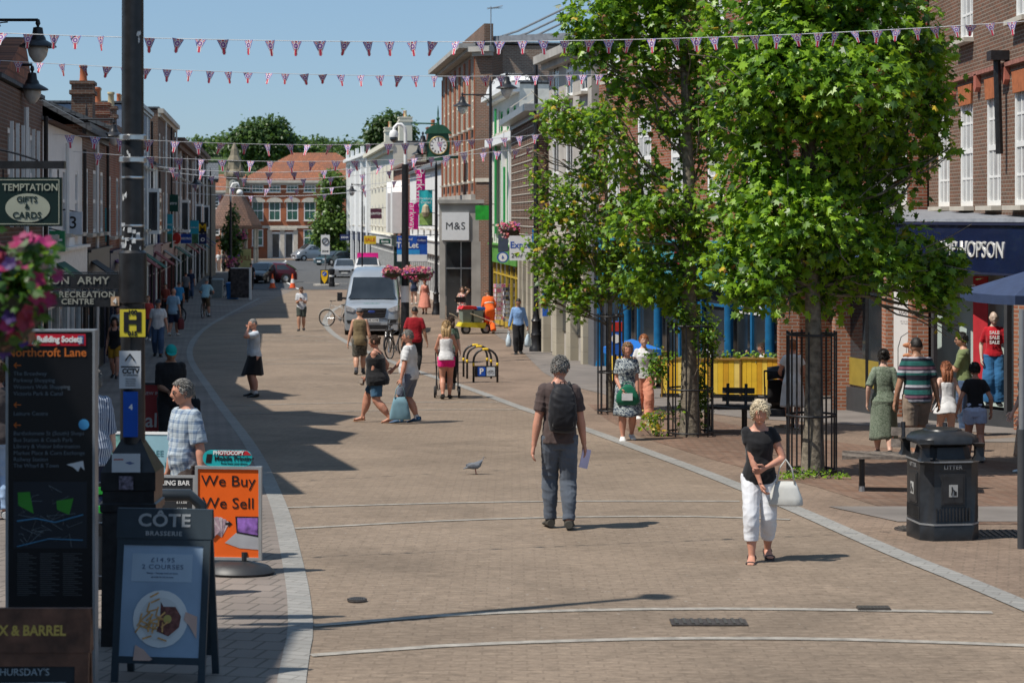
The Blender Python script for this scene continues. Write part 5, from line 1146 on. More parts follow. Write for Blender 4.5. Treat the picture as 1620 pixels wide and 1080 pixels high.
        if n_.length < .3: n_ = V((0,-.3,-1)) - d_*V((0,-.3,-1)).dot(d_)
        n_.normalize(); l_ = n_.cross(d_); l_ = l_ if (l_.y+.3*l_.z) > 0 else -l_
        pe = wr + d_*.052*h; rg = []
        for t, w_, th in ((-.008,.014,.013),(.012,.019,.012),(.035,.024,.012),(.05,.023,.01),(.056,.02,.008)):
            c_ = wr + d_*t*h; rg.append([c_ + l_*w_*h*math.cos(a_) + n_*th*h*math.sin(a_) for a_ in [2*math.pi*j/10 for j in range(10)]])
        body.loft(rg)
        cu = curl if not isinstance(curl, dict) else curl.get(q, .35)
        for i, ln in enumerate((.92,1.0,.94,.76)):
            b_ = wr + d_*.048*h + l_*(.0175-.0115*i)*h; pts = [b_]; an_ = .15*cu; 
            for sg in (.022,.014,.011): an_ += cu*.9; pts.append(pts[-1] + (d_*math.cos(an_)+n_*math.sin(an_)+l_*(.12-.08*i)*.5)*sg*ln*h)
            ex.tube(pts, [.0062*h,.0058*h,.0052*h,.004*h], 6)
        tb = wr + d_*.014*h + l_*.016*h; ex.tube([tb, tb+(d_*.6+l_*.75+n_*.2)*.022*h, tb+(d_*1.25+l_*.95+n_*(.3+cu*.5))*.026*h+d_*.008*h], [.0085*h,.0072*h,.005*h], 6)
        joints['hand%d' % q] = (wr, d_, n_, l_)
    # head and neck
    nb = pc_ + u*.325*h; hd = Matrix.Rotation(R(hy), 3, 'Z') @ V((0,1,0)); rh_ = V((hd.y,-hd.x,0)); pq = Matrix.Rotation(R(-hp-lean*.5), 3, rh_); fh = pq @ hd; uh = rh_.cross(fh).normalized()
    Ch = nb + u*.008*h + uh*.068*h + fh*.01*h
    body.tube([pc_+u*.28*h, nb+u*.01*h, Ch-uh*.03*h-fh*.008*h], [.04*h*(.8+.2*girth), .031*h if not fem else .027*h, .031*h if not fem else .027*h], 12)
    ex.mi = 0; ex.loft(headpts(Ch, uh, fh, rh_, h, 26 if near else 16, 20 if near else 12, wide=.9+.1*girth))
    for q in (-1, 1):
        rotm = Matrix((rh_, fh, uh)).transposed()
        ex.ball(Ch+rh_*q*.0455*h*(.9+.1*girth)-fh*.004*h+uh*.0*h, (.007*h,.013*h,.019*h), 8, 5, 0, rotm)
        ex.ball(Ch+rh_*q*.0175*h+fh*.0462*h+uh*.006*h, (.0085*h,.006*h,.0055*h), 8, 5, 2, rotm); ex.ball(Ch+rh_*q*.0175*h+fh*.0502*h+uh*.006*h, (.004*h,.003*h,.0042*h), 8, 5, 3, rotm)
        ex.tube([Ch+rh_*q*.008*h+fh*.0545*h+uh*.0165*h, Ch+rh_*q*.019*h+fh*.0535*h+uh*.0195*h, Ch+rh_*q*.029*h+fh*.046*h+uh*.016*h], .0022*h, 5, 4)
    ex.ball(Ch+fh*.0535*h-uh*.0375*h, (.0135*h,.0055*h,.0038*h), 8, 5, 1, rotm)
    hk, hm = hair[0], hair[1] or HB
    remesh(body, 'body', [skin, LIP, EYW, EYD, hm], o, vox, 2, extra=ex)
    if glasses:
        g = MB()
        for q in (-1, 1): g.ball(Ch+rh_*q*.019*h+fh*.055*h+uh*.005*h, (.014*h,.004*h,.009*h), 10, 5, None, rotm); g.tube([Ch+rh_*q*.03*h+fh*.05*h+uh*.008*h, Ch+rh_*q*.046*h+uh*.006*h], .002*h, 5)
        g.build('glasses', GLASS if glasses == 'dark' else M('glasses_frame', (.03,.03,.03), .4), o, smooth=True)
    if hk != 'bald':
        vol, line, low, nz_ = {'short':(.05,.42,-.35,.05),'buzz':(.022,.45,-.25,.0),'curly':(.03,.42,-.42,.05),'bob':(.13,.5,-.75,.08),'long':(.13,.5,-.9,.04),'bun':(.07,.5,-.45,.02),'ponytail':(.07,.5,-.45,.02),'thin':(.03,.62,-.3,.02)}[hk]
        sd_ = (px*7) % 97
        def kf(x, y, z):
            hl_ = line if y > 0 else low
            if y > 0: hl_ = line + (low-line)*max(0, min(1, (abs(x)-.62)/.3)) if hk not in ('short','buzz','thin','curly') else line + (-.02-line)*max(0, min(1, (abs(x)-.72)/.22))
            else: hl_ = low
            q_ = max(0, min(1, (z-hl_)/.14+.5)); 
            return .86 + (1+vol+nz_*noise.noise((x*5+sd_, y*5, z*5)) + nz_*.8*noise.noise((x*12+sd_, y*12, z*12)) + nz_*.5*noise.noise((x*25+sd_, y*25, z*25)) - .86)*q_
        hb = MB(); hb.loft(headpts(Ch, uh, fh, rh_, h, 56 if s_ > 85 else 30 if near else 16, 44 if s_ > 85 else 24 if near else 12, kf))
        if hk == 'bun': hb.ball(Ch-fh*.056*h+uh*.035*h, .024*h, 10, 7)
        if hk == 'ponytail': hb.tube([Ch-fh*.05*h+uh*.03*h, Ch-fh*.08*h+uh*.0*h, Ch-fh*.078*h-uh*.08*h, Ch-fh*.065*h-uh*.14*h], [.02*h,.026*h,.022*h,.006*h], 10)
        if hk == 'long':
            L_ = hair[2] if len(hair) > 2 else .16
            for xo in (-.028, 0, .028):
                hb.tube([Ch+rh_*xo*h-fh*.02*h, Ch+rh_*xo*1.3*h-fh*.047*h-uh*.06*h, V((0,0,0))+Ch+rh_*xo*1.1*h-fh*.05*h-V((0,0,L_*.75*h)), Ch+rh_*xo*.6*h-fh*.048*h-V((0,0,L_*h))], [.035*h,.03*h,.024*h,.008*h], 10)
        if hk == 'bob' and len(hair) > 2: 
            for q in (-1,1): hb.tube([Ch+rh_*q*.035*h+uh*.01*h, Ch+rh_*q*.05*h-uh*.05*h, Ch+rh_*q*.045*h-uh*hair[2]*h], [.02*h,.022*h,.008*h], 8)
        if s_ > 60:
            rg_ = random.Random(px); b0 = headpts(Ch, uh, fh, rh_, h, 40, 40, lambda x, y, z: 1)
            for _ in range(0 if hk == 'buzz' else 1200 if s_ > 110 else 420):
                i_, j_ = rg_.randrange(8, 40), rg_.randrange(40); q0 = b0[i_][j_]; v_ = (q0-Ch); x, y, z = v_.dot(rh_)/(.0475*h), v_.dot(fh)/(.0585*h), v_.dot(uh)/(.069*h); k1 = kf(x, y, z)
                if k1 < 1: continue
                n_ = v_.normalized(); t_ = (-uh*.7 - fh*.5 + Vector([rg_.gauss(0,.45 if hk == 'curly' else .22) for _ in range(3)])); t_ = (t_-n_*t_.dot(n_)).normalized(); P0 = Ch+v_*(k1-.01); ln = (.014 if hk == 'curly' else .022 if hk in ('buzz','short','bun','thin') else .026)*h*rg_.uniform(.6,1.2)
                hb.tube([P0, P0+t_*ln*.5+n_*.004*h, P0+t_*ln+n_*(.003 if hk != 'curly' else .006)*h], [.0027*h,.0025*h,.0007*h], 4)
        hb.build('hair', hm, o, smooth='all')
    if cap:
        c_ = MB(); rg = []
        for i in range(7):
            t = i/6; rg.append([Ch + uh*(.02+.056*math.sin(t*math.pi/2))*h + rh_*.0505*h*math.cos(t*math.pi/2*.97)*math.cos(a_) + fh*.063*h*math.cos(t*math.pi/2*.97)*math.sin(a_) for a_ in [2*math.pi*j/16 for j in range(16)]])
        c_.loft(rg)
        if cap != 'beanie':
            vs = [Ch+uh*.024*h+rh_*.042*h*math.cos(a_)+fh*(.05+.045*math.sin(a_))*h*1.05-uh*.006*h*math.sin(a_) for a_ in [math.pi*j/8 for j in range(9)]]; c_.add(vs+[v+uh*.004*h for v in vs], [tuple(range(9)), tuple(range(17,8,-1))]+[(i,i+1,i+10,i+9) for i in range(8)]+[(8,0,9,17)])
        c_.build('cap', cap if not isinstance(cap, str) else DKGREY, o, smooth=True)
    # clothes
    def sleeve(mb, q, frac, grow, end=0):
        S_, el, wr = arms[q]; n = 6; pts = []; rs = []
        for i in range(n+1):
            t = -.12+(frac*2+.12)*i/n; tt = max(0, t); P_ = S_.lerp(el, tt) if tt <= 1 else el.lerp(wr, tt-1)
            if t < 0: P_ = S_ + (pc_+u*.25*h-S_)*.3
            r0 = np.interp(tt, [a_ for a_, _ in armr], [b_ for _, b_ in armr])*h*(.75+.25*girth); pts.append(P_); rs.append(r0+grow+.55*end*max(0,t)/max(.01,frac*2))
        rs[0] *= .75; mb.ball(S_, rs[1]-.001*h, 10, 6); mb.tube(pts, rs, 12)
    def tourso(mb, d0, d1, grow, flare=0):
        ds = sorted({round(d0+(min(d1,.262)-d0)*i/7,4) for i in range(8)} | {d for d in (.275,.285,.295,.303) if d < d1} | {d1}); mb.loft([ring(d, grow + flare*max(0, (.05-d)/.1) + (.009*h if d < .06 else .004*h if d < .1 else 0)) for d in ds])
    if top:
        tb = MB(); k_ = top.get('kind','tee'); g_ = top.get('grow', .007*h); d0 = top.get('hem', -.045); tourso(tb, d0, top.get('neck', .312 if k_ != 'tank' else .262), g_, top.get('flare', .004*h))
        if k_ == 'tank' or k_ == 'strap':
            for q in (-1, 1):
                w_ = .022 if k_ == 'tank' else .008
                pts = []
                for d, fy in ((.235,.066),(.27,.056),(.303,.01),(.27,-.05),(.235,-.058)):
                    sc_ = sec(d); pts.append(pc_ + u*d*h + rs_*q*(.05 if k_ == 'tank' else .045)*h*(.8+.2*girth) + fs_*(fy+sc_[2])*h*(1 if fy > 0 else 1))
                tb.tube(pts, w_*h*.6, 8, flat=None)
        if top.get('sleeve'):
            for q in (-1, 1): sleeve(tb, q, top['sleeve'], g_*.75+.001*h, top.get('cuff', .006*h if top['sleeve'] < .6 else 0))
        remesh(tb, top.get('name','top'), [top['mat']], o, vox, 1, folds=top.get('folds', .006), fseed=px)
        if top.get('collar'):
            c_ = MB(); c_.tube([pc_+u*.312*h+rs_*.043*h*math.cos(a_)+fs_*(.038*math.sin(a_))*h-V((0,0,.012*h*max(0,math.sin(a_)))) for a_ in [math.pi*2*j/14+math.pi/2 for j in range(15)]], .009*h, 6); c_.build('collar', top['mat'], o, smooth=True)
    if bottom:
        bb = MB(); g_ = bottom.get('grow', .006*h); L_ = bottom.get('len', 1.9); bb.loft([ring(d, g_*.8) for d in (-.065,-.04,-.01,.02,.045,bottom.get('waist',.06))])
        for q in (-1, 1):
            hp_, kn, ak = legs[q]; pts = []; rs = []
            for t in [-.06]+[x_ for x_ in (0,.2,.4,.6,.8,.9,1.0,1.1,1.2,1.4,1.6,1.8) if x_ < L_-.04]+[L_]:
                tt = max(0, t); P_ = (hp_.lerp(kn, tt) if tt <= 1 else kn.lerp(ak, tt-1)); r0 = np.interp(tt, [a_ for a_, _ in legr], [b_ for _, b_ in legr])*h*gl
                if L_ > 1.4: r0 = max(r0, bottom.get('cuff', .032)*h)
                pts.append(P_+ (V((0,0,.02*h)) if t < 0 else V((0,-.008*h,0)) if 1.2 < t < 1.7 else V())); rs.append(r0+g_*.75+(.004*h if .7 < t < 1.35 else 0)+(bottom.get('wide', .004)*h*max(0,t)))
            bb.tube(pts, rs, 14)
        remesh(bb, bottom.get('name','trousers'), [bottom['mat']], o, vox, 0, folds=bottom.get('folds', .007), fseed=px+3)
    if skirt:
        sk = MB(); d1 = skirt.get('waist', .075); Ln = skirt['len']; nn = 28; rg = []; kmid = (legs[-1][1]+legs[1][1])*.5; fm = skirt.get('flare', .03); pl_ = skirt.get('pleat', .06)
        W_ = max(abs(legs[-1][1].x), abs(legs[1][1].x)); Dy = abs(legs[-1][1].y-legs[1][1].y)*.5
        for i in range(13):
            t = i/12; d = d1-Ln*t; w_, dp, off = sec(max(d, -.02)); c_ = pc_ + u*max(d,-.02)*h*1.0 + V((0,off*h,0)); c_ = V((c_.x + (kmid.x-c_.x)*t*.6, c_.y+(kmid.y-c_.y)*t*.7, pc_.z+d*h))
            A_ = (w_*girth+.008+fm*t)*h; B_ = (dp*girth+.008+fm*t)*h + Dy*t*.9
            rg.append([c_+V((A_*math.cos(a_)*(1+pl_*t*math.sin(a_*7+px)), B_*math.sin(a_)*(1+pl_*t*math.sin(a_*9+px*2)), .01*h*math.sin(a_*3)*t)) for a_ in [2*math.pi*j/nn for j in range(nn)]])
        sk.loft(rg); sk.build(skirt.get('name','skirt'), skirt['mat'], o, smooth='all')
    if shoes:
        for q in (-1, 1):
            ak, fdz, upz, rd_, rg = joints['foot%d' % q]; sh_ = MB(); g_ = .005*h; kind = shoes[1] if len(shoes) > 1 else 'shoe'
            rr = []
            for i, r0 in enumerate(rg):
                c_ = sum(r0, V())/len(r0); rr.append([c_ + (v-c_)*(1.16) + fdz*(.004*h*(i-2)) for v in r0])
            if kind == 'sandal':
                for v0, v1 in ((1,1),(4,4)): 
                    c_ = sum(rg[v0], V())/len(rg[v0]); sh_.tube([c_+(v-c_)*1.12 for v in rg[v0]]+[c_+(rg[v0][0]-c_)*1.12], .004*h, 5)
                lo = [min((v for v in r0), key=lambda v: v.dot(upz)).dot(upz) for r0 in rg]
                sl = []
                for i, r0 in enumerate(rg):
                    c_ = sum(r0, V())/len(r0); b0 = c_ - upz*(c_.dot(upz)-lo[i]+.003*h); w_ = [.021,.024,.024,.029,.028,.02][i]*h; sl.append([b0-rd_*w_, b0+rd_*w_, b0+rd_*w_-upz*.009*h, b0-rd_*w_-upz*.009*h])
                sh_.loft(sl)
                if len(shoes) > 2: sh_.tube([ak-fdz*.022*h-upz*.035*h, ak-fdz*.024*h-upz*.06*h], [.009*h,.006*h], 6)
            else:
                sh_.loft(rr)
                if kind == 'shoe': sh_.tube([ak-upz*.02*h, ak+upz*.008*h], [.03*h,.028*h], 10)
            sh_.build('shoe', shoes[0], o, smooth=True)
    if socks:
        for q in (-1, 1):
            hp_, kn, ak = legs[q]; s2 = MB(); s2.tube([ak-V((0,0,.015*h)), ak.lerp(kn,.12), ak.lerp(kn,socks[1])], [.029*h,.028*h,.031*h], 12); s2.build('sock', socks[0], o, smooth=True)
    mw = Matrix.Translation(p) @ Matrix.Rotation(R(face), 4, 'Z')
    W = {'o': o, 'mw': mw, 'h': h, 'LH': mw @ (joints['hand-1'][0]+joints['hand-1'][1]*.05*h), 'RH': mw @ (joints['hand1'][0]+joints['hand1'][1]*.05*h), 'pc': pc_, 'u': u, 'ring': ring, 'Ch': Ch, 'rh': rh_, 'fh': fh, 'uh': uh, 'arms': arms}
    return W
fb = fabric
WALK = dict(lf=(-.045,.11,0), rf=(.045,-.12,.02)); WALK2 = dict(lf=(-.045,-.12,.02), rf=(.045,.11,0))
T = lambda mat, **k: dict(mat=mat, **k)
BLK = fb('black_cloth', (.014,.014,.016)); WHT = fb('white_cloth', (.66,.66,.66)); DEN = fb('denim', (.06,.1,.18)); GRJ = fb('grey_jeans', (.085,.1,.125)); NVY = fb('navy_cloth', (.02,.03,.07))
SHB = M('shoe_black', (.02,.02,.02), .5); SHW = M('shoe_white', (.65,.65,.63), .5); SHBR = M('shoe_brown', (.1,.06,.035), .5)
def bag(name, label, top, w_, h_, d_, mat, rz=0, drop=.18, cat='bag', handles=True, shape='tote', hm=None):
    """hangs from the point `top` (world)"""
    o = empty(name, top, rz, label, cat); a = MB(); rg = []
    n = 16
    prof = {'tote':[(0,.8,.35),(.15,.95,.7),(.5,1,1),(.85,.98,.95),(1,.9,.7)], 'trapeze':[(0,.55,.25),(.3,.75,.6),(.7,.95,.9),(.95,1,1),(1,.97,.9)], 'sack':[(0,.25,.2),(.15,.55,.5),(.5,.9,.9),(.85,1,1),(1,.75,.7)]}[shape]
    for t, a_, b_ in prof: rg.append([(w_/2*a_*math.copysign(abs(math.cos(q))**.6, math.cos(q))*(1+.04*math.sin(q*5+t*9)), d_/2*b_*math.copysign(abs(math.sin(q))**.7, math.sin(q))*(1+.12*math.sin(q*4+t*7)), -drop-h_*t) for q in [2*math.pi*j/n for j in range(n)]])
    a.loft(rg); a.build('bag_body', mat, o, smooth='all')
    for s in (-1, 1):
        b_ = MB(); x0 = w_*.25; b_.tube([(-x0,s*d_*.15,-drop-.02),(-x0*.7,s*d_*.1,-drop*.4),(0,s*.008,.0),(x0*.7,s*d_*.1,-drop*.4),(x0,s*d_*.15,-drop-.02)], .007, 6); b_.build('handle', hm or mat, o, smooth='all')
    return o
# 1 backpack man
P1 = person('grey haired man in brown tee and grey jeans walking away with a backpack', 885, 836, 1.8, 3, hair=('curly', HGY), skin=SKR, lf=(-.05,.05,0), rf=(.05,-.07,.008), lh=(-.15,-.01,.475), rh=(.15,.06,.47), hy=-22, hp=4, lean=3,
  top=T(fb('brown_tee', (.075,.052,.048)), sleeve=.36, hem=-.03, grow=.014, cuff=.018, folds=.009), bottom=T(fb('grey_jeans', (.085,.1,.125)), len=1.96, grow=.005, wide=.001, cuff=.032, folds=.009), shoes=(M('shoe_olive', (.06,.055,.045), .7),), glasses=True)
bp = empty('backpack', P1['mw'] @ (P1['pc']+P1['u']*.18*1.8+Vector((.02,-.13,0))), R(3), 'black backpack worn by the man in the brown tee', 'backpack')
a = MB(); rg = []
for t, w_, d_ in ((-.25,.09,.05),(-.23,.13,.09),(-.12,.15,.11),(.02,.145,.11),(.14,.125,.09),(.21,.09,.06),(.24,.05,.03)): rg.append([(w_*math.copysign(abs(math.cos(q))**.7,math.cos(q)), -.02-d_*.5+d_*math.sin(q)*.9, t) for q in [2*math.pi*j/18 for j in range(18)]])
a.loft(rg); BKP = fb('black_nylon', (.012,.012,.015), rough=.6); remesh(a, 'pack_body', [BKP], bp, .012, 1, folds=.008)
a = MB(); a.loft([[(w_*math.cos(q), -.14-d_*math.sin(q)*.5, t) for q in [2*math.pi*j/14 for j in range(14)]] for t, w_, d_ in ((-.2,.08,.02),(-.18,.11,.06),(-.08,.115,.07),(-.02,.1,.05),(0,.06,.02))]); a.build('front_pocket', BKP, bp, smooth='all')
for s in (-1,1): a = MB(); a.tube([(s*.08,-.02,-.2),(s*.15,.09,-.16),(s*.13,.2,.0),(s*.1,.19,.16),(s*.08,.09,.25),(s*.06,-.02,.2)], .016, 7); a.build('strap', BKP, bp, smooth='all')
a = MB(); a.tube([(-.03,-.04,.22),(-.02,-.05,.27),(.02,-.05,.27),(.03,-.04,.22)], .006, 6); a.build('grab_loop', BKP, bp)
a = MB(); a.box(-.05,.05,-.003,.003,-.2,.0); o = a.build('leaflet', M('lilac_paper', (.55,.5,.66), .7), None, loc=P1['RH']+Vector((.02,-.01,.03)), rot=(0,R(14),R(25))); tag(o, 'folded pale lilac leaflet in the hand of the backpack man', 'leaflet')
# 2 blonde woman
P2_ = person('blonde older woman in black top and white cropped trousers looking down as she walks', 1201, 886, 1.5, 176, 'f', 1.0, SKR, ('bob', HBL), lf=(-.055,-.08,.012), rf=(.05,.1,.0), rh=(-.01,.12,.46), lh=(-.03,.13,.585), re=(1,-.6,-.2), le=(-1,-.5,-.3), hy=4, hp=15, lean=4, curl=.5, belly=.02,
  top=T(BLK, sleeve=.2, hem=-.035, grow=.01, neck=.285, cuff=.014, folds=.006), bottom=T(fb('white_trousers', (.68,.69,.72)), len=1.62, grow=.006, cuff=.033, folds=.006), shoes=(M('sandal_strap', (.05,.045,.05), .5), 'sandal', 'heel'))
bag('handbag', 'silvery white handbag hanging from the arm of the blonde woman', P2_['mw'] @ (P2_['arms'][-1][1]+Vector((-.02,.06,.0))), .32, .22, .1, M('silver_leather', (.5,.5,.47), .35, var=.15, scale=6), R(170), .2, 'handbag', shape='trapeze')
# 3 woman with the green bag
FLN = fb('navy_floral', (.03,.05,.09), (.42,.46,.45), 'floral', 28)
P3 = person('woman in navy and white patterned dress carrying a dark green drawstring bag in front', 992, 696, 1.64, 182, 'f', 1.15, SKR, ('bob', HLB), lf=(-.05,-.05,.01), rf=(.05,.07,0), rh=(.07,.1,.52), lh=(-.1,.09,.47), hp=3, hy=4, curl=.7,
  top=T(FLN, sleeve=.35, hem=-.05, grow=.014, cuff=.02), skirt=dict(mat=FLN, len=.34, flare=.03), shoes=(SHW, 'pump'))
bag('drawstring_bag', 'dark green drawstring bag with a pale label held by the woman in the patterned dress', P3['mw'] @ (P3['pc']+Vector((.01,.2,.13))), .4, .34, .12, fb('green_satin', (.01,.13,.07), rough=.4), 0, .04, shape='sack')
o = bpy.data.objects['drawstring_bag']; a = MB(); a.box(-.1,.08,-.075,-.066,-.3,-.18); a.build('label_patch', WHT, o)
a = MB(); a.tube([(.0,-.0,0)]*2, .001, 3) if 0 else None
P3b = person('woman in white top walking close behind the woman with the green bag', 1018, 664, 1.66, 185, 'f', 1, SKP, ('short', HGN), hp=2, top=T(WHT, sleeve=.2, hem=-.03), bottom=T(fb('peach_trousers', (.6,.25,.16)), len=1.9, wide=.012), shoes=(SHW,), **WALK)
# 4, 5 the couple
P4 = person('dark haired woman in black vest and denim shorts striding left', 597, 668, 1.68, 78, 'f', 1.6, SKR, ('bun', HB), lf=(-.06,-.16,.02), rf=(.06,.19,.012), lh=(-.06,.12,.5), rh=(.17,-.02,.5), hp=4, hy=6, lean=3, belly=.02,
  top=T(BLK, kind='tank', hem=-.08, grow=.012, flare=.02), bottom=T(fb('denim_blue', (.05,.12,.2)), len=.82, grow=.014, name='shorts'), shoes=(M('sandal_tan', (.3,.15,.08), .6), 'sandal'))
a = MB(); a.box(-.07,.07,-.03,.03,-.05,.05); o = a.build('clutch_bag', M('taupe_leather', (.25,.2,.16), .5), None, loc=P4['LH']+Vector((-.02,.02,-.02)), rot=(0,R(20),R(80))); tag(o, 'small taupe clutch in the hand of the woman in denim shorts', 'clutch bag')
P5 = person('grey haired man in white tee carrying a blue grey bag, reaching towards a woman', 649, 669, 1.76, 72, 'm', 1.12, SKR, ('short', HGY), lf=(-.05,.1,0), rf=(.05,-.06,.015), rh=(.13,.25,.55), lh=(-.17,.04,.47), hp=3, hy=25, belly=.04, curl=.6,
  top=T(WHT, sleeve=.36, hem=-.05, grow=.016, cuff=.02, folds=.009), bottom=T(fb('slate_shorts', (.13,.15,.2)), len=.95, grow=.016, name='shorts'), shoes=(M('shoe_blue', (.02,.08,.18), .6),), socks=(WHT, .12))
bag('shopping_bag', 'pale blue grey cloth shopping bag in the hand of the man in the white tee', P5['LH']+Vector((0,-.03,0)), .4, .42, .12, fb('blue_grey_cloth', (.17,.3,.36)), R(10), .24, shape='trapeze')
# 6 man in the skirt
P6 = person('man in pale polo and black knee length skirt talking on a phone', 403, 627, 1.78, 118, 'm', 1.05, SKR, ('buzz', HGY), lf=(-.12,.03,0), rf=(.13,-.02,0), lh=(-.03,.1,.86), rh=(.14,-.02,.46), le=(-.7,.6,-.7), hp=2, belly=.02, curl=.7,
  top=T(fb('pale_polo', (.5,.56,.62)), sleeve=.34, hem=-.01, grow=.012, cuff=.014, collar=1), skirt=dict(mat=BLK, len=.3, flare=.055, waist=.06), shoes=(SHB,), socks=(WHT, .18))
def phone(label, loc, rot=(0,0,0)):
    a = MB(); a.box(-.036,.036,-.005,.005,-.072,.072); o = a.build('phone', M('phone_body', (.02,.02,.025), .2), None, loc=loc, rot=rot); return tag(o, label, 'phone')
phone('phone held at the ear of the man in the black skirt', P6['LH']+Vector((.02,.0,.02)), (R(10),0,R(100)))
# 7, 8
P7 = person('man in grey cap, khaki sleeveless shirt and camouflage shorts walking away', 569, 592, 1.8, 2, 'm', 1.08, SK, ('buzz', HB), cap=M('cap_grey', (.12,.115,.12), .8), lh=(-.17,-.02,.47), rh=(.17,-.02,.47),
  top=T(fb('khaki_shirt', (.2,.15,.08)), kind='tank', hem=-.08, grow=.016, neck=.3), bottom=T(fb('camo', (.05,.05,.04), (.13,.12,.1), 'camo', 14), len=.98, grow=.022, name='shorts'), shoes=(DKGREY,), socks=(fb('grey_sock', (.1,.1,.11)), .2), **WALK2)
P8 = person('broad man in a red tee and black trousers walking away beside the bicycles', 656, 592, 1.84, 358, 'm', 1.18, SKD, ('buzz', HK), lh=(-.18,.0,.47), rh=(.18,.0,.47), top=T(fb('red_tee', (.3,.008,.016)), sleeve=.38, hem=-.05, grow=.014, cuff=.02), bottom=T(BLK, len=1.9), shoes=(SHB,), **WALK)
# 9 pushchair woman
P9 = person('woman with long blonde hair in white camisole and bright pink shorts pushing a pushchair', 706, 631, 1.74, 0, 'f', 1, SKR, ('long', M('hair_honey', (.4,.26,.12), .5, var=.5, scale=40, bump=.7), .2), lf=(-.04,-.09,.02), rf=(.04,.06,0), lh=(-.12,.2,.57), rh=(.12,.2,.57), hp=8, lean=4,
  top=T(WHT, kind='strap', hem=-.03, neck=.24, grow=.008), bottom=T(fb('pink_shorts', (.75,.015,.2)), len=.42, grow=.013, wide=.012, name='shorts'), shoes=(SHB, 'pump'))
P9b = person('dark haired woman in a green patterned top walking ahead of the pushchair', 713, 606, 1.66, 0, 'f', 1.1, SKP, ('long', HB, .12), top=T(fb('green_pattern', (.05,.09,.06), (.16,.2,.15), 'floral', 20), sleeve=.4), bottom=T(BLK, len=1.8), shoes=(SHB,), lh=(-.14,.03,.48), rh=(.14,.03,.48))
def pushchair(label, p, rz, seatmat, hood=True):
    o = empty('pushchair', p, rz, label, 'pushchair'); 
    for s in (-1,1):
        a = MB(); a.tube([(s*.25,-.42,1.02),(s*.25,-.3,.9),(s*.24,.12,.28),(s*.22,.3,.12)], .013, 6); a.build('frame_tube', BLACK, o, smooth=True)
        a = MB(); a.tube([(s*.25,-.28,.12),(s*.24,-.05,.5),(s*.24,.0,.7)], .013, 6); a.build('rear_leg', BLACK, o, smooth=True)
        for y, r in ((-.28,.13),(.32,.1)):
            a = MB(); M_ = Matrix.Translation((s*.27,y,r)) @ Matrix.Rotation(R(90),4,'Y'); rg = []
            for q, rr, zz in ((0,r*.72,.02),(1,r,.02),(2,r,-.02),(3,r*.72,-.02)): rg.append([M_ @ Vector((rr*math.cos(t), rr*math.sin(t), zz)) for t in [2*math.pi*k/20 for k in range(20)]])
            a.loft(rg+[rg[0]], cap=False); w_ = a.build('wheel', M('tyre', (.03,.03,.03), .8), o, smooth=True); a = MB()
            for k in range(5): t = 2*math.pi*k/5; a.tube([M_ @ Vector((0,0,0)), M_ @ Vector((r*.75*math.cos(t), r*.75*math.sin(t),0))], .01, 5)
            a.build('spokes', GREY, w_)
    a = MB(); a.tube([(-.25,-.42,1.02),(.25,-.42,1.02)], .018, 8); a.build('handlebar', BLACK, o)
    a = MB(); a.loft([[(-.19,-.16,.85),(.19,-.16,.85),(.19,-.2,.83),(-.19,-.2,.83)],[(-.2,-.02,.45),(.2,-.02,.45),(.2,-.07,.42),(-.2,-.07,.42)],[(-.19,.25,.45),(.19,.25,.45),(.19,.25,.39),(-.19,.25,.39)],[(-.17,.32,.25),(.17,.32,.25),(.17,.35,.22),(-.17,.35,.22)]]); a.build('seat', seatmat, o, smooth='all')
    if hood: a = MB(); a.loft([[(x, -.2+.38*math.cos(t)*.7+.05, .8+.28*math.sin(t)-abs(x)*.15) for x in (-.2,-.1,0,.1,.2)] for t in [math.pi*(.05+.85*k/8) for k in range(9)]], cap=False, close=False); h_ = a.build('hood', seatmat, o, fix=False, smooth='all'); h_.modifiers.new('t','SOLIDIFY').thickness = .02
    a = MB(); a.loft([[(x*.18,y*.16-.1,z) for x, y in ((-1,-1),(1,-1),(1,1),(-1,1))] for z in (.18,.3)]); a.build('basket', DKGREY, o); return o
pushchair('black three position pushchair pushed by the woman in pink shorts', P9['mw'] @ Vector((0,.72,0))+Vector((0,0,-.01)), 0, BLK)
# 10 .. 14
P10 = person('man in sunglasses, pale shirt and dark shorts looking at his phone in mid street', 477, 523, 1.78, 182, 'm', 1.02, SK, ('short', HB), lf=(-.04,-.08,.01), rf=(.05,.1,0), lh=(-.03,.17,.68), rh=(.03,.17,.68), hp=18, glasses='dark', top=T(fb('white_blue_shirt', (.5,.53,.58), (.6,.6,.6), 'floral', 25), sleeve=.38, hem=-.05, grow=.02, collar=1), bottom=T(fb('dark_green_shorts', (.05,.06,.05)), len=.85, grow=.016, name='shorts'), shoes=(SHB,))
phone('phone held by the man in the pale shirt standing mid street', (P10['LH']+P10['RH'])/2+Vector((0,0,.03)), (R(50),0,0))
P11 = person('woman in a long coral sundress walking towards the camera near the clock post', 672, 497, 1.68, 178, 'f', 1.05, SKR, ('bob', HB), top=T(fb('coral', (.65,.25,.18)), kind='tank', hem=-.03), skirt=dict(mat=fb('coral', (.65,.25,.18)), len=.42, flare=.075, waist=.09), shoes=(SHB,), **WALK)
person('person in a dark blue top and shorts walking beyond the woman in coral', 655, 482, 1.7, 10, 'f', 1, SKP, ('ponytail', HB), top=T(NVY, sleeve=.3), bottom=T(DEN, len=.4, name='shorts'), shoes=(SHW,), **WALK)
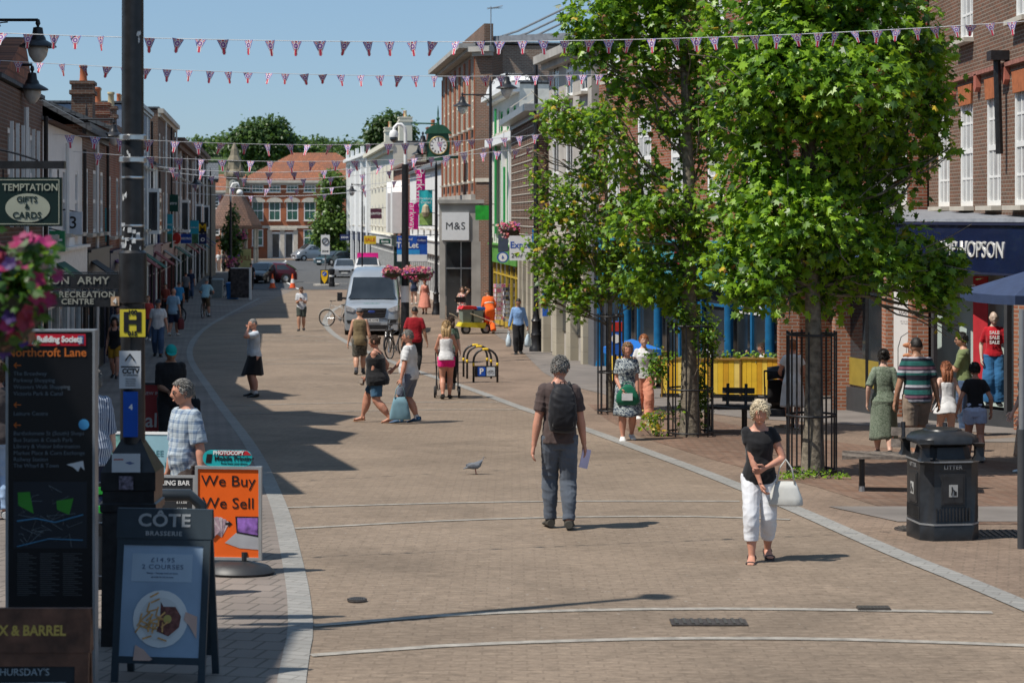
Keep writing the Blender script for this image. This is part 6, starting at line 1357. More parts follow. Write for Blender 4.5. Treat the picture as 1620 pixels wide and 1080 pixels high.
P12 = person('long haired woman in a white and red top with hand raised by the sweeping cart', 731, 517, 1.66, 185, 'f', 1, SKP, ('long', HB, .12), lh=(-.12,.06,.95), rh=(.12,.12,.6), top=T(fb('white_red', (.65,.6,.58), (.5,.1,.08), 'floral', 9), kind='tank', hem=-.03), skirt=dict(mat=fb('white_red', (.6,.5,.45)), len=.25), shoes=(SHBR, 'sandal'))
ORG = fb('hi_vis_orange', (.95,.16,.03), (.55,.55,.5), 'stripes', .46)
ORG = fb('hi_vis_orange2', (.95,.15,.02))
P13 = person('street cleaner in orange high visibility suit bending over beside the postcard racks', 775, 528, 1.76, 20, 'm', 1.1, SKD, ('buzz', HB), lean=24, hp=20, lh=(-.1,.2,.5), rh=(.12,.16,.5), top=T(ORG, sleeve=.92, hem=-.06, grow=.022, name='jacket'), bottom=T(ORG, len=1.92, grow=.02, cuff=.045), shoes=(SHBR,), **WALK)
o = P13['o']; RFL = M('reflective_tape', (.6,.6,.5), .3, var=.1)
for t, q in ((1.35,-1),(1.35,1),(1.6,-1),(1.6,1)):
    pass
for d in (.02,.14):
    a = MB(); rg = P13['ring'](d, .03); rg2 = P13['ring'](d+.025, .03); a.loft([rg, rg2]); a.build('reflective_band', RFL, o, smooth='all')
P14 = person('man in a light blue shirt and black trousers carrying a plastic bag in each hand', 820, 586-0, 1.8, 183, 'm', 1, SKD, ('short', HK), lh=(-.165,.0,.46), rh=(.165,.0,.46), hp=14, curl=.9, top=T(fb('blue_shirt', (.22,.38,.66)), sleeve=.95, hem=-.01, grow=.01, collar=1), bottom=T(BLK, len=1.95, cuff=.032), shoes=(SHB,), Y=gY(560), **WALK2)
PLS = fb('pale_blue_plastic', (.42,.52,.6), (.5,.58,.62), 'floral', 9, rough=.4)
for k, lb in (('LH','bulging plastic bag of the man in the blue shirt, the right one in the photo'),('RH','bulging plastic bag of the man in the blue shirt, the left one in the photo')): bag('plastic_bag', lb, P14[k]+Vector((0,0,-.01)), .3, .42, .18, PLS, R(60 if k == 'LH' else 95), .1, shape='sack')
# 15 family at the shop
SGE = fb('sage_dress', (.1,.135,.09), (.22,.26,.2), 'floral', 60)
P15 = person('woman with bun in sage green midi dress walking beside the striped shirt man', 1398, 722, 1.64, 355, 'f', 1.08, SKP, ('bun', HK), lh=(-.15,-.02,.5), rh=(.13,.03,.48), hy=-8, top=T(SGE, sleeve=.5, hem=-.05, grow=.014, cuff=.015), skirt=dict(mat=SGE, len=.43, flare=.02), shoes=(SHB, 'pump'), **WALK)
P16 = person('man in green, navy and white striped polo and beige shorts seen from behind', 1451, 728, 1.84, 3, 'm', 1.18, SKD, ('buzz', HK), lh=(-.18,.0,.47), rh=(.17,.0,.47), top=T(fb('striped_polo', (.02,.02,.035), (.02,.12,.11), 'stripes3', .14), sleeve=.38, hem=-.05, grow=.016, cuff=.02, folds=.004), bottom=T(fb('beige_shorts', (.27,.21,.16)), len=.95, grow=.02, name='shorts'), shoes=(SHBR,), **WALK2)
P17 = person('girl with long auburn hair in white smocked top holding hands, seen from behind', 1498, 716, 1.42, 5, 'f', .95, SKP, ('long', M('hair_auburn', (.28,.1,.045), .5, var=.4, scale=50, bump=.7), .2), rh=(.17,.05,.5), lh=(-.17,.02,.52), top=T(WHT, kind='strap', hem=-.02, neck=.25, grow=.01), skirt=dict(mat=WHT, len=.16, flare=.05, waist=.08), bottom=T(fb('patterned_shorts', (.04,.04,.05), (.4,.4,.4), 'floral', 50), len=.3, name='shorts'), shoes=(SHW,), **WALK)
P18 = person('man in sunglasses and olive tee with folded arms facing left at the shop window', 1526, 690, 1.78, 75, 'm', 1.0, SK, ('short', HK), lh=(.06,.13,.66), rh=(-.06,.13,.67), le=(-.6,.2,-1), re=(.6,.2,-1), glasses='dark', top=T(fb('olive_tee', (.17,.21,.09)), sleeve=.42, hem=-.05, grow=.014), bottom=T(DEN, len=1.9), shoes=(SHW,))
P19 = person('girl in cropped black tee and pale blue shorts seen from behind by the litter bin', 1543, 731, 1.47, 358, 'f', .95, SKR, ('bun', HK), lh=(-.17,.05,.5), rh=(.16,.02,.5), top=T(BLK, sleeve=.3, hem=.03, grow=.012), bottom=T(fb('pale_blue_shorts', (.4,.46,.62)), len=.5, grow=.02, wide=.02, waist=.07, name='shorts'), shoes=(SHW,), **WALK)
P20 = person('person in a tan patterned blouse cut off by the right edge of the picture', 1628, 748, 1.62, 95, 'f', 1.05, SKP, ('bun', HB), lh=(-.13,.12,.47), rh=(.12,.1,.5), top=T(fb('tan_pattern', (.32,.2,.13), (.45,.33,.23), 'floral', 30), sleeve=.6, hem=-.05), skirt=dict(mat=fb('tan_pattern', (.32,.2,.13)), len=.45, flare=.02), shoes=(SHW,))
P21 = person('woman in white short sleeved dress pushing a pushchair behind the tree guard', 1254, 678, 1.62, 352, 'f', 1.02, SKR, ('bun', HGN), lh=(-.13,.18,.56), rh=(.1,.18,.56), top=T(fb('white_dress', (.72,.72,.7)), sleeve=.25, hem=-.04, grow=.014, cuff=.03), skirt=dict(mat=fb('white_dress', (.72,.72,.7)), len=.34, flare=.035), shoes=(SHW, 'sandal'), **WALK)
pushchair('black pushchair beside the woman in the white dress by the tree guard', P21['mw'] @ Vector((-.26,.6,0))+Vector((0,0,.0)), R(-8), BLK)
# left side
P22 = person('grey haired man in glasses and blue checked shirt walking between the pavement signs', 297, 0, 1.7, 128, 'm', .98, SKR, ('thin', HGY), Y=18.3, lh=(-.16,.0,.47), rh=(.15,.04,.47), hy=-20, hp=4, glasses=True, belly=.03, top=T(fb('checked_shirt', (.42,.48,.52), (.07,.14,.27), 'plaid', .085), sleeve=.42, hem=-.07, grow=.02, cuff=.022, collar=1, folds=.008), bottom=T(fb('brown_trousers', (.06,.045,.04)), len=1.95, grow=.012), shoes=(SHBR,), **WALK)
P23 = person('man in teal cap and black tee looking down at the phone in his hands', 270, 727, 1.72, 195, 'm', 1.12, SKD, ('buzz', HK), cap=M('cap_teal', (.0,.3,.27), .8), lh=(-.02,.16,.6), rh=(.03,.17,.6), hp=20, top=T(BLK, sleeve=.45, hem=-.05, grow=.02, cuff=.02), bottom=T(BLK, len=1.9), shoes=(SHB,))
phone('phone held by the man in the teal cap', (P23['LH']+P23['RH'])/2+Vector((0,0,.03)), (R(50),0,0))
bag('shoulder_bag', 'black bag hanging beside the man in the teal cap', P23['mw'] @ Vector((-.3,.02,1.0)), .28, .26, .12, BLK, 0, .1)
P24 = person('woman in black top and mustard shorts walking on the shaded left pavement', 182, 598, 1.6, 182, 'f', 1.05, SKR, ('long', HK, .1), top=T(BLK, kind='tank', hem=-.04), bottom=T(fb('mustard', (.4,.2,.02)), len=.75, grow=.02, name='shorts'), shoes=(SHB,), **WALK)
person('person in pale top just behind the woman in mustard shorts', 187, 574, 1.7, 180, 'm', 1, SKR, ('short', HB), top=T(fb('pale_top', (.45,.47,.5)), sleeve=.35), bottom=T(DEN, len=1.9), shoes=(SHB,))
P25 = person('man in dark cap, white tee and blue jeans on the left pavement', 250, 564, 1.8, 190, 'm', 1.12, SKR, ('buzz', HB), cap=M('cap_dark', (.05,.05,.06), .8), lh=(-.16,.03,.47), rh=(.16,.03,.47), top=T(WHT, sleeve=.36, hem=-.04, grow=.014), bottom=T(DEN, len=1.93), shoes=(SHB,), **WALK)
P26 = person('bald man in light blue shirt and dark shorts holding a maroon bag, seen from behind', 274, 531, 1.8, 350, 'm', 1.08, SKR, ('bald', None), lh=(-.15,.03,.47), rh=(.16,.0,.46), top=T(fb('light_blue_shirt', (.3,.45,.58)), sleeve=.4, hem=-.07, grow=.02), bottom=T(NVY, len=.95, grow=.02, name='shorts'), shoes=(SHW,), **WALK2)
bag('shopping_bag', 'maroon shopping bag carried by the bald man in light blue', P26['RH'], .34, .4, .12, fb('maroon_bag', (.12,.015,.02)), R(60), .12)
person('woman in a coral red top on the left pavement beside the white tee man', 234, 538, 1.62, 185, 'f', 1.05, SKP, ('bob', HGN), top=T(fb('coral_red', (.6,.08,.07)), sleeve=.3), bottom=T(DEN, len=1.9), shoes=(SHW,), **WALK)
person('person in bright blue top standing by the parked bicycles on the left', 283, 505, 1.7, 10, 'm', 1, SKR, ('short', HB), top=T(fb('bright_blue', (.04,.25,.5)), sleeve=.35), bottom=T(BLK, len=1.8), shoes=(SHB,))
person('person in dark clothes behind the map board on the left pavement', 104, 598, 1.72, 170, 'm', 1, SKD, ('short', HK), top=T(BLK, sleeve=.9), bottom=T(BLK, len=1.9), shoes=(SHB,))
person('woman in strappy top with bare back near the salon board on the left', 124, 592, 1.66, 20, 'f', 1.05, SKR, ('bob', HB), top=T(BLK, kind='strap', hem=-.03, neck=.2), bottom=T(BLK, len=1.9), shoes=(SHB,))
P27 = person('person in long striped top partly hidden by the town map board', 146, 0, 1.66, 10, 'f', 1.1, SKP, ('bob', HGY), Y=20.5, top=T(fb('pinstripe', (.07,.1,.18), (.4,.45,.52), 'vlines', .03), sleeve=.6, hem=-.12, grow=.02), bottom=T(NVY, len=1.9), shoes=(SHB,))
person('person in pale trousers at the far left edge behind the map board', -4, 0, 1.7, 20, 'f', 1.1, SKR, ('bob', HB), Y=21.5, top=T(fb('dark_mix', (.06,.05,.05)), sleeve=.4), bottom=T(fb('pale_blue_trousers', (.3,.42,.6)), len=1.9), shoes=(SHW,))
for (px, py, h, fc, t_, b_, lb) in ((346,428,1.7,180,WHT,BLK,'person in white top near the far end of the left pavement'),(354,430,1.75,150,BLK,BLK,'person in black beside the person in white far along the left pavement'),(397,458,1.75,10,BLK,BLK,'person in dark clothes leaning by the black parked car'),
    (302,472,1.7,180,NVY,DEN,'person in navy on the far left pavement before the dark red car'),(294,478,1.65,20,fb('grey_top', (.15,.16,.18)),BLK,'person in grey top on the far left pavement'),(262,505,1.6,170,fb('rust_top', (.3,.06,.04)),BLK,'person in rust red behind the group on the left pavement')):
    person(lb, px, py, h, fc, 'm', 1, SKR, ('short', HB), top=T(t_, sleeve=.4), bottom=T(b_, len=1.9), shoes=(SHB,), **(WALK if px % 2 else {}))
# seated at the cafe
for px, Y, hh, t_, hr, lb in ((1213,45.4,1.62,WHT,HB,'dark haired person in white seated at the cafe behind the yellow barrier'),(1120,47.5,1.7,fb('white_stripe_top', (.6,.6,.62)),HGY,'person in white leaning at a cafe table behind the middle tree')):
    person(lb, px, 0, hh, 100 if px > 1200 else 250, 'm', 1, SKR, ('short', hr), Y=Y, seat=.27, lf=(-.06,.24,0), rf=(.06,.24,0), lh=(-.1,.22,.42), rh=(.1,.22,.42), lean=8, top=T(t_, sleeve=.35), bottom=T(NVY, len=1.9), shoes=(SHB,))
# ---------------- vehicles ----------------
def carpaint(name, c, metal=.5, rough=.28):
    return M(name, c, rough, metal, var=.04, scale=2, coat=.6)
TYRE = M('tyre_rubber', (.02,.02,.02), .85); LAMPG = M('headlamp_glass', (.5,.52,.55), .1, .3, spec=.9, var=.4, scale=12); REDL = M('tail_lamp', (.35,.01,.01), .2)
PLW = M('number_plate_white', (.7,.7,.68), .4, var=.03)
def vehicle(name, label, cat, loc, rz, L, W, prof, belt, paint, wheel_r, axles, wind, rearw=None, sides=(), roofw=.8, front=None, group=None, clear=.22):
    """nose at y=0 pointing -y (towards the camera at rz=0); prof: (y, top z, width factor)"""
    o = empty(name, loc, rz, label, cat, group); rings = []
    for y, zt, wf in prof:
        w_ = W*wf; tw = W*roofw*wf if zt > belt+.25 else w_*.93; b_ = min(belt, zt-.12); e = clear
        rings.append([(-.4*w_,y,e),(-.49*w_,y,e+.06),(-.5*w_,y,e+.35*(b_-e)),(-.5*w_,y,b_),(-.5*w_+(w_-tw)*.42,y,b_+(zt-b_)*.8),(-.5*tw+.06*W,y,zt-.02),(-.2*tw,y,zt+.012),(.2*tw,y,zt+.012),(.5*tw-.06*W,y,zt-.02),(.5*w_-(w_-tw)*.42,y,b_+(zt-b_)*.8),(.5*w_,y,b_),(.5*w_,y,e+.35*(b_-e)),(.49*w_,y,e+.06),(.4*w_,y,e)])
    a = MB(); a.loft(rings); a.build('body', paint, o, smooth=True)
    def top(y):
        ys = [p[0] for p in prof]; return np.interp(y, ys, [p[1] for p in prof])
    def wf_(y): return np.interp(y, [p[0] for p in prof], [p[2] for p in prof])
    for nm, wd in (('windscreen', wind), ('rear_window', rearw)):
        if not wd: continue
        y0, y1 = wd; a = MB(); vs = []
        for i in range(5):
            y = y0+(y1-y0)*i/4; z = top(y); x = W*wf_(y)*(roofw*.46 if i else roofw*.5)*(1.06-.03*i); 
            for j in range(5): vs.append((x*(-1+j/2), y + (-.03 if y1 > y0 else .03) - (.04*(1-abs(-1+j/2)) if y1 > y0 else -.03), z+.022))
        a.add(vs, [(i*5+j, i*5+j+1, i*5+j+6, i*5+j+5) for i in range(4) for j in range(4)]); a.build(nm, GLASS, o, smooth='all')
    for ya, yb, yc, yd in sides:
        for s in (-1, 1):
            def X(z, y):
                w_ = W*wf_(y); tw = w_*roofw; zt = top(y); t = (z-belt)/(max(.01,(zt-belt)*.8)); return s*(.5*w_-(w_-tw)*.42*t+.012)
            zt = belt + (min(top(yb), top(yc))-belt)*.78; a = MB(); a.add([(X(belt+.03,ya),ya,belt+.03),(X(zt,yb),yb,zt),(X(zt,yc),yc,zt),(X(belt+.03,yd),yd,belt+.03)], [(0,1,2,3)]); a.build('side_window', GLASS, o, fix=False)
    for y in axles:
        for s in (-1, 1):
            M_ = Matrix.Translation((s*(W/2-.09),y,wheel_r)) @ Matrix.Rotation(R(90),4,'Y'); r = wheel_r; a = MB()
            a.loft([[M_ @ Vector((rr*math.cos(t),rr*math.sin(t),zz)) for t in [2*math.pi*k/24 for k in range(24)]] for rr, zz in ((r*.6,.11),(r*.97,.1),(r,.07),(r,-.07),(r*.97,-.1),(r*.6,-.11))]); w_ = a.build('wheel', TYRE, o, smooth=True)
            a = MB(); a.loft([[M_ @ Vector((rr*math.cos(t),rr*math.sin(t),zz)) for t in [2*math.pi*k/20 for k in range(20)]] for rr, zz in ((r*.6,s*.112),(r*.5,s*.118),(r*.15,s*.13))]); a.build('rim', STEEL, w_, smooth=True)
            a = MB(); a.loft([[M_ @ Vector((rr*math.cos(t),rr*math.sin(t),zz)) for t in [2*math.pi*k/20 for k in range(20)]] for rr, zz in ((r*1.16,s*.098),(r*1.16,s*-.05))]); a.build('wheel_arch', BLACK, o)
    if front: front(o, W, top)
    return o
def std_front(o, W, top, zl=.66, plate=True, y=-.02, gz0=.45, gz1=.62):
    for s in (-1, 1):
        a = MB(); a.prism([(s*W*.5-s*.03,zl+.04),(s*W*.5-s*.05,zl-.1),(s*W*.3,zl-.07),(s*W*.27,zl+.03)], y-.015, y+.25); a.build('headlight', LAMPG, o)
        a = MB(); a.box(s*W*.54-.09, s*W*.54+.09, .95, 1.05, .88, 1.02); a.build('mirror', BLACK, o)
    a = MB(); a.box(-W*.25, W*.25, y-.02, y+.1, gz0, gz1); a.build('grille', BLACK, o)
    if plate: a = MB(); a.box(-.26,.26,y-.035,y-.021,gz0-.1,gz0+.01); a.build('number_plate', PLW, o)
vy = gY(531); vX = WX(588, vy)
SILV = carpaint('silver_van_paint', (.38,.41,.44), .45, .3)
def van_front(o, W, top):
    for s in (-1, 1):
        a = MB(); a.prism([(s*.98,1.18),(s*.97,.98),(s*.72,.92),(s*.6,1.0),(s*.68,1.06)], -.075, .3); a.build('headlight', LAMPG, o)
        a = MB(); a.loft([[(s*x_,y,z) for x_,z in ((1.14,1.3),(1.33,1.3),(1.33,1.62),(1.14,1.62))] for y in (.75,.86)]); a.box(min(s*1.0,s*1.16),max(s*1.0,s*1.16),.78,.84,1.36,1.44); a.build('mirror', BLACK, o)
        a = MB(); a.prism([(s*.95,.62),(s*.9,.5),(s*.66,.5),(s*.7,.62)], -.1, .1); a.build('fog_lamp_recess', BLACK, o)
    a = MB(); a.prism([(-.56,1.06),(.56,1.06),(.5,.72),(-.5,.72)], -.09, .1); g_ = a.build('grille', BLACK, o)
    for z in (.78,.86,.98): a = MB(); a.box(-.5,.5,-.105,-.091,z,z+.02); a.build('grille_bar', DKGREY, g_)
    a = MB(); a.ball((0,-.1,.93), (.14,.015,.055), 16, 6); a.build('badge', M('badge_blue', (.03,.06,.25), .3, .3), g_, smooth='all')
    a = MB(); a.box(-.27,.27,-.12,-.092,.56,.67); p_ = a.build('number_plate', PLW, o); text('KR70 NWB', .1, BLACK, p_, (0,-.123,.615))
    a = MB(); a.box(-.97,.97,-.088,.1,.24,.52); bu_ = a.build('bumper', SILV, o); a = MB(); a.box(-.62,.62,-.096,-.089,.28,.44); a.build('lower_intake', BLACK, bu_)
    for x in (-.35,.35): a = MB(); a.box(x-.28,x+.28,.62,.66,1.285,1.3); a.build('air_vent', BLACK, o)
    text('NEWBURY', .09, M('decal_green', (.05,.2,.15), .5), o, (0,.16,1.235), rot=(R(25),0,0), sx=1.4)
    a = MB()
    for s in (-1,1): a.tube([(s*.1,.66,1.34),(s*.55,.78,1.47)], .012, 5)
    a.build('wiper', BLACK, o)
vehicle('van', 'silver high roof delivery van parked facing the camera beside the bicycles', 'van', (vX, vy, gz(vy+1)-.02), R(2), 5.6, 2.06,
  [(-.05,.98,.9),(.0,1.12,.97),(.12,1.2,1.0),(.35,1.25,1),(.62,1.33,1),(.72,1.38,1),(1.4,2.12,1),(1.65,2.33,1),(2.0,2.45,1),(2.6,2.5,1),(5.5,2.5,1),(5.55,2.4,.97)], 1.35, SILV, .36, (.95,4.3), (.7,1.45), None, [(1.5,1.65,2.3,2.4)], .84, van_front)
def sedan(name, label, px, py, rz, paint, L=4.2, W=1.78, Hh_=1.45, kind='hatch', group='cars at the end of the street', Y=None):
    p = gp(px, py) if Y is None else Vector((WX(px,Y),Y,gz(Y)))
    k = Hh_/1.45
    if kind == 'mpv': prof = [(-.03,.7,.85),(.05,.82,.95),(.6,1.02*k,1),(.95,1.12*k,1),(1.6,1.6*k*.98,1),(2.1,1.45*k+.05,1),(L-.35,1.42*k+.03,1),(L-.05,1.0,.96),(L,.8,.92)]; wind = (.95,1.6); side = [(1.25,1.8,2.5,2.6),(2.7,2.68,3.7,3.9)]; belt = 1.02*k
    else: prof = [(-.03,.6,.85),(.05,.68,.95),(.5,.82,1),(1.1,.93,1),(1.9,1.38*k,1),(2.4,1.45*k,1),(3.2,1.4*k,1),(L-.25,1.02,.98),(L-.03,.8,.94),(L,.6,.9)]; wind = (1.12,1.88); side = [(1.35,2.0,2.55,2.6),(2.68,2.65,3.2,3.6)]; belt = .92
    return vehicle(name, label, 'car' if kind != 'mpv' else 'people carrier', p, rz, L, W, prof, belt, paint, .31, (.8, L-.8), wind, (L-.12, 3.25) if kind == 'hatch' else None, side, .8, std_front, group)
sedan('people_carrier', 'silver people carrier driving past in front of the corner building', 465, 413, R(-62), carpaint('mpv_silver', (.36,.38,.4), .5), 4.4, 1.85, 1.72, 'mpv')
sedan('parked_car', 'dark red hatchback standing side on across the left pavement', 380, 447, R(-86), carpaint('car_maroon', (.08,.006,.012), .3), 4.1)
sedan('parked_car', 'black hatchback parked beside the dark red car', 399, 453, R(-12), carpaint('car_black', (.012,.012,.014), .2), 4.0, Y=gY(449))
sedan('parked_car', 'silver estate car parked behind the van near the island', 545, 440, R(4), carpaint('car_silver', (.36,.37,.38), .5), 4.5)
sedan('parked_car', 'teal grey car waiting at the junction left of the silver estate car', 505, 420, R(-40), carpaint('car_teal', (.06,.1,.12), .4), 4.2)
sedan('parked_van', 'small white van seen through the clock tower shelter columns', 405, 403, R(-75), carpaint('van_white', (.6,.6,.6), .0), 4.3, 1.85, 1.8, 'mpv')
o = sedan('taxi_van', 'vehicle with a bright pink roof board just behind the silver van', 580, 449, R(2), carpaint('van_white2', (.6,.6,.6), .0), 4.3, 1.85, 1.7, 'mpv')
a = MB(); a.box(-.75,.75,1.9,2.0,1.72,2.15); a.build('roof_board', PINK, o)
# ---------------- bicycles ----------------
def bicycle(label, p, rz, col, tilt=0, group=None, r=.34, rimc=None):
    o = empty('bicycle', p, rz, label, 'bicycle', group); o.rotation_euler = (0, R(tilt), rz)
    FR = M('bike_paint_%d' % int(col[0]*999+col[2]*77), col, .35)
    for y in (-.52,.52):
        M_ = Matrix.Translation((0,y,r)) @ Matrix.Rotation(R(90),4,'Y'); a = MB(); pts = [M_ @ Vector((r*math.cos(t),r*math.sin(t),0)) for t in [2*math.pi*k/28 for k in range(29)]]; a.tube(pts, .022, 6); w_ = a.build('wheel', TYRE, o, smooth='all')
        a = MB()
        for k in range(12): t = 2*math.pi*k/12; a.tube([M_ @ Vector((0,0,0)), M_ @ Vector((r*math.cos(t),r*math.sin(t),0))], .003, 3)
        a.tube([M_ @ Vector(((r-.03)*math.cos(t),(r-.03)*math.sin(t),0)) for t in [2*math.pi*k/28 for k in range(29)]], .008, 4); a.build('spokes', rimc or STEEL, w_)
        a = MB(); a.tube([M_ @ Vector(((r+.04)*math.cos(t),(r+.04)*math.sin(t),0)) for t in [math.pi*(.55+.9*k/10) if y < 0 else math.pi*(.6+.6*k/10) for k in range(11)]], .014, 4); a.build('mudguard', FR, o)
    a = MB(); bb = (0,-.05,.3); st = (0,-.2,.85); hd = (0,.36,.85)
    for A_, B_, q in ((bb,st,.017),(bb,(0,.38,.7),.02),((0,-.17,.75),hd,.017),((0,-.52,r),bb,.011),((0,-.52,r),(0,-.17,.75),.01),((0,.52,r),(0,.36,.92),.014),((0,.36,.92),(0,.33,1.02),.013)): a.tube([A_,B_], q, 6)
    a.build('frame', FR, o); a = MB(); a.tube([(-.28,.22,1.05),(-.2,.33,1.04),(0,.34,1.02),(.2,.33,1.04),(.28,.22,1.05)], .013, 6); a.build('handlebar', BLACK, o)
    a = MB(); a.ball((0,-.22,.88), (.075,.13,.035), 10, 6); a.build('saddle', BLACK, o, smooth=True); a = MB(); a.lathe([(.09,-.004),(.09,.004)], 16); a.v = [(z+.03,x-.05,y+.3) for x,y,z in a.v]; a.tube([(.03,-.05,.3),(.09,-.05,.14)], .008, 4); a.tube([(-.03,-.05,.3),(-.09,-.05,.46)], .008, 4); a.build('crank', GREY, o)
    return o
BG = 'bicycles locked at the rack beside the camera pole'
q_ = gp(612, 556); bicycle('black bicycle leaning at the rack, nearest to the van', q_, R(12), (.02,.02,.02), 6, BG)
q_ = gp(628, 566); bicycle('dark bicycle leaning beside the camera pole in front of the other one', q_, R(-20), (.03,.03,.035), -6, BG)
q_ = gp(536, 516); bicycle('pale city bicycle whose rear wheel shows left of the van', q_, R(75), (.45,.43,.4), 2)
q_ = gp(268, 512); bicycle('dark bicycle parked on the left pavement behind the bald man', q_, R(60), (.02,.02,.025), 4, 'bicycles parked on the left pavement')
q_ = gp(350, 470); bicycle('black bicycle parked between the grey bin and the blue bin', q_, R(30), (.02,.02,.02), 4, 'bicycles parked on the left pavement')
# rider on a bicycle
Yr = gY(502); bk = bicycle('bicycle ridden away from the camera along the left of the street', Vector((WX(325,Yr),Yr,gz(Yr))), R(-4), (.02,.02,.02))
person('cyclist in light blue tee and brown shorts riding away on a bicycle', 325, 0, 1.78, 356, 'm', 1.02, SKR, ('buzz', HGY), Y=Yr-.15, seat=.535, lf=(-.075,.12,.12), rf=(.075,.1,-.01), lh=(-.15,.28,.62), rh=(.15,.28,.62), lean=20, hp=-10, top=T(fb('sky_tee', (.3,.5,.58)), sleeve=.38, hem=-.05, grow=.02), bottom=T(fb('brown_shorts', (.12,.08,.05)), len=1.0, grow=.016, name='shorts'), shoes=(SHB,), socks=(WHT, .3), zoff=.0)
# ---------------- hoop barriers ----------------
YB = M('yellow_band', (.75,.5,.02), .5)
for i, (px, py, wd, lb) in enumerate(((768,605,.6,'front hoop'),(758,599,.62,'middle hoop'),(752,596,.62,'rear hoop'))):
    p = gp(px, py); o = empty('cycle_hoop', p, 0, 'black and yellow steel cycle hoop, the %s of three by the pushchair' % lb.split()[0], 'cycle hoop', 'black and yellow cycle hoops'); s_ = F/p.y
    hw = wd/2; hh = .84; pts = [(-hw,0,-.05),(-hw,0,hh-.3)]+[(-hw*math.cos(t), 0, hh-.3+.3*math.sin(t)) for t in [math.pi*k/10 for k in range(1,10)]]+[(hw,0,hh-.3),(hw,0,-.05)]
    a = MB(); a.tube(pts, .028, 8); a.build('hoop', BLACK, o, smooth='all')
    for x in (-hw, hw): a = MB(); a.tube([(x,0,hh-.42),(x,0,hh-.34)], .031, 8); a.build('band', YB, o, smooth='all')
    a = MB(); a.tube([(-hw*math.cos(t), 0, hh-.3+.3*math.sin(t)) for t in [math.pi*(.42+.16*k/4) for k in range(5)]], .031, 8); a.build('band', YB, o, smooth='all')
    if i == 0:
        a = MB(); a.box(-hw+.03, hw-.03, -.012, .012, .14, .42); b_ = a.build('panel', BLACK, o); a = MB(); a.box(-.2,.0,-.02,-.013,.17,.39); p_ = a.build('parking_sign', BLU, b_); text('P', .2, WHITE, p_, (-.1,-.024,.28), bold=.006); a = MB(); a.box(.03,.24,-.02,-.013,.17,.39); p_ = a.build('cycle_sign', PAPER, b_)
        a = MB(); 
        for k in (.09,.18): a.tube([(k+.035*math.cos(t),-.0215,.26+.035*math.sin(t)) for t in [2*math.pi*j/12 for j in range(13)]], .004, 4)
        a.tube([(.09,-.0215,.26),(.12,-.0215,.31),(.17,-.0215,.31),(.18,-.0215,.26)], .004, 4); a.build('cycle_symbol', DKGREY, p_)
# ---------------- litter bin ----------------
p = gp(1501, 856); o = empty('litter_bin', p+Vector((0,.3,0)), R(8), 'black octagonal litter bin with open hood and LITTER lettering, right foreground', 'litter bin')
BINB = M('bin_black', (.018,.019,.021), .35, var=.3, scale=12, bump=.06)
def octr(w_, d_, z, ch=.3): 
    x, y = w_/2, d_/2; cx_, cy_ = x*ch, y*ch; return [(-x,-y+cy_,z),(-x+cx_,-y,z),(x-cx_,-y,z),(x,-y+cy_,z),(x,y-cy_,z),(x-cx_,y,z),(-x+cx_,y,z),(-x,y-cy_,z)]
a = MB(); a.loft([octr(.63,.63,z_*1.0 if True else 0,.36) if False else octr(w_, w_, z_,.36) for w_, z_ in ((.61,-.02),(.61,.16),(.6,.17),(.6,.76),(.62,.77),(.62,.8),(.58,.805))]); a.build('body', BINB, o, smooth=True)
for z in (.165,.785): a = MB(); a.loft([octr(.618 if z < .5 else .628,.618 if z < .5 else .628,z-.008,.36), octr(.618 if z < .5 else .628,.618 if z < .5 else .628,z+.008,.36)]); a.build('silver_band', GREY, o)
for s in (-1,1):
    for t in (-1,1): a = MB(); a.loft([[(s*.28+x,t*.28+y,z) for x,y in ((-.045*k,-.045*k),(.03,-.045*k),(.03,.03),(-.045*k,.03))] for z,k in ((.8,1.6),(.85,1),(.93,1),(.97,1.8))]); a.build('hood_post', BINB, o, smooth=True)
a = MB(); a.loft([octr(w_,w_,z_,c_) for w_,z_,c_ in ((.59,.945,.36),(.62,.96,.36),(.61,1.0,.36),(.54,1.045,.45),(.36,1.07,.55),(.34,1.085,.55),(.1,1.09,.55))]); a.build('hood', BINB, o, smooth=True)
a = MB(); a.loft([octr(.5,.5,.8,.4), octr(.44,.44,.92,.4), octr(.4,.4,.92,.4), octr(.3,.3,.7,.4)]); a.build('inner_liner', BLACK, o)
for k in range(4):
    rot = Matrix.Rotation(R(90*k),4,'Z')
    a = MB()
    for i in range(11): a.box(-.17+i*.034-.006,-.17+i*.034+.006,-.309,-.299,.2,.33, M=rot)
    a.box(-.12,.12,-.308,-.299,.36,.665, M=rot); a.box(-.1,.1,-.313,-.307,.38,.645, M=rot); a.box(-.13,.13,-.307,-.299,.7,.705, M=rot); a.box(-.13,.13,-.307,-.299,.345,.35, M=rot); a.build('moulded_panel', M('bin_panel', (.025,.026,.028), .4, var=.3, scale=12), o)
    a = MB(); a.box(-.045,.045,-.316,-.3135,.44,.56, M=rot); e_ = a.build('litter_symbol', M('symbol_grey', (.4,.4,.38), .5), o); a = MB(); a.tube([rot @ Vector(v) for v in ((-.015,-.318,.54),(-.012,-.318,.5),(-.02,-.318,.46))], .007, 5); a.tube([rot @ Vector(v) for v in ((-.012,-.318,.51),(.015,-.318,.5))], .005, 5); a.box(.006,.032,-.3185,-.316,.455,.495, M=rot); a.build('figure', BLACK, e_)
    t_ = text('LITTER', .055, M('dull_silver', (.22,.22,.22), .5), o, rot @ Vector((0,-.3045,.73)), rot=(R(90),0,R(90*k)), bold=.001, space=1.15)
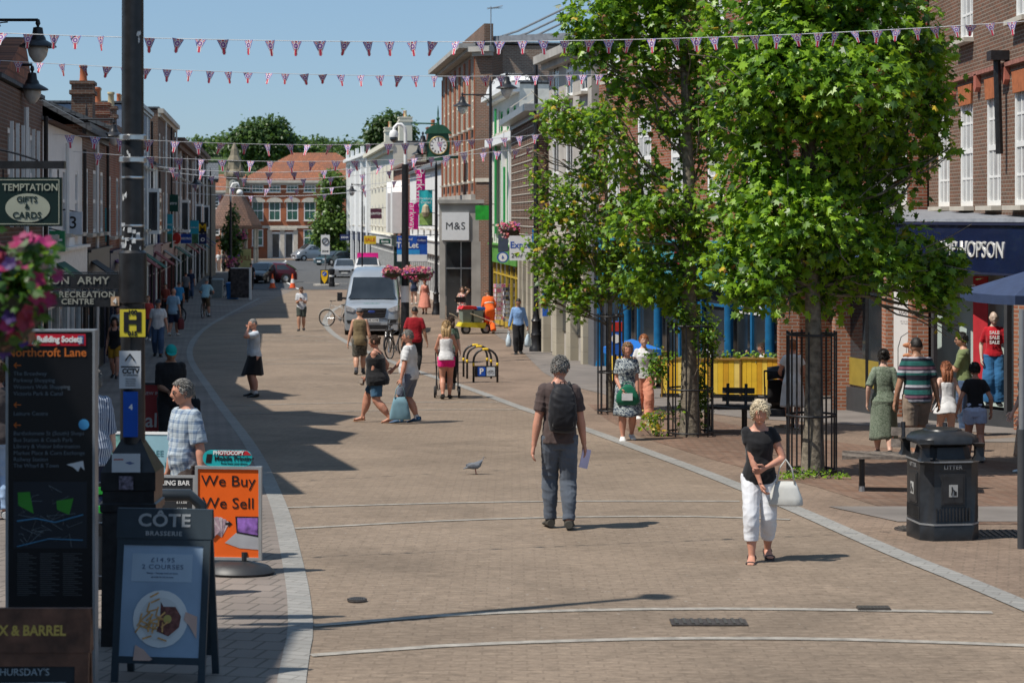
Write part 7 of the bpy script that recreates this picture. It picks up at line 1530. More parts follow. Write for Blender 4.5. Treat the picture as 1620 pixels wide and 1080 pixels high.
# ---------------- benches ----------------
WOOD = M('weathered_wood', (.14,.115,.095), .85, var=.45, scale=18, bump=.5); DWOOD = M('black_wood', (.03,.03,.028), .7, var=.3, scale=15)
def bench(label, p, rz, L, wood, back=True, group='street benches', legc=BLACK):
    o = empty('bench', p, rz, label, 'bench', group); n = 14
    for k in (-.34, .34):
        for y in (-.14, .16): a = MB(); a.tube([(k*L,y,.06),(k*L,y,.4)], .035, 8); l_ = a.build('leg', legc, o, smooth=True); a = MB(); a.tube([(k*L,y,-.04),(k*L,y,.07)], .04, 8); a.build('foot', GREY, l_, smooth=True)
        a = MB(); a.box(k*L-.03,k*L+.03,-.22,.24,.38,.42); a.build('bracket', legc, o)
    for j in range(7): a = MB(); y = -.3+j*.082; a.loft([[(x,y,.42-(.012 if abs(x)>L*.45 else 0)),(x,y+.068,.42),(x,y+.068,.455),(x,y,.455-(.01*math.sin(x*9+j)))] for x in [L*(-.5+i/8) for i in range(9)]]); a.build('seat_slat', wood, o)
    if back:
        for k in (.0, .34): a = MB(); a.tube([(k*L,.24,.4),(k*L,.34,.82)], .028, 6); a.build('back_support', legc, o)
        for z in (.56,.7): a = MB(); y = .24+(z-.42)*.25; a.loft([[(x,y-.02,z-.05),(x,y+.02,z-.05),(x,y+.04,z+.05),(x,y,z+.05)] for x in (-.1*L,.2*L,.5*L)]); a.build('back_slat', wood, o)
    return o
p = gp(1440, 779); bench('weathered wooden slatted bench with low back behind the litter bin', p+Vector((-.05,.15,0)), R(-10), 1.5, WOOD)
p = gp(1150, 684); bench('black slatted bench beside the middle tree guard', p+Vector((0,.15,0)), R(-12), .95, DWOOD)
# ---------------- cafe barriers, furniture ----------------
YBR = [M('yellow_board_%d' % i, c, .5, var=.12, scale=4) for i, c in enumerate(((.72,.45,.03),(.75,.52,.07),(.6,.32,.02),(.78,.58,.15)))]
def barrier(label, A, B, h=.85, seed=0):
    a_, b_ = Vector(A), Vector(B); d = b_-a_; L = d.length; rz = math.atan2(d.y,d.x); o = empty('cafe_planter', (a_.x,a_.y,gz(a_.y)), rz, label, 'planter', 'yellow board planters round the cafe terrace'); rg = random.Random(seed); n = max(4,int(L/.11)); a = MB()
    for i in range(n): a.box(L*i/n+.003, L*(i+1)/n-.003, -.02-.004*(i%2), .02, .1, h, mi=rg.randrange(4))
    a.build('board_panel', YBR, o); a = MB(); a.box(-.03,L+.03,-.05,.35,h+.002,h+.03); a.box(.0,L,.31,.35,.1,h); a.box(-.03,0,-.04,.35,.0,h); a.box(L,L+.03,-.04,.35,.0,h); a.build('frame', M('ochre_frame', (.25,.14,.03), .6), o)
    a = MB(); 
    for x in (.15, L-.15): a.box(x-.2,x+.2,-.03,.3,-.02,.08)
    a.build('feet', BLACK, o)
    me = leaves([(Vector((L*(i+.5)/5,.15,h+.08)), Vector((L*.14,.14,.1)), 1) for i in range(5)], int(110*L), .11, (.3,.25,.35,.08,.02), SIMPLE, seed+3, shell=.1)
    for m in LEAF: me.materials.append(m)
    mobj('foliage', me, o); return o
Yb = gY(630)
barrier('yellow board planter with greenery, left of the pair in front of the cafe', (WX(1127,Yb),Yb), (WX(1170,Yb-.1),Yb-.1), .86, 1)
barrier('yellow board planter with greenery, longer one right behind the blonde woman', (WX(1173,Yb-.1),Yb-.1), (WX(1247,Yb-.3),Yb-.3), .88, 2)
barrier('yellow board planter seen between the middle and the far tree guards', (WX(1048,Yb+.3),Yb+.3), (WX(1122,Yb+.1),Yb+.1), .86, 4)
Yb2 = gY(612); barrier('yellow board planter farthest left behind the woman with the green bag', (WX(962,Yb2+1),Yb2+1), (WX(1044,Yb2),Yb2), .84, 3)
def cafe_table(label, px, Y):
    o = empty('cafe_table', (WX(px,Y),Y,gz(Y)), 0, label, 'table', 'cafe tables behind the planters'); a = MB(); a.lathe([(.34,.72),(.35,.735),(.34,.75)], 20); a.build('table_top', DWOOD, o, smooth=True); a = MB(); a.lathe([(.2,0),(.03,.04),(.03,.72)], 12); a.build('pedestal', BLACK, o, smooth=True)
cafe_table('round cafe table beside the person in white behind the planter', 1196, 45.2); cafe_table('round cafe table behind the middle tree', 1140, 46.6)
def chair(label, px, Y, rz):
    o = empty('cafe_chair', (WX(px,Y),Y,gz(Y)), R(rz), label, 'chair', 'cafe chairs behind the planters'); 
    for x in (-.19,.19):
        for y in (-.19,.19): a = MB(); a.tube([(x,y,0),(x,y,.45 if y > 0 else .85)], .014, 6); a.build('leg', BLACK, o)
    a = MB(); a.box(-.21,.21,-.21,.21,.44,.47); a.build('seat', DWOOD, o); a = MB(); a.box(-.2,.2,-.2,-.18,.6,.82); a.build('backrest', DWOOD, o)
chair('cafe chair under the dark haired person in white', 1213, 45.4, 100); chair('cafe chair under the person leaning behind the middle tree', 1120, 47.5, 250)
def parasol(label, px, Y, top_py, edge_py, r, mat, txt=None):
    p = Vector((WX(px,Y),Y,gz(Y))); o = empty('parasol', p, R(12), label, 'parasol'); zt, ze = WZ(top_py,Y)-p.z, WZ(edge_py,Y)-p.z; a = MB()
    ed = [(r*math.cos(t), r*math.sin(t), ze) for t in [2*math.pi*(k+.5)/4 for k in range(4)]]
    pts = []
    for k in range(4):
        A_, B_ = Vector(ed[k]), Vector(ed[(k+1)%4])
        for j in range(3): pts.append(A_.lerp(B_, j/3)+Vector((0,0,-.02*math.sin(math.pi*j/3))))
    n = len(pts); vs = [Vector((0,0,zt))]+pts+[v-Vector((0,0,.15)) for v in pts]; a.add(vs, [(0,i+1,(i+1)%n+1) for i in range(n)]+[(i+1,i+1+n,(i+1)%n+1+n,(i+1)%n+1) for i in range(n)]); c_ = a.build('canopy', mat, o, fix=False); c_.modifiers.new('t','SOLIDIFY').thickness = .006
    a = MB(); a.tube([(0,0,-.05),(0,0,zt)], .025, 8)
    for v in ed: a.tube([(0,0,zt-.12),(v[0]*.97,v[1]*.97,ze+.0)], .01, 5)
    a.build('pole', GREY, o, smooth=True); a = MB(); a.lathe([(.28,0),(.28,.05),(.05,.08),(.04,.3)], 16); a.build('base', BLACK, o)
    if txt: text(txt, .11, WHITE, c_, (0, -r*.7071-.012, ze-.085), bold=.002, sx=1.2)
    return o
parasol('navy square parasol with white shop lettering at the right edge', 1652, 33, 420, 463, 1.45, M('navy_parasol', (.03,.05,.11), .7), 'CAMP·HOPSON')
parasol('bright blue parasol behind the far tree guard by the cafe', 1000, 48, 536, 550, .8, M('blue_parasol', (.01,.14,.5), .7))
parasol('bright blue parasol seen low between the brick piers of the arcade', 1300, 47, 533, 545, 1.0, M('blue_parasol', (.01,.14,.5), .7))
# steel pole at the right edge
Yq = gY(868); o = empty('signpost', (WX(1616,Yq),Yq,gz(Yq)), 0, 'grey steel post at the right edge in front of the litter bin level', 'post'); a = MB(); a.tube([(0,0,-.05),(0,0,1.15)], .04, 12); a.build('lower_sleeve', DKGREY, o, smooth=True); a = MB(); a.tube([(0,0,1.14),(0,0,2.3)], .026, 10); a.build('pole', GREY, o, smooth=True)
o['label'] = 'grey steel post at the right edge beside the litter bin'
# mannequin in the window
Pm = person('mannequin in red SALE tee and blue jeans in the shop window', 1572, 0, 1.75, 172, 'f', .95, M('mannequin_skin', (.5,.38,.3), .4), ('bald', None), Y=36.9, lh=(-.14,.1,.5), rh=(.13,.03,.5), top=T(fb('sale_red_tee', (.45,.01,.02)), sleeve=.4, hem=-.0, grow=.012), bottom=T(fb('bright_denim', (.03,.13,.28)), len=1.95, wide=.014, cuff=.05), shoes=(SHB,), zoff=.35)
Pm['o'].name = 'mannequin'; Pm['o']['category'] = 'mannequin'
for i in range(3): text('SALE', .085, WHITE, Pm['o'], (0, .155, 1.36-.09*i), rot=(R(90),0,R(180)), bold=.003)
# ---------------- cleaning barrow, postcard racks, bins ----------------
p = gp(748, 528); o = empty('street_barrow', p, R(20), 'street cleaning barrow with red lid, yellow base and crates beside the cleaner', 'barrow')
for x in (-.35,.45): 
    a = MB(); r = .19; M_ = Matrix.Translation((x,-.2,r)) @ Matrix.Rotation(R(90),4,'X'); a.loft([[M_ @ Vector((rr*math.cos(t),rr*math.sin(t),zz)) for t in [2*math.pi*k/20 for k in range(20)]] for rr, zz in ((r*.6,.05),(r,.04),(r,-.04),(r*.6,-.05))]); w_ = a.build('wheel', TYRE, o, smooth=True); a = MB(); a.loft([[M_ @ Vector((rr*math.cos(t),rr*math.sin(t),zz)) for t in [2*math.pi*k/16 for k in range(16)]] for rr, zz in ((r*.58,.055),(r*.1,.07))]); a.build('hub', GREY, w_)
a = MB(); a.prism([(-.6,.3),(.4,.22),(.45,.42),(-.5,.45)], -.28,.28); a.build('base', M('barrow_yellow', (.6,.5,.02), .5), o)
for x, c, h0 in ((-.3,(.2,.24,.2),.95),(.15,(.22,.26,.22),.9)): a = MB(); a.loft([[(x+s*.2*k,t*.25*k,z) for s,t in ((-1,-1),(1,-1),(1,1),(-1,1))] for z,k in ((.45,.8),(h0,1.0))]); a.build('bin', M('barrow_bin', c, .5), o)
a = MB(); a.prism([(-.55,.96),(.1,.96),(.05,1.06),(-.45,1.08)], -.27,.27); a.build('lid', M('barrow_red', (.6,.02,.02), .45), o)
a = MB(); a.prism([(.05,.92),(.42,.92),(.42,1.02),(.08,1.02)], -.25,.25); a.build('crate', M('barrow_blue', (.02,.15,.5), .5), o)
a = MB(); a.prism([(.42,.5),(.78,.5),(.85,.82),(.42,.82)], -.24,.24); a.build('crate', M('barrow_red', (.6,.02,.02), .45), o)
a = MB(); a.tube([(-.5,-.2,.5),(-.85,-.2,.75),(-1.0,-.2,.8)], .02, 6); a.tube([(-.2,-.3,.8),(.7,-.32,.45)], .018, 6); a.box(.68,.78,-.36,-.26,.4,.5); a.build('broom_and_handle', M('pale_wood', (.5,.42,.3), .7), o)
a = MB(); a.tube([(-.45,.0,.95),(-.5,0,1.25)], .015, 5); a.box(-.7,-.3,-.02,.02,1.2,1.42); a.build('sign_plate', BLACK, o)
def rack(px, py, lb, cols, w_=.36, h=1.8):
    p = gp(px, py); o = empty('postcard_rack', p, R(15), lb, 'display rack', 'card racks outside the blue shop'); a = MB(); a.tube([(0,0,0),(0,0,h)], .015, 6); a.tube([(-w_/2,0,.05),(w_/2,0,.05)], .02, 5); a.tube([(0,-w_/2,.05),(0,w_/2,.05)], .02, 5); a.build('stand', BLACK, o); ms = [M('card_%d_%d' % (int(c[0]*99), int(c[2]*99)), c, .6, var=.5, scale=25) for c in cols]; rg = random.Random(px)
    for i in range(8):
        for k in range(4):
            t = R(90*k); M_ = Matrix.Rotation(t,4,'Z'); a = MB()
            for j in (-1,1): a.box(j*w_*.23-w_*.2, j*w_*.23+w_*.2, -w_*.5, -w_*.49, .3+i*(h-.35)/8, .3+(i+.8)*(h-.35)/8, mi=rg.randrange(len(ms)), M=M_)
            a.build('card_row', ms, o)
rack(791, 517, 'pink and white card rack behind the street cleaner', [(.7,.2,.3),(.65,.6,.62),(.6,.4,.45),(.7,.68,.66)], .45, 1.85)
rack(804, 520, 'black and white postcard rack right of the pink one', [(.6,.6,.62),(.05,.05,.06),(.3,.32,.35),(.5,.5,.52)], .36, 1.75)
p = gp(857, 553); o = empty('litter_bin', p, 0, 'grey and black litter bin behind the man carrying two plastic bags', 'litter bin'); a = MB(); a.loft([octr(.55,.5,z,.25) for z in (0,.9)]+[octr(.6,.55,.92,.25),octr(.5,.45,1.02,.25)]); a.build('body', BINB, o); a = MB(); a.box(-.27,.27,-.285,-.25,.62,.68); a.build('silver_band', STEEL, o); a = MB(); a.box(-.2,.2,-.27,-.24,.72,.86); a.build('opening', BLACK, o)
def bin2(name, lb, px, py, w_, h, mat, cat):
    p = gp(px, py); o = empty(name, p, R(6), lb, cat); a = MB(); a.loft([octr(w_*k,w_*k,z,.15) for z,k in ((0,.85),(.1,.88),(h*.9,1))]); a.build('body', mat, o); a = MB(); a.loft([octr(w_*1.05,w_*1.05,h*.9+.002,.15), octr(w_*1.05,w_*1.05,h*.95,.15), octr(w_*.8,w_*.8,h,.15)]); a.build('lid', mat, o)
bin2('rubbish_bin', 'bright blue bin on the left pavement before the white framed board', 368, 473, .72, .95, M('bin_blue', (.01,.12,.35), .5), 'rubbish bin')
bin2('rubbish_bin', 'grey bin beside the blue bin on the left pavement', 344, 471, .7, 1.1, M('bin_grey', (.2,.23,.23), .5), 'rubbish bin')
bin2('planter_box', 'red box at the foot of the left shopfronts behind the people', 254, 497, 1.1, .9, M('box_red', (.3,.02,.03), .5), 'red box')
# cones, island
for px, lb in ((431,'orange and white traffic cone in mid road, left of two'),(463,'orange and white traffic cone in mid road, right of two')):
    p = gp(px, 456); o = empty('traffic_cone', p, 0, lb, 'traffic cone', 'traffic cones closing the road'); a = MB(); a.box(-.28,.28,-.28,.28,0,.05); a.build('base', M('cone_base', (.3,.08,.04), .7), o); a = MB(); a.lathe([(.2,.05),(.14,.35)], 16); a.lathe([(.09,.62),(.04,.95)], 16); a.build('cone', M('cone_orange', (.8,.12,.03), .6), o, smooth=True); a = MB(); a.lathe([(.142,.35),(.09,.62)], 16); a.build('reflective_sleeve', WHITE, o, smooth=True)
pI = gp(514, 452); sI = F/pI.y; zi = lambda py: WZ(py,pI.y)-pI.z; xi = lambda px: WX(px,pI.y)-pI.x
o = empty('traffic_island', pI, 0, 'small kerbed traffic island carrying the yellow keep left bollard', 'traffic island'); a = MB(); a.lathe([(.9,-.1),(.9,.1),(.85,.12)], 20); a.v = [(x*1.0+.1,y,z) for x,y,z in a.v]; a.build('kerb', CONC, o)
o = empty('bollard', pI+Vector((0,-.2,.1)), 0, 'yellow keep left bollard with a blue arrow disc on the island', 'bollard'); a = MB(); a.box(-.28,.28,-.1,.1,0,1.0); a.build('body', BLACK, o); a = MB(); a.prism([(-.22,.95),(.22,.95),(.24,.6),(.16,.3),(0,.05),(-.16,.3),(-.24,.6)], -.115,-.102); f_ = a.build('face', M('bollard_yellow', (.85,.5,.01), .5), o); a = MB(); a.lathe([(.16,0),(.16,.01)], 20); d_ = a.build('disc', BLU, f_, loc=(0,-.118,.73), rot=(R(90),0,0)); a = MB(); a.prism([(-.1,-.1),(-.02,-.09),(-.045,-.05),(.08,.07),(.05,.09),(-.07,-.03),(-.1,0)], -.012,-.011); a.build('arrow', WHITE, f_, loc=(0,-.118,.73))
o = empty('sign_post', pI+Vector((0,.4,.1)), 0, 'white plate no entry time sign on a post above the traffic island', 'road sign'); a = MB(); a.tube([(0,0,0),(0,0,zi(372))], .05, 8); a.build('post', GREY, o); a = MB(); a.box(-.3,.3,-.09,-.06,zi(405),zi(374)); s_ = a.build('sign_plate', WHITE, o); a = MB(); a.tube([(.22*math.cos(t),-.1,zi(384)+.22*math.sin(t)) for t in [2*math.pi*k/20 for k in range(21)]], .03, 6); a.tube([(.18,-.1,zi(384)+.15),(-.18,-.1,zi(384)-.15)], .02, 5); a.build('zone_symbol', DKGREY, s_); text('ZONE', .16, BLACK, s_, (0,-.094,zi(400)), bold=.006)
o = empty('bollard', gp(525,454), 0, 'black cylindrical post right of the yellow keep left bollard', 'bollard'); a = MB(); a.lathe([(.2,-.05),(.2,.3),(.17,.32),(.17,.9),(.2,.92),(.2,1.2),(.05,1.25)], 14); a.build('body', BLACK, o, smooth=True); a = MB(); a.lathe([(.175,.7),(.175,.8)], 14); a.build('band', WHITE, o)
# ---------------- signs ----------------
def aboard(name, label, px, py, w_, h, rz, frame, face, cat='pavement sign', fr=.04, lean=8, Y=None, legs=.1, head=0, headm=None):
    p = gp(px, py) if Y is None else Vector((WX(px,Y),Y,gz(Y))); o = empty(name, p, R(rz), label, cat, 'pavement signs on the left'); 
    tl = R(-lean)
    for sgn, nm in ((1,'front_frame'),(-1,'rear_frame')):
        M_ = Matrix.Translation((0,-sgn*h*math.sin(R(lean)),0)) @ Matrix.Rotation(tl*sgn,4,'X'); a = MB()
        for x in (-w_/2, w_/2-fr): a.box(x,x+fr,-.012,.012,0,h, M=M_)
        for z in (legs, h-fr-head): a.box(-w_/2+fr,w_/2-fr,-.011,.011,z,z+fr, M=M_)
        if head: a.box(-w_/2-.008,w_/2+.008,-.016,.016,h-head,h+.004, M=M_)
        a.build(nm, frame, o)
        a = MB(); a.box(-w_/2+fr,w_/2-fr,-.004,.004,legs+fr,h-fr-head, M=M_)
        f_ = a.build('poster' if sgn > 0 else 'rear_panel', face if sgn > 0 else frame, o)
        if sgn > 0: F0 = f_; MF = M_
    return o, F0, MF
def ftext(s, size, mat, par, MF, x, z, y=-.008, **k):
    loc = MF @ Vector((x, y, z)); e_ = MF.to_euler(); return text(s, size, mat, par, loc, rot=(R(90)+e_.x,0,0), **k)
def fshape(par, MF, name, mat, pts, y=-.006, th=.002):
    a = MB(); a.prism(pts, y-th, y, M=MF); return a.build(name, mat, par)
circ = lambda cx, cz, r, n=24, sx=1: [(cx+r*sx*math.cos(2*math.pi*k/n), cz+r*math.sin(2*math.pi*k/n)) for k in range(n)]
# Cote board
SLB = M('slate_blue_wood', (.03,.045,.058), .55, var=.15)
o, f_, MF = aboard('pavement_sign', 'dark slate A-board for a brasserie with a steak and chips poster', 262, 1072, .63, 1.13, -7, SLB, M('poster_blue', (.28,.38,.5), .35, var=.15, scale=2.5), fr=.045, lean=9, legs=.13, head=.19)
LG_ = M('silver_lettering', (.32,.34,.35), .5); PK = M('poster_ink_blue', (.1,.14,.22), .6)
ftext('CÔTE', .115, LG_, o, MF, 0, 1.055, y=-.018, bold=.003, sx=1.15, space=1.05); ftext('BRASSERIE', .04, LG_, o, MF, 0, .972, y=-.018, bold=.001, sx=1.15, space=1.2)
fshape(f_, MF, 'poster_panel', M('poster_pale', (.38,.48,.58), .4, var=.05), [(-.21,.66),(.2,.66),(.2,.84),(-.21,.84)], -.005, .001)
ftext('£14.95', .042, PK, f_, MF, 0, .8, sx=1.2, space=1.2); ftext('2 COURSES', .042, PK, f_, MF, 0, .755, sx=1.2, space=1.15); ftext('Monday – Thursday, lunch and dinner', .014, PK, f_, MF, 0, .715); ftext('ask inside for the set menu', .014, PK, f_, MF, 0, .69)
fshape(f_, MF, 'plate', M('plate_white', (.68,.7,.7), .3, var=.04), circ(0,.42,.185), -.006, .003); fshape(f_, MF, 'plate', M('plate_inner', (.6,.62,.62), .3, var=.04), circ(0,.42,.14), -.0095, .001)
fshape(f_, MF, 'steak', M('steak', (.16,.06,.05), .6, var=.6, scale=40), [(.0,.53),(.02,.5),(.1,.5),(.14,.44),(.13,.37),(.06,.31),(-.02,.34),(.0,.42)], -.011, .002)
a = MB(); rg = random.Random(3)
for k in range(30):
    cx_, cz_ = rg.gauss(-.06,.045), rg.gauss(.41,.05); t = rg.uniform(-.5,1.6); dx, dz = .032*math.cos(t), .032*math.sin(t); ox, oz = -.005*math.sin(t), .005*math.cos(t); a.prism([(cx_-dx+ox,cz_-dz+oz),(cx_+dx+ox,cz_+dz+oz),(cx_+dx-ox,cz_+dz-oz),(cx_-dx-ox,cz_-dz-oz)], -.0125-.0004*k, -.012-.0004*k, M=MF)
a.build('chips', M('chips', (.6,.33,.12), .6, var=.4, scale=30), f_); fshape(f_, MF, 'butter', M('butter', (.5,.4,.12), .4), circ(.05,.42,.028,14), -.014, .001)
for pts in ([(.25,.44),(.17,.47),(.16,.42),(.2,.38),(.25,.3)], [(-.17,.15),(-.16,.25),(-.1,.22),(-.04,.16),(-.06,.15)]): fshape(f_, MF, 'painted_hand', M('print_skin', (.6,.4,.33), .6), pts, -.013, .001)
# We Buy We Sell
Yw = gY(908); pw = Vector((WX(366,Yw),Yw,gz(Yw))); o = empty('pavement_sign', pw, R(-6), 'bright orange We Buy We Sell sign in a silver frame on a black wheeled base', 'pavement sign', 'pavement signs on the left'); sw_ = F/Yw; zz = lambda py: WZ(py,Yw)-pw.z; xx = lambda px: WX(px,Yw)-pw.x
a = MB(); a.loft([[(x*k_, y*k_+.0, z) for x, y in [(.33*math.cos(t)+.06,.22*math.sin(t)) for t in [2*math.pi*j/20 for j in range(20)]]] for z, k_ in ((.0,.95),(.03,1),(.08,.85),(.12,.4))]); a.tube([(.12,0,.08),(.12,0,.2)], .03, 8); a.build('base', M('base_black', (.02,.022,.025), .45), o, smooth=True)
a = MB(); x0, x1, z0, z1 = xx(308), xx(415), zz(885), zz(737)
a.box(x0,x1,-.02,.02,z0,z0+.025); a.box(x0,x1,-.02,.02,z1-.025,z1); a.box(x0,x0+.025,-.02,.02,z0+.025,z1-.025); a.box(x1-.025,x1,-.02,.02,z0+.025,z1-.025); a.build('frame', M('frame_silver', (.42,.43,.43), .4, .4), o)
a = MB(); a.box(x0+.024,x1-.024,-.008,.008,z0+.024,z1-.024); f_ = a.build('poster', M('poster_orange', (.85,.13,.015), .4, var=.05), o); cx_ = (x0+x1)/2
text('We Buy', .135, BLACK, f_, (cx_,-.011,zz(761)), sx=1.1); text('We Sell', .135, BLACK, f_, (cx_,-.011,zz(796)), sx=1.1)
I_ = Matrix.Identity(4); fshape(f_, I_, 'arrow', BLACK, [(xx(357),zz(826)),(xx(362),zz(826)),(xx(362),zz(823)),(xx(368),zz(828)),(xx(362),zz(833)),(xx(362),zz(830)),(xx(357),zz(830))], -.009)
fshape(f_, I_, 'laptop_picture', M('print_silver', (.4,.4,.42), .4), [(xx(356),zz(858)),(xx(374),zz(842)),(xx(411),zz(848)),(xx(411),zz(868)),(xx(380),zz(866))], -.009)
fshape(f_, I_, 'laptop_screen', BLACK, [(xx(373),zz(816)),(xx(411),zz(816)),(xx(411),zz(848)),(xx(375),zz(842))], -.0112); fshape(f_, I_, 'laptop_screen', M('screen_violet', (.25,.12,.4), .4, var=.8, scale=12), [(xx(376),zz(818)),(xx(409),zz(818)),(xx(409),zz(845)),(xx(377),zz(840))], -.0134)
for k in range(6):
    t = -.5+.25*k; c_, s_ = math.cos(t), math.sin(t); ux, uz = xx(343), zz(845); q = [(ux+c_*a1-s_*b1, uz+s_*a1+c_*b1) for a1, b1 in ((-.05,-.0),(.05,-.0),(.05,.15),(-.05,.15))]; fshape(f_, I_, 'banknote', M('banknote_%d' % (k % 2), ((.5,.4,.42),(.4,.28,.32))[k % 2], .6, var=.3, scale=30), [(x_*1-.0,z_) for x_, z_ in q], -.009-.0022*k, .0015)
TEAL2 = M('teal_sign', (.02,.4,.42), .4, var=.05)
rw, rh = (xx(400)-xx(320))/2, (zz(712)-zz(737))/2; cx2, cz2 = (xx(400)+xx(320))/2, (zz(712)+zz(737))/2
pts = [(cx2-rw+rh+rh*math.cos(t), cz2+rh*math.sin(t)) for t in [math.pi/2+math.pi*k/8 for k in range(9)]]+[(cx2+rw-rh+rh*math.cos(t), cz2+rh*math.sin(t)) for t in [-math.pi/2+math.pi*k/8 for k in range(9)]]
a = MB(); a.prism(pts, -.01, .01); t2 = a.build('topper', TEAL2, o); fshape(t2, I_, 'topper_stripe', M('topper_red', (.5,.02,.03), .5), [(xx(346),zz(720)),(xx(344),zz(712.3)),(xx(392),zz(712.3)),(xx(399),zz(719))], -.011); text('PHOTOCOPY', .045, WHITE, t2, (xx(362),-.0155,zz(716)), bold=.002); text('Mobile Printing', .058, BLACK, t2, (xx(371),-.013,zz(725)), bold=.001); text('Print from your phone', .026, BLACK, t2, (xx(371),-.013,zz(732.5))); fshape(t2, I_, 'phone_picture', BLACK, [(xx(325),zz(732)),(xx(334),zz(732)),(xx(336),zz(718)),(xx(327),zz(718))], -.011)
# barrel board
RW = M('rustic_wood', (.11,.05,.03), .6, var=.5, scale=9, bump=.3)
Y1 = 10.3; s1 = F/Y1; wbb = .5
o, f_, MF = aboard('pavement_sign', 'rustic brown wooden chalkboard of a barrel bar at the bottom left corner', 62, 0, .53, .98, 0, RW, M('chalkboard', (.012,.016,.02), .6, var=.4, scale=4), fr=.07, lean=7, Y=Y1, legs=.05, head=.22)
ftext('FOX & BARREL', .072, M('gold_lettering', (.5,.36,.08), .5), o, MF, -.07, .87, y=-.018, bold=.002, sx=.9)
CH = M('chalk', (.3,.36,.4), .8, var=.3, scale=40)
ftext("THURSDAY'S", .05, CH, f_, MF, -.08, .66); ftext('& DRINKS', .06, CH, f_, MF, -.02, .55)
fshape(f_, MF, 'chalk_rule', CH, [(-.19,.6),(.15,.605),(.15,.61),(-.19,.606)], -.005, .001)
# town map totem
Y2 = 12.0; pt = Vector((WX(82,Y2),Y2,gz(Y2))); o = empty('map_board', pt, 0, 'tall black town information board with map and street list in a silver frame', 'information board'); z2 = lambda py: WZ(py,Y2)-pt.z; x2 = lambda px: WX(px,Y2)-pt.x
a = MB(); a.box(x2(16),x2(149),-.04,.04,-.05,z2(524)); bd = a.build('panel', M('board_black', (.006,.006,.008), .35, var=.2), o)
a = MB(); a.box(x2(12),x2(16),-.05,.05,-.05,z2(521)); a.box(x2(149),x2(153),-.05,.05,-.05,z2(521)); a.box(x2(16),x2(149),-.05,.05,z2(524),z2(521)); a.build('frame', GREY, o)
a = MB(); a.box(x2(20),x2(138),-.046,-.041,z2(546),z2(527)); rb = a.build('header', M('header_red', (.5,.01,.03), .4), bd)
text('Newbury Building Society', .05, WHITE, rb, (x2(74),-.048,z2(536)), bold=.002, sx=.86); a = MB(); a.prism([(x2(126),z2(543)),(x2(135),z2(543)),(x2(135),z2(530)),(x2(126),z2(530))], -.0485,-.047); sq = a.build('logo_square', M('logo_blue', (.03,.1,.25), .4), rb); a = MB(); a.prism([(x2(128),z2(542)),(x2(133),z2(542)),(x2(132),z2(532)),(x2(129),z2(532))], -.0505,-.049); a.build('logo_shape', PAPER, sq)
DT = M('dim_text', (.1,.13,.16), .6); OR_ = M('orange_text', (.5,.13,.02), .5)
text('Northcroft Lane', .072, OR_, bd, (x2(76),-.043,z2(557)), bold=.001)
for s, py in (('The Broadway',590),('Parkway Shopping',600.5),('Weavers Walk Shopping',611),('Victoria Park & Canal',621.5),('Leisure Centre',653),('Bartholomew St (South) Shops',684),('Bus Station & Coach Park',694.5),('Library & Visitor Information',704.5),('Market Place & Corn Exchange',715),('Railway Station',725),('The Wharf & Town',735)): text(s, .034, DT, bd, (x2(24),-.043,z2(py)), align='LEFT')
for py in (577,639,671):
    a = MB(); a.tube([(x2(25),-.044,z2(py)),(x2(36),-.044,z2(py))], .003, 4); a.tube([(x2(29),-.044,z2(py-4)),(x2(25),-.044,z2(py)),(x2(29),-.044,z2(py+4))], .003, 4); a.build('arrow', OR_, bd)
a = MB(); a.box(x2(24),x2(140),-.0435,-.041,z2(865),z2(760)); mp = a.build('map', M('map_dark', (.012,.016,.024), .4), bd)
fshape(mp, I_, 'map_park', M('map_green', (.03,.22,.02), .5), [(x2(31),z2(777)),(x2(50),z2(776)),(x2(56),z2(810)),(x2(32),z2(797))], -.044, .002); fshape(mp, I_, 'map_park', M('map_green', (.03,.22,.02), .5), [(x2(92),z2(790)),(x2(119),z2(786)),(x2(112),z2(812)),(x2(93),z2(804))], -.044, .002)
a = MB(); rg = random.Random(12)
for k in range(26):
    x_0, z_0 = x2(rg.uniform(30,110)), z2(rg.uniform(770,858)); a.tube([(x_0,-.045,z_0),(x_0+rg.uniform(-.05,.12),-.045,z_0+rg.uniform(-.05,.05)),(x_0+rg.uniform(-.0,.14),-.045,z_0+rg.uniform(-.1,.1)*.6)], .0014, 3)
for v in a.v: pass
a.build('map_streets', M('map_grey', (.12,.14,.15), .6), mp)
a = MB(); a.tube([(x2(30),-.046,z2(822)),(x2(60),-.046,z2(818)),(x2(90),-.046,z2(824)),(x2(134),-.046,z2(812))], .004, 4); a.tube([(x2(30),-.046,z2(862)),(x2(80),-.046,z2(850)),(x2(134),-.046,z2(852))], .003, 4); a.build('map_river', M('map_blue', (.05,.2,.35), .5), mp)
for k in range(3):
    for j in range(22): a = MB() if (k == 0 and j == 0) else a; a.box(x2(30+k*36), x2(30+k*36+(18+6*((j*7+k) % 3))), -.0425,-.0405, z2(874+j*3.1), z2(873+j*3.1))
a.build('index_lines', M('index_text', (.06,.065,.07), .6), bd)
fshape(bd, I_, 'round_sticker', M('sticker_blue', (.05,.25,.5), .4), circ(x2(135),z2(670),.032), -.042, .002); a = MB(); a.prism([(x2(108),z2(733)),(x2(134),z2(727)),(x2(136),z2(742)),(x2(130),z2(736)),(x2(126),z2(744)),(x2(118),z2(737))], -.044,-.042); a.build('torn_sticker', PAPER, bd)
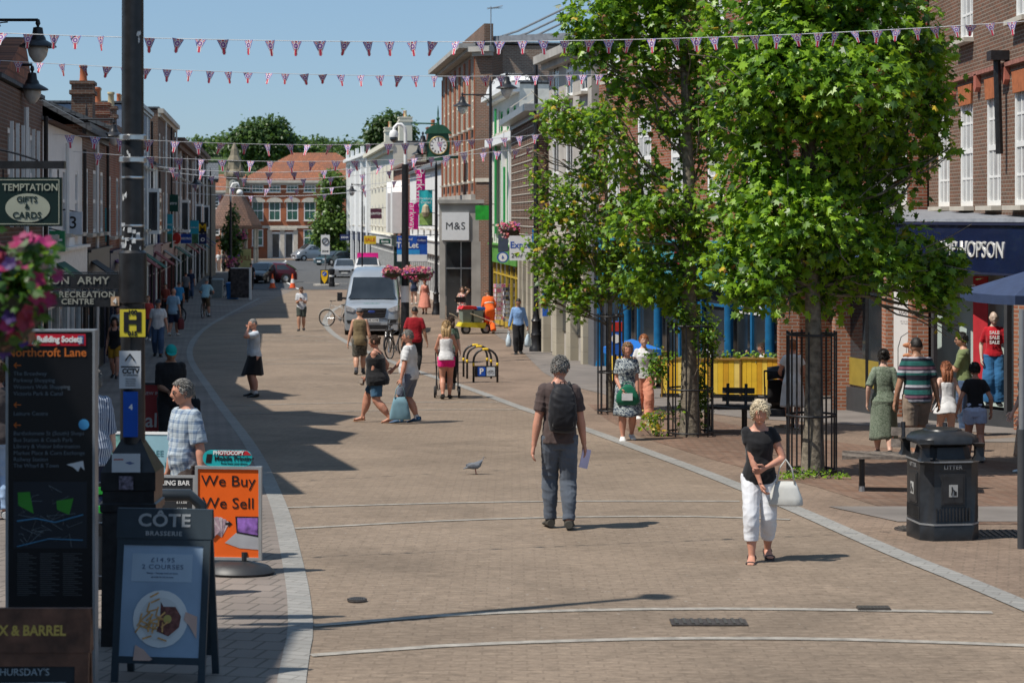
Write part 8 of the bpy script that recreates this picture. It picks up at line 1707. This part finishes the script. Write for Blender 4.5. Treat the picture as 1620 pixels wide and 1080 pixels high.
# other pavement boards
o, f_, MF = aboard('pavement_sign', 'red sale A-board behind the cycle route sign on the lamp post', 240, 722, .62, 1.12, -5, DKGREY, M('sale_board_red', (.28,.03,.03), .5, var=.1), fr=.03, lean=7)
ftext('Sale', .3, M('dull_white', (.5,.48,.46), .6), f_, MF, .02, .55, bold=.004); ftext('NEW IN', .07, M('dull_white', (.5,.48,.46), .6), f_, MF, .0, .96)
o, f_, MF = aboard('pavement_sign', 'pale blue lettered A-board left of the man in the checked shirt', 247, 0, .46, 1.02, -5, WHITE, M('board_pale_blue', (.25,.42,.48), .4, var=.1), fr=.025, lean=7, Y=20.6)
for s, z in (('FREE',.8),('HEARING',.68),('MOMENTS',.56)): ftext(s, .085, M('faint_teal', (.1,.25,.28), .5), f_, MF, 0, z)
o, f_, MF = aboard('pavement_sign', 'teal and white A-board showing left of the lamp post pedestal', 190, 0, .44, .98, 6, WHITE, M('board_teal_print', (.2,.42,.38), .4, var=.8, scale=7), fr=.025, lean=7, Y=21.2)
o, f_, MF = aboard('pavement_sign', 'silver framed dining bar menu board between the pedestal and the orange sign', 268, 0, .48, .84, -4, M('frame_silver', (.42,.43,.43), .4, .4), M('menu_black', (.02,.022,.025), .5), fr=.022, lean=6, Y=17.9)
ftext('DINING BAR', .06, WHITE, f_, MF, 0.02, .77, bold=.001); fshape(f_, MF, 'menu_rule', GREY, [(-.2,.71),(.2,.71),(.2,.72),(-.2,.72)], -.005, .002)
for k in range(6): ftext('£%d.00' % (12+k), .035, WHITE, f_, MF, .12, .66-.06*k); ftext(('Steak','Burger','Fish','Pie','Salad','Wings')[k], .035, WHITE, f_, MF, -.1, .66-.06*k)
Yx = 16.4; o = empty('plastic_barrier', (WX(262,Yx),Yx,gz(Yx)), 0, 'black rounded plastic barrier between the pedestal and the orange sign', 'barrier'); a = MB(); h_ = WZ(783,Yx)-gz(Yx); a.tube([(-.55,0,.1),(-.52,0,h_-.1),(-.42,0,h_),(.2,0,h_),(.29,0,h_-.08),(.3,0,h_-.3),(.3,0,.1)], .05, 10); a.build('frame', M('barrier_black', (.02,.025,.03), .35), o, smooth=True); a = MB(); a.box(-.5,.26,-.01,.01,.15,h_-.2); a.build('panel', M('barrier_panel', (.03,.03,.035), .5), o)
a = MB(); a.box(-.33,-.27,-.06,-.03,.1,h_-.25); a.build('reflective_strip', M('lime_strip', (.5,.62,.02), .5), o)
Yx = 14.9; o = empty('folding_barrier', (WX(170,Yx),Yx,gz(Yx)), 0, 'dark folding stand with lime green strips between map board and pedestal', 'stand'); a = MB()
for x in (-.12,.06): a.tube([(x,0,-.02),(x,.05,1.05)], .02, 6)
for z in (.3,.7,1.0): a.box(-.12,.06,.0,.05,z,z+.1)
a.build('frame', BLACK, o); a = MB(); a.box(.03,.055,-.04,-.02,.15,.75); a.build('reflective_strip', M('lime_strip', (.5,.62,.02), .5), o)
for z in (.88,1.02): a = MB(); a.box(-.1,.0,-.03,-.01,z,z+.05); a.build('green_tag', M('tag_green', (.03,.4,.05), .5), o)
# hanging signs
Y3 = 14.5; o = empty('hanging_sign', (WX(30,Y3),Y3,WZ(262,Y3)), 0, 'dark green Temptation gifts and cards sign hanging from a black beam', 'hanging sign'); zs = lambda py: WZ(py,Y3)-WZ(262,Y3); xs_ = lambda px: WX(px,Y3)-WX(30,Y3)
a = MB(); a.box(xs_(-260),xs_(103),-.03,.03,zs(267),zs(255)); a.build('beam', BLACK, o)
a = MB(); pts = [(xs_(-150)+(xs_(60)-xs_(-150))*i/12, 0, zs(254)+(.0 if 0 else .1)*math.sin(math.pi*i/12)) for i in range(13)]; a.tube(pts, .008, 5); a.tube([(xs_(92),0,zs(268)),(xs_(92),0,zs(281))], .006, 5); a.tube([(xs_(5),0,zs(268)),(xs_(5),0,zs(281))], .006, 5); a.build('scroll_and_hooks', BLACK, o)
DG = M('sign_dark_green', (.006,.02,.018), .4, var=.1); CRM = M('sign_cream', (.36,.38,.3), .5, var=.08)
a = MB(); a.box(xs_(-50),xs_(98),-.02,.02,zs(358),zs(281)); b_ = a.build('board', DG, o); a = MB(); x0,x1,z0,z1 = xs_(-46),xs_(95),zs(355),zs(284)
a.box(x0,x1,-.023,-.0205,z0,z0+.006); a.box(x0,x1,-.023,-.0205,z1-.006,z1); a.box(x1-.006,x1,-.023,-.0205,z0+.006,z1-.006); a.build('border', CRM, b_)
text('TEMPTATION', .072, CRM, b_, (xs_(49),-.024,zs(297)), bold=.001, sx=.92); fshape(b_, I_, 'oval', CRM, circ(xs_(45),zs(329),.105,32,1.55), -.0215, .002)
for s, py, sz in (('GIFTS',316,.06),('&',327,.05),('CARDS',341,.066)): text(s, sz, DG, b_, (xs_(44),-.026,zs(py)), bold=.001)
basket(6, 445, 6.6, .18, .18, .22, 'blurred near hanging basket of pink, red and purple flowers at the left edge', 1500, .055, 8, [(.22,.006,.06),(.26,.01,.09),(.2,.01,.03),(.03,.008,.09),(.26,.02,.1)], fr=.07)  # petal colours darkened to stand in for shade on this basket
basket(-5, 515, 6.9, .16, .16, .1, 'lower trailing clump of purple and peach flowers under the near basket', 260, .045, 9, [(.06,.02,.16),(.1,.03,.2),(.35,.18,.12)], fr=.2)
def blade(label, px0, px1, py0, py1, Y, mat, txt=None, tm=None, arm=0, tsz=.35, group=None, shape=None, name='shop_sign', cat='shop sign', tint=None):
    cx_, cz_ = (WX(px0,Y)+WX(px1,Y))/2, WZ((py0+py1)/2,Y); w_, h_ = WX(px1,Y)-WX(px0,Y), (py1-py0)*Y/F
    o = empty(name, (cx_,Y,cz_), 0, label, cat, group); a = MB()
    if shape == 'disc': a.prism(circ(0,0,h_/2,20,w_/h_), -.06,.06)
    else: a.box(-w_/2,w_/2,-.05,.05,-h_/2,h_/2)
    b_ = a.build('board', mat, o)
    if txt: text(txt, h_*tsz, tm or WHITE, b_, (0,-.056,0), bold=.004)
    a = MB(); s = arm or (-1 if cx_ < LX(Y)[0]+3 else 1); a.tube([(s*w_*.5,0,h_*.5+.05),(s*(w_*.5+.7),0,h_*.5+.05)], .02, 5); a.tube([(-s*w_*.4,0,h_*.5-.02),(s*w_*.5,0,h_*.5+.05)], .015, 5); a.build('bracket', BLACK, o); return o, b_, w_, h_
TQ = M('banner_turquoise', (.02,.32,.42), .6, var=.15, scale=2)
blade('green pharmacy cross blade sign below the gift shop sign', 78, 103, 365, 398, 43, M('pharmacy_green', (.02,.2,.08), .5), '+', tsz=1.1)
o, b_, w_, h_ = blade('white phone shop sign with looping figure 3 on the white building', 103, 130, 335, 371, 46, M('blueish_white', (.5,.55,.62), .5), '3', BLACK, tsz=.75)
BNG = 'turquoise street banners on the left posts'
for i, (a0, a1, b0, b1, Y, lb) in enumerate(((146,168,329,383,58,'turquoise and green banner on the thin post before the white building'),(254,273,339,392,95,'turquoise banner on the left between the lamp post and the navy disc sign'),(300,314,349,385,118,'small turquoise banner farthest along the left shopfronts'))):
    o, b_, w_, h_ = blade(lb, a0, a1, b0, b1, Y, TQ, group=BNG, name='street_banner', cat='banner'); a = MB(); a.box(-w_/2,w_/2,-.056,-.051,-h_/2,-h_*.08); a.build('banner_print', M('banner_dark_green', (.06,.16,.08), .6, var=.7, scale=3), b_); text('Newbury', w_*.24, WHITE, b_, (0,-.057,h_*.2)); 
blade('red triangular shop sign beside the brown brick building', 176, 196, 342, 356, 64, M('sign_red', (.5,.03,.02), .5), 'Santander', tsz=.3)
blade('blue shop fascia sign low on the brown brick building', 172, 196, 379, 400, 64, M('sign_blue', (.01,.09,.3), .5), 'Specials', tsz=.25)
blade('dark green blade sign high on the brick terrace', 262, 282, 308, 335, 98, M('sign_green', (.01,.07,.05), .5), 'Bistro', tsz=.25)
blade('navy blade sign with a white round emblem right of the lamp post', 236, 253, 366, 386, 86, M('sign_navy', (.01,.02,.09), .5), 'e', tsz=.9)
blade('red diamond building society sign among the left shops', 273, 286, 368, 386, 100, M('sign_red', (.5,.03,.02), .5), '▲', tsz=.5, shape='disc')
blade('blue METRO bank sign beside the red diamond sign', 286, 303, 370, 385, 104, M('sign_blue2', (.01,.06,.32), .5), 'METRO', tsz=.32)
blade('black blade sign with golden arches letter near the beige building', 314, 327, 352, 369, 128, M('sign_black', (.012,.012,.012), .5), 'M', M('golden', (.8,.45,.01), .5), tsz=1.0)
blade('navy round blade sign below the golden arches sign', 315, 327, 370, 386, 126, M('sign_navy', (.01,.02,.09), .5), 'o', tsz=.8)
blade('blue and white To Let agent board above the coral dress woman', 628, 676, 373, 414, 104, M('agent_blue', (.01,.08,.4), .5))
o = bpy.data.objects[bpy.data.objects['shop_sign.007'].name]
for ob in bpy.data.objects:
    if ob.get('label','').startswith('blue and white To Let'):
        b_ = [c for c in ob.children if c.name.startswith('board')][0]; text('To Let', .42, WHITE, b_, (-.25,-.06,.18), bold=.01); text('Shop and', .2, WHITE, b_, (-.35,-.06,.5)); a = MB(); a.box(-.78,.78,-.057,-.051,-.66,-.3); a.build('white_strip', WHITE, b_); a = MB(); a.box(-.78,.4,-.057,-.051,-.29,-.05); a.build('light_blue_strip', M('agent_light_blue', (.03,.3,.65), .5), b_); a = MB(); a.box(.25,.74,-.059,-.052,.28,.6); q_ = a.build('name_plate', M('agent_navy', (.01,.03,.2), .5), b_); text('Colliers', .14, WHITE, q_, (.5,-.063,.44))
blade('dark maroon blade sign on the cream building', 586, 604, 330, 346, 150, M('sign_maroon', (.08,.02,.04), .5), 'CLINTONS', tsz=.3)
blade('yellow and red shop sign over the far right shops', 576, 595, 373, 386, 138, M('sign_yellow', (.75,.5,.02), .5), 'SALE', M('sign_red', (.5,.03,.02), .5), tsz=.6)
blade('navy shop sign at the far left end of the right row', 538, 553, 371, 380, 190, M('sign_navy', (.01,.02,.09), .5), 'BANK', tsz=.5)
blade('dark green shop sign between the yellow sign and the agent board', 600, 618, 378, 386, 128, M('sign_green', (.01,.07,.05), .5), 'Boots', tsz=.6)
blade('bright green blade sign between the M&S porch and the green windows', 752, 776, 325, 348, 84, M('sign_bright_green', (.02,.3,.03), .5, var=.3, scale=5))
blade('white round opticians sign with blue rim beside the cash machine sign', 786, 805, 398, 416, 70, M('disc_blue', (.05,.12,.35), .5), shape='disc')
for ob in bpy.data.objects:
    if ob.get('label','').startswith('white round opticians'): b_ = [c for c in ob.children if c.name.startswith('board')][0]; a = MB(); a.prism(circ(0,0,.15), -.065,-.061); a.build('white_disc', WHITE, b_); text('&', .16, BLU, b_, (0,-.07,0))
o, b_, w_, h_ = blade('white Express 24hr cash sign above the stone piers', 806, 852, 373, 412, 67, M('sign_white', (.75,.75,.75), .4, var=.03)); text('Express', .3, BLU, b_, (0,-.056,.1), bold=.004); text('24hr cash', .21, DKGREY, b_, (-.02,-.056,-.25), bold=.002)
blade('navy vertical sign panel left of the Express cash sign', 788, 804, 371, 398, 73, M('sign_slate', (.06,.08,.12), .5))
blade('bright blue sign above the Express cash sign behind the leaves', 842, 872, 362, 388, 66, M('sign_azure', (.01,.2,.6), .5))
basket(812, 362, 72, .62, .4, .3, 'red and pink flower basket above the Express cash sign', 600, .1, 14)
a_ = gp(862, 545); blade('tall blue and white banner standing by the stone piers', 858, 867, 462, 500, 60, M('banner_blue', (.02,.1,.45), .5), name='street_banner', cat='banner')
blade('red hanging sign in front of the cafe beside the middle tree', 1067, 1082, 393, 436, 49, M('sign_red2', (.45,.03,.05), .5))
o, b_, w_, h_ = blade('blue and red ice cream board inside the farthest tree guard', 964, 984, 508, 560, 44, M('board_blue', (.02,.12,.5), .4)); a = MB(); a.box(-w_/2,w_/2,-.057,-.051,h_*.2,h_*.48); a.build('red_panel', M('sign_red', (.5,.03,.02), .5), b_); a = MB(); a.prism(circ(0,-.02,.1,16), -.058,-.052); a.build('white_oval', WHITE, b_)
for ch in list(o.children):
    if ch.name.startswith('bracket'): bpy.data.objects.remove(ch)
a = MB(); a.tube([(0,0,-h_*.5),(0,0,gz(44)-o.location.z)], .02, 6); a.build('post', BLACK, o)
p = gp(386, 474); o = empty('display_board', p, R(-4), 'white framed board of dark notices on the left pavement behind the bins', 'notice board'); a = MB(); a.box(-.75,.3,-.05,.05,.1,1.75); a.build('board', M('notice_dark', (.05,.04,.04), .5, var=.8, scale=6), o); a = MB(); a.box(.3,.42,-.06,.06,-.02,1.8); a.box(-.75,.3,-.06,.06,1.75,1.8); a.build('frame', WHITE, o)
blade('yellow food banner behind the dark red car', 372, 397, 394, 423, 150, M('banner_cream_yellow', (.6,.52,.2), .6, var=.3, scale=1), 'GRILL', M('sign_brown', (.3,.06,.03), .5), tsz=.35, name='street_banner', cat='banner')
basket(366, 415, 133, .7, .5, .5, 'flower basket hung round the pole below the clock tower', 300, .16, 21); basket(382, 372, 136, .4, .4, .35, 'small red flower basket under the shelter roof edge', 200, .15, 22)
# pigeon
p = gp(752, 750); o = empty('pigeon', p, R(-75), 'grey pigeon walking on the paving left of the backpack man', 'pigeon'); PGM = M('pigeon_grey', (.12,.13,.15), .7, var=.3, scale=20)
a = MB(); rg = []
for y, z, rx, rz_ in ((-.17,.08,.012,.006),(-.13,.095,.03,.012),(-.09,.105,.036,.025),(-.03,.115,.05,.045),(.03,.125,.052,.052),(.07,.145,.042,.045),(.095,.175,.026,.028),(.105,.2,.022,.022),(.112,.22,.022,.02),(.118,.235,.012,.01)): rg.append([(rx*math.cos(t), y+(.012*math.sin(t) if z > .16 else 0), z+rz_*math.sin(t)) for t in [2*math.pi*k/12 for k in range(12)]])
a.loft(rg); remesh(a, 'body', [PGM], o, .006, 1); a = MB(); a.tube([(0,.13,.226),(0,.155,.218)], [.005,.001], 5); a.build('beak', BLACK, o)
for s in (-1,1):
    a = MB(); a.tube([(s*.018,.0,.08),(s*.018,.01,.005),(s*.018,.035,.003)], .004, 5); a.build('leg', M('pigeon_leg', (.4,.1,.08), .6), o); a = MB(); a.ball((s*.045,-.03,.12), (.012,.1,.036), 10, 6); a.build('wing', M('pigeon_wing', (.2,.21,.23), .7, var=.4, scale=20), o, smooth=True)
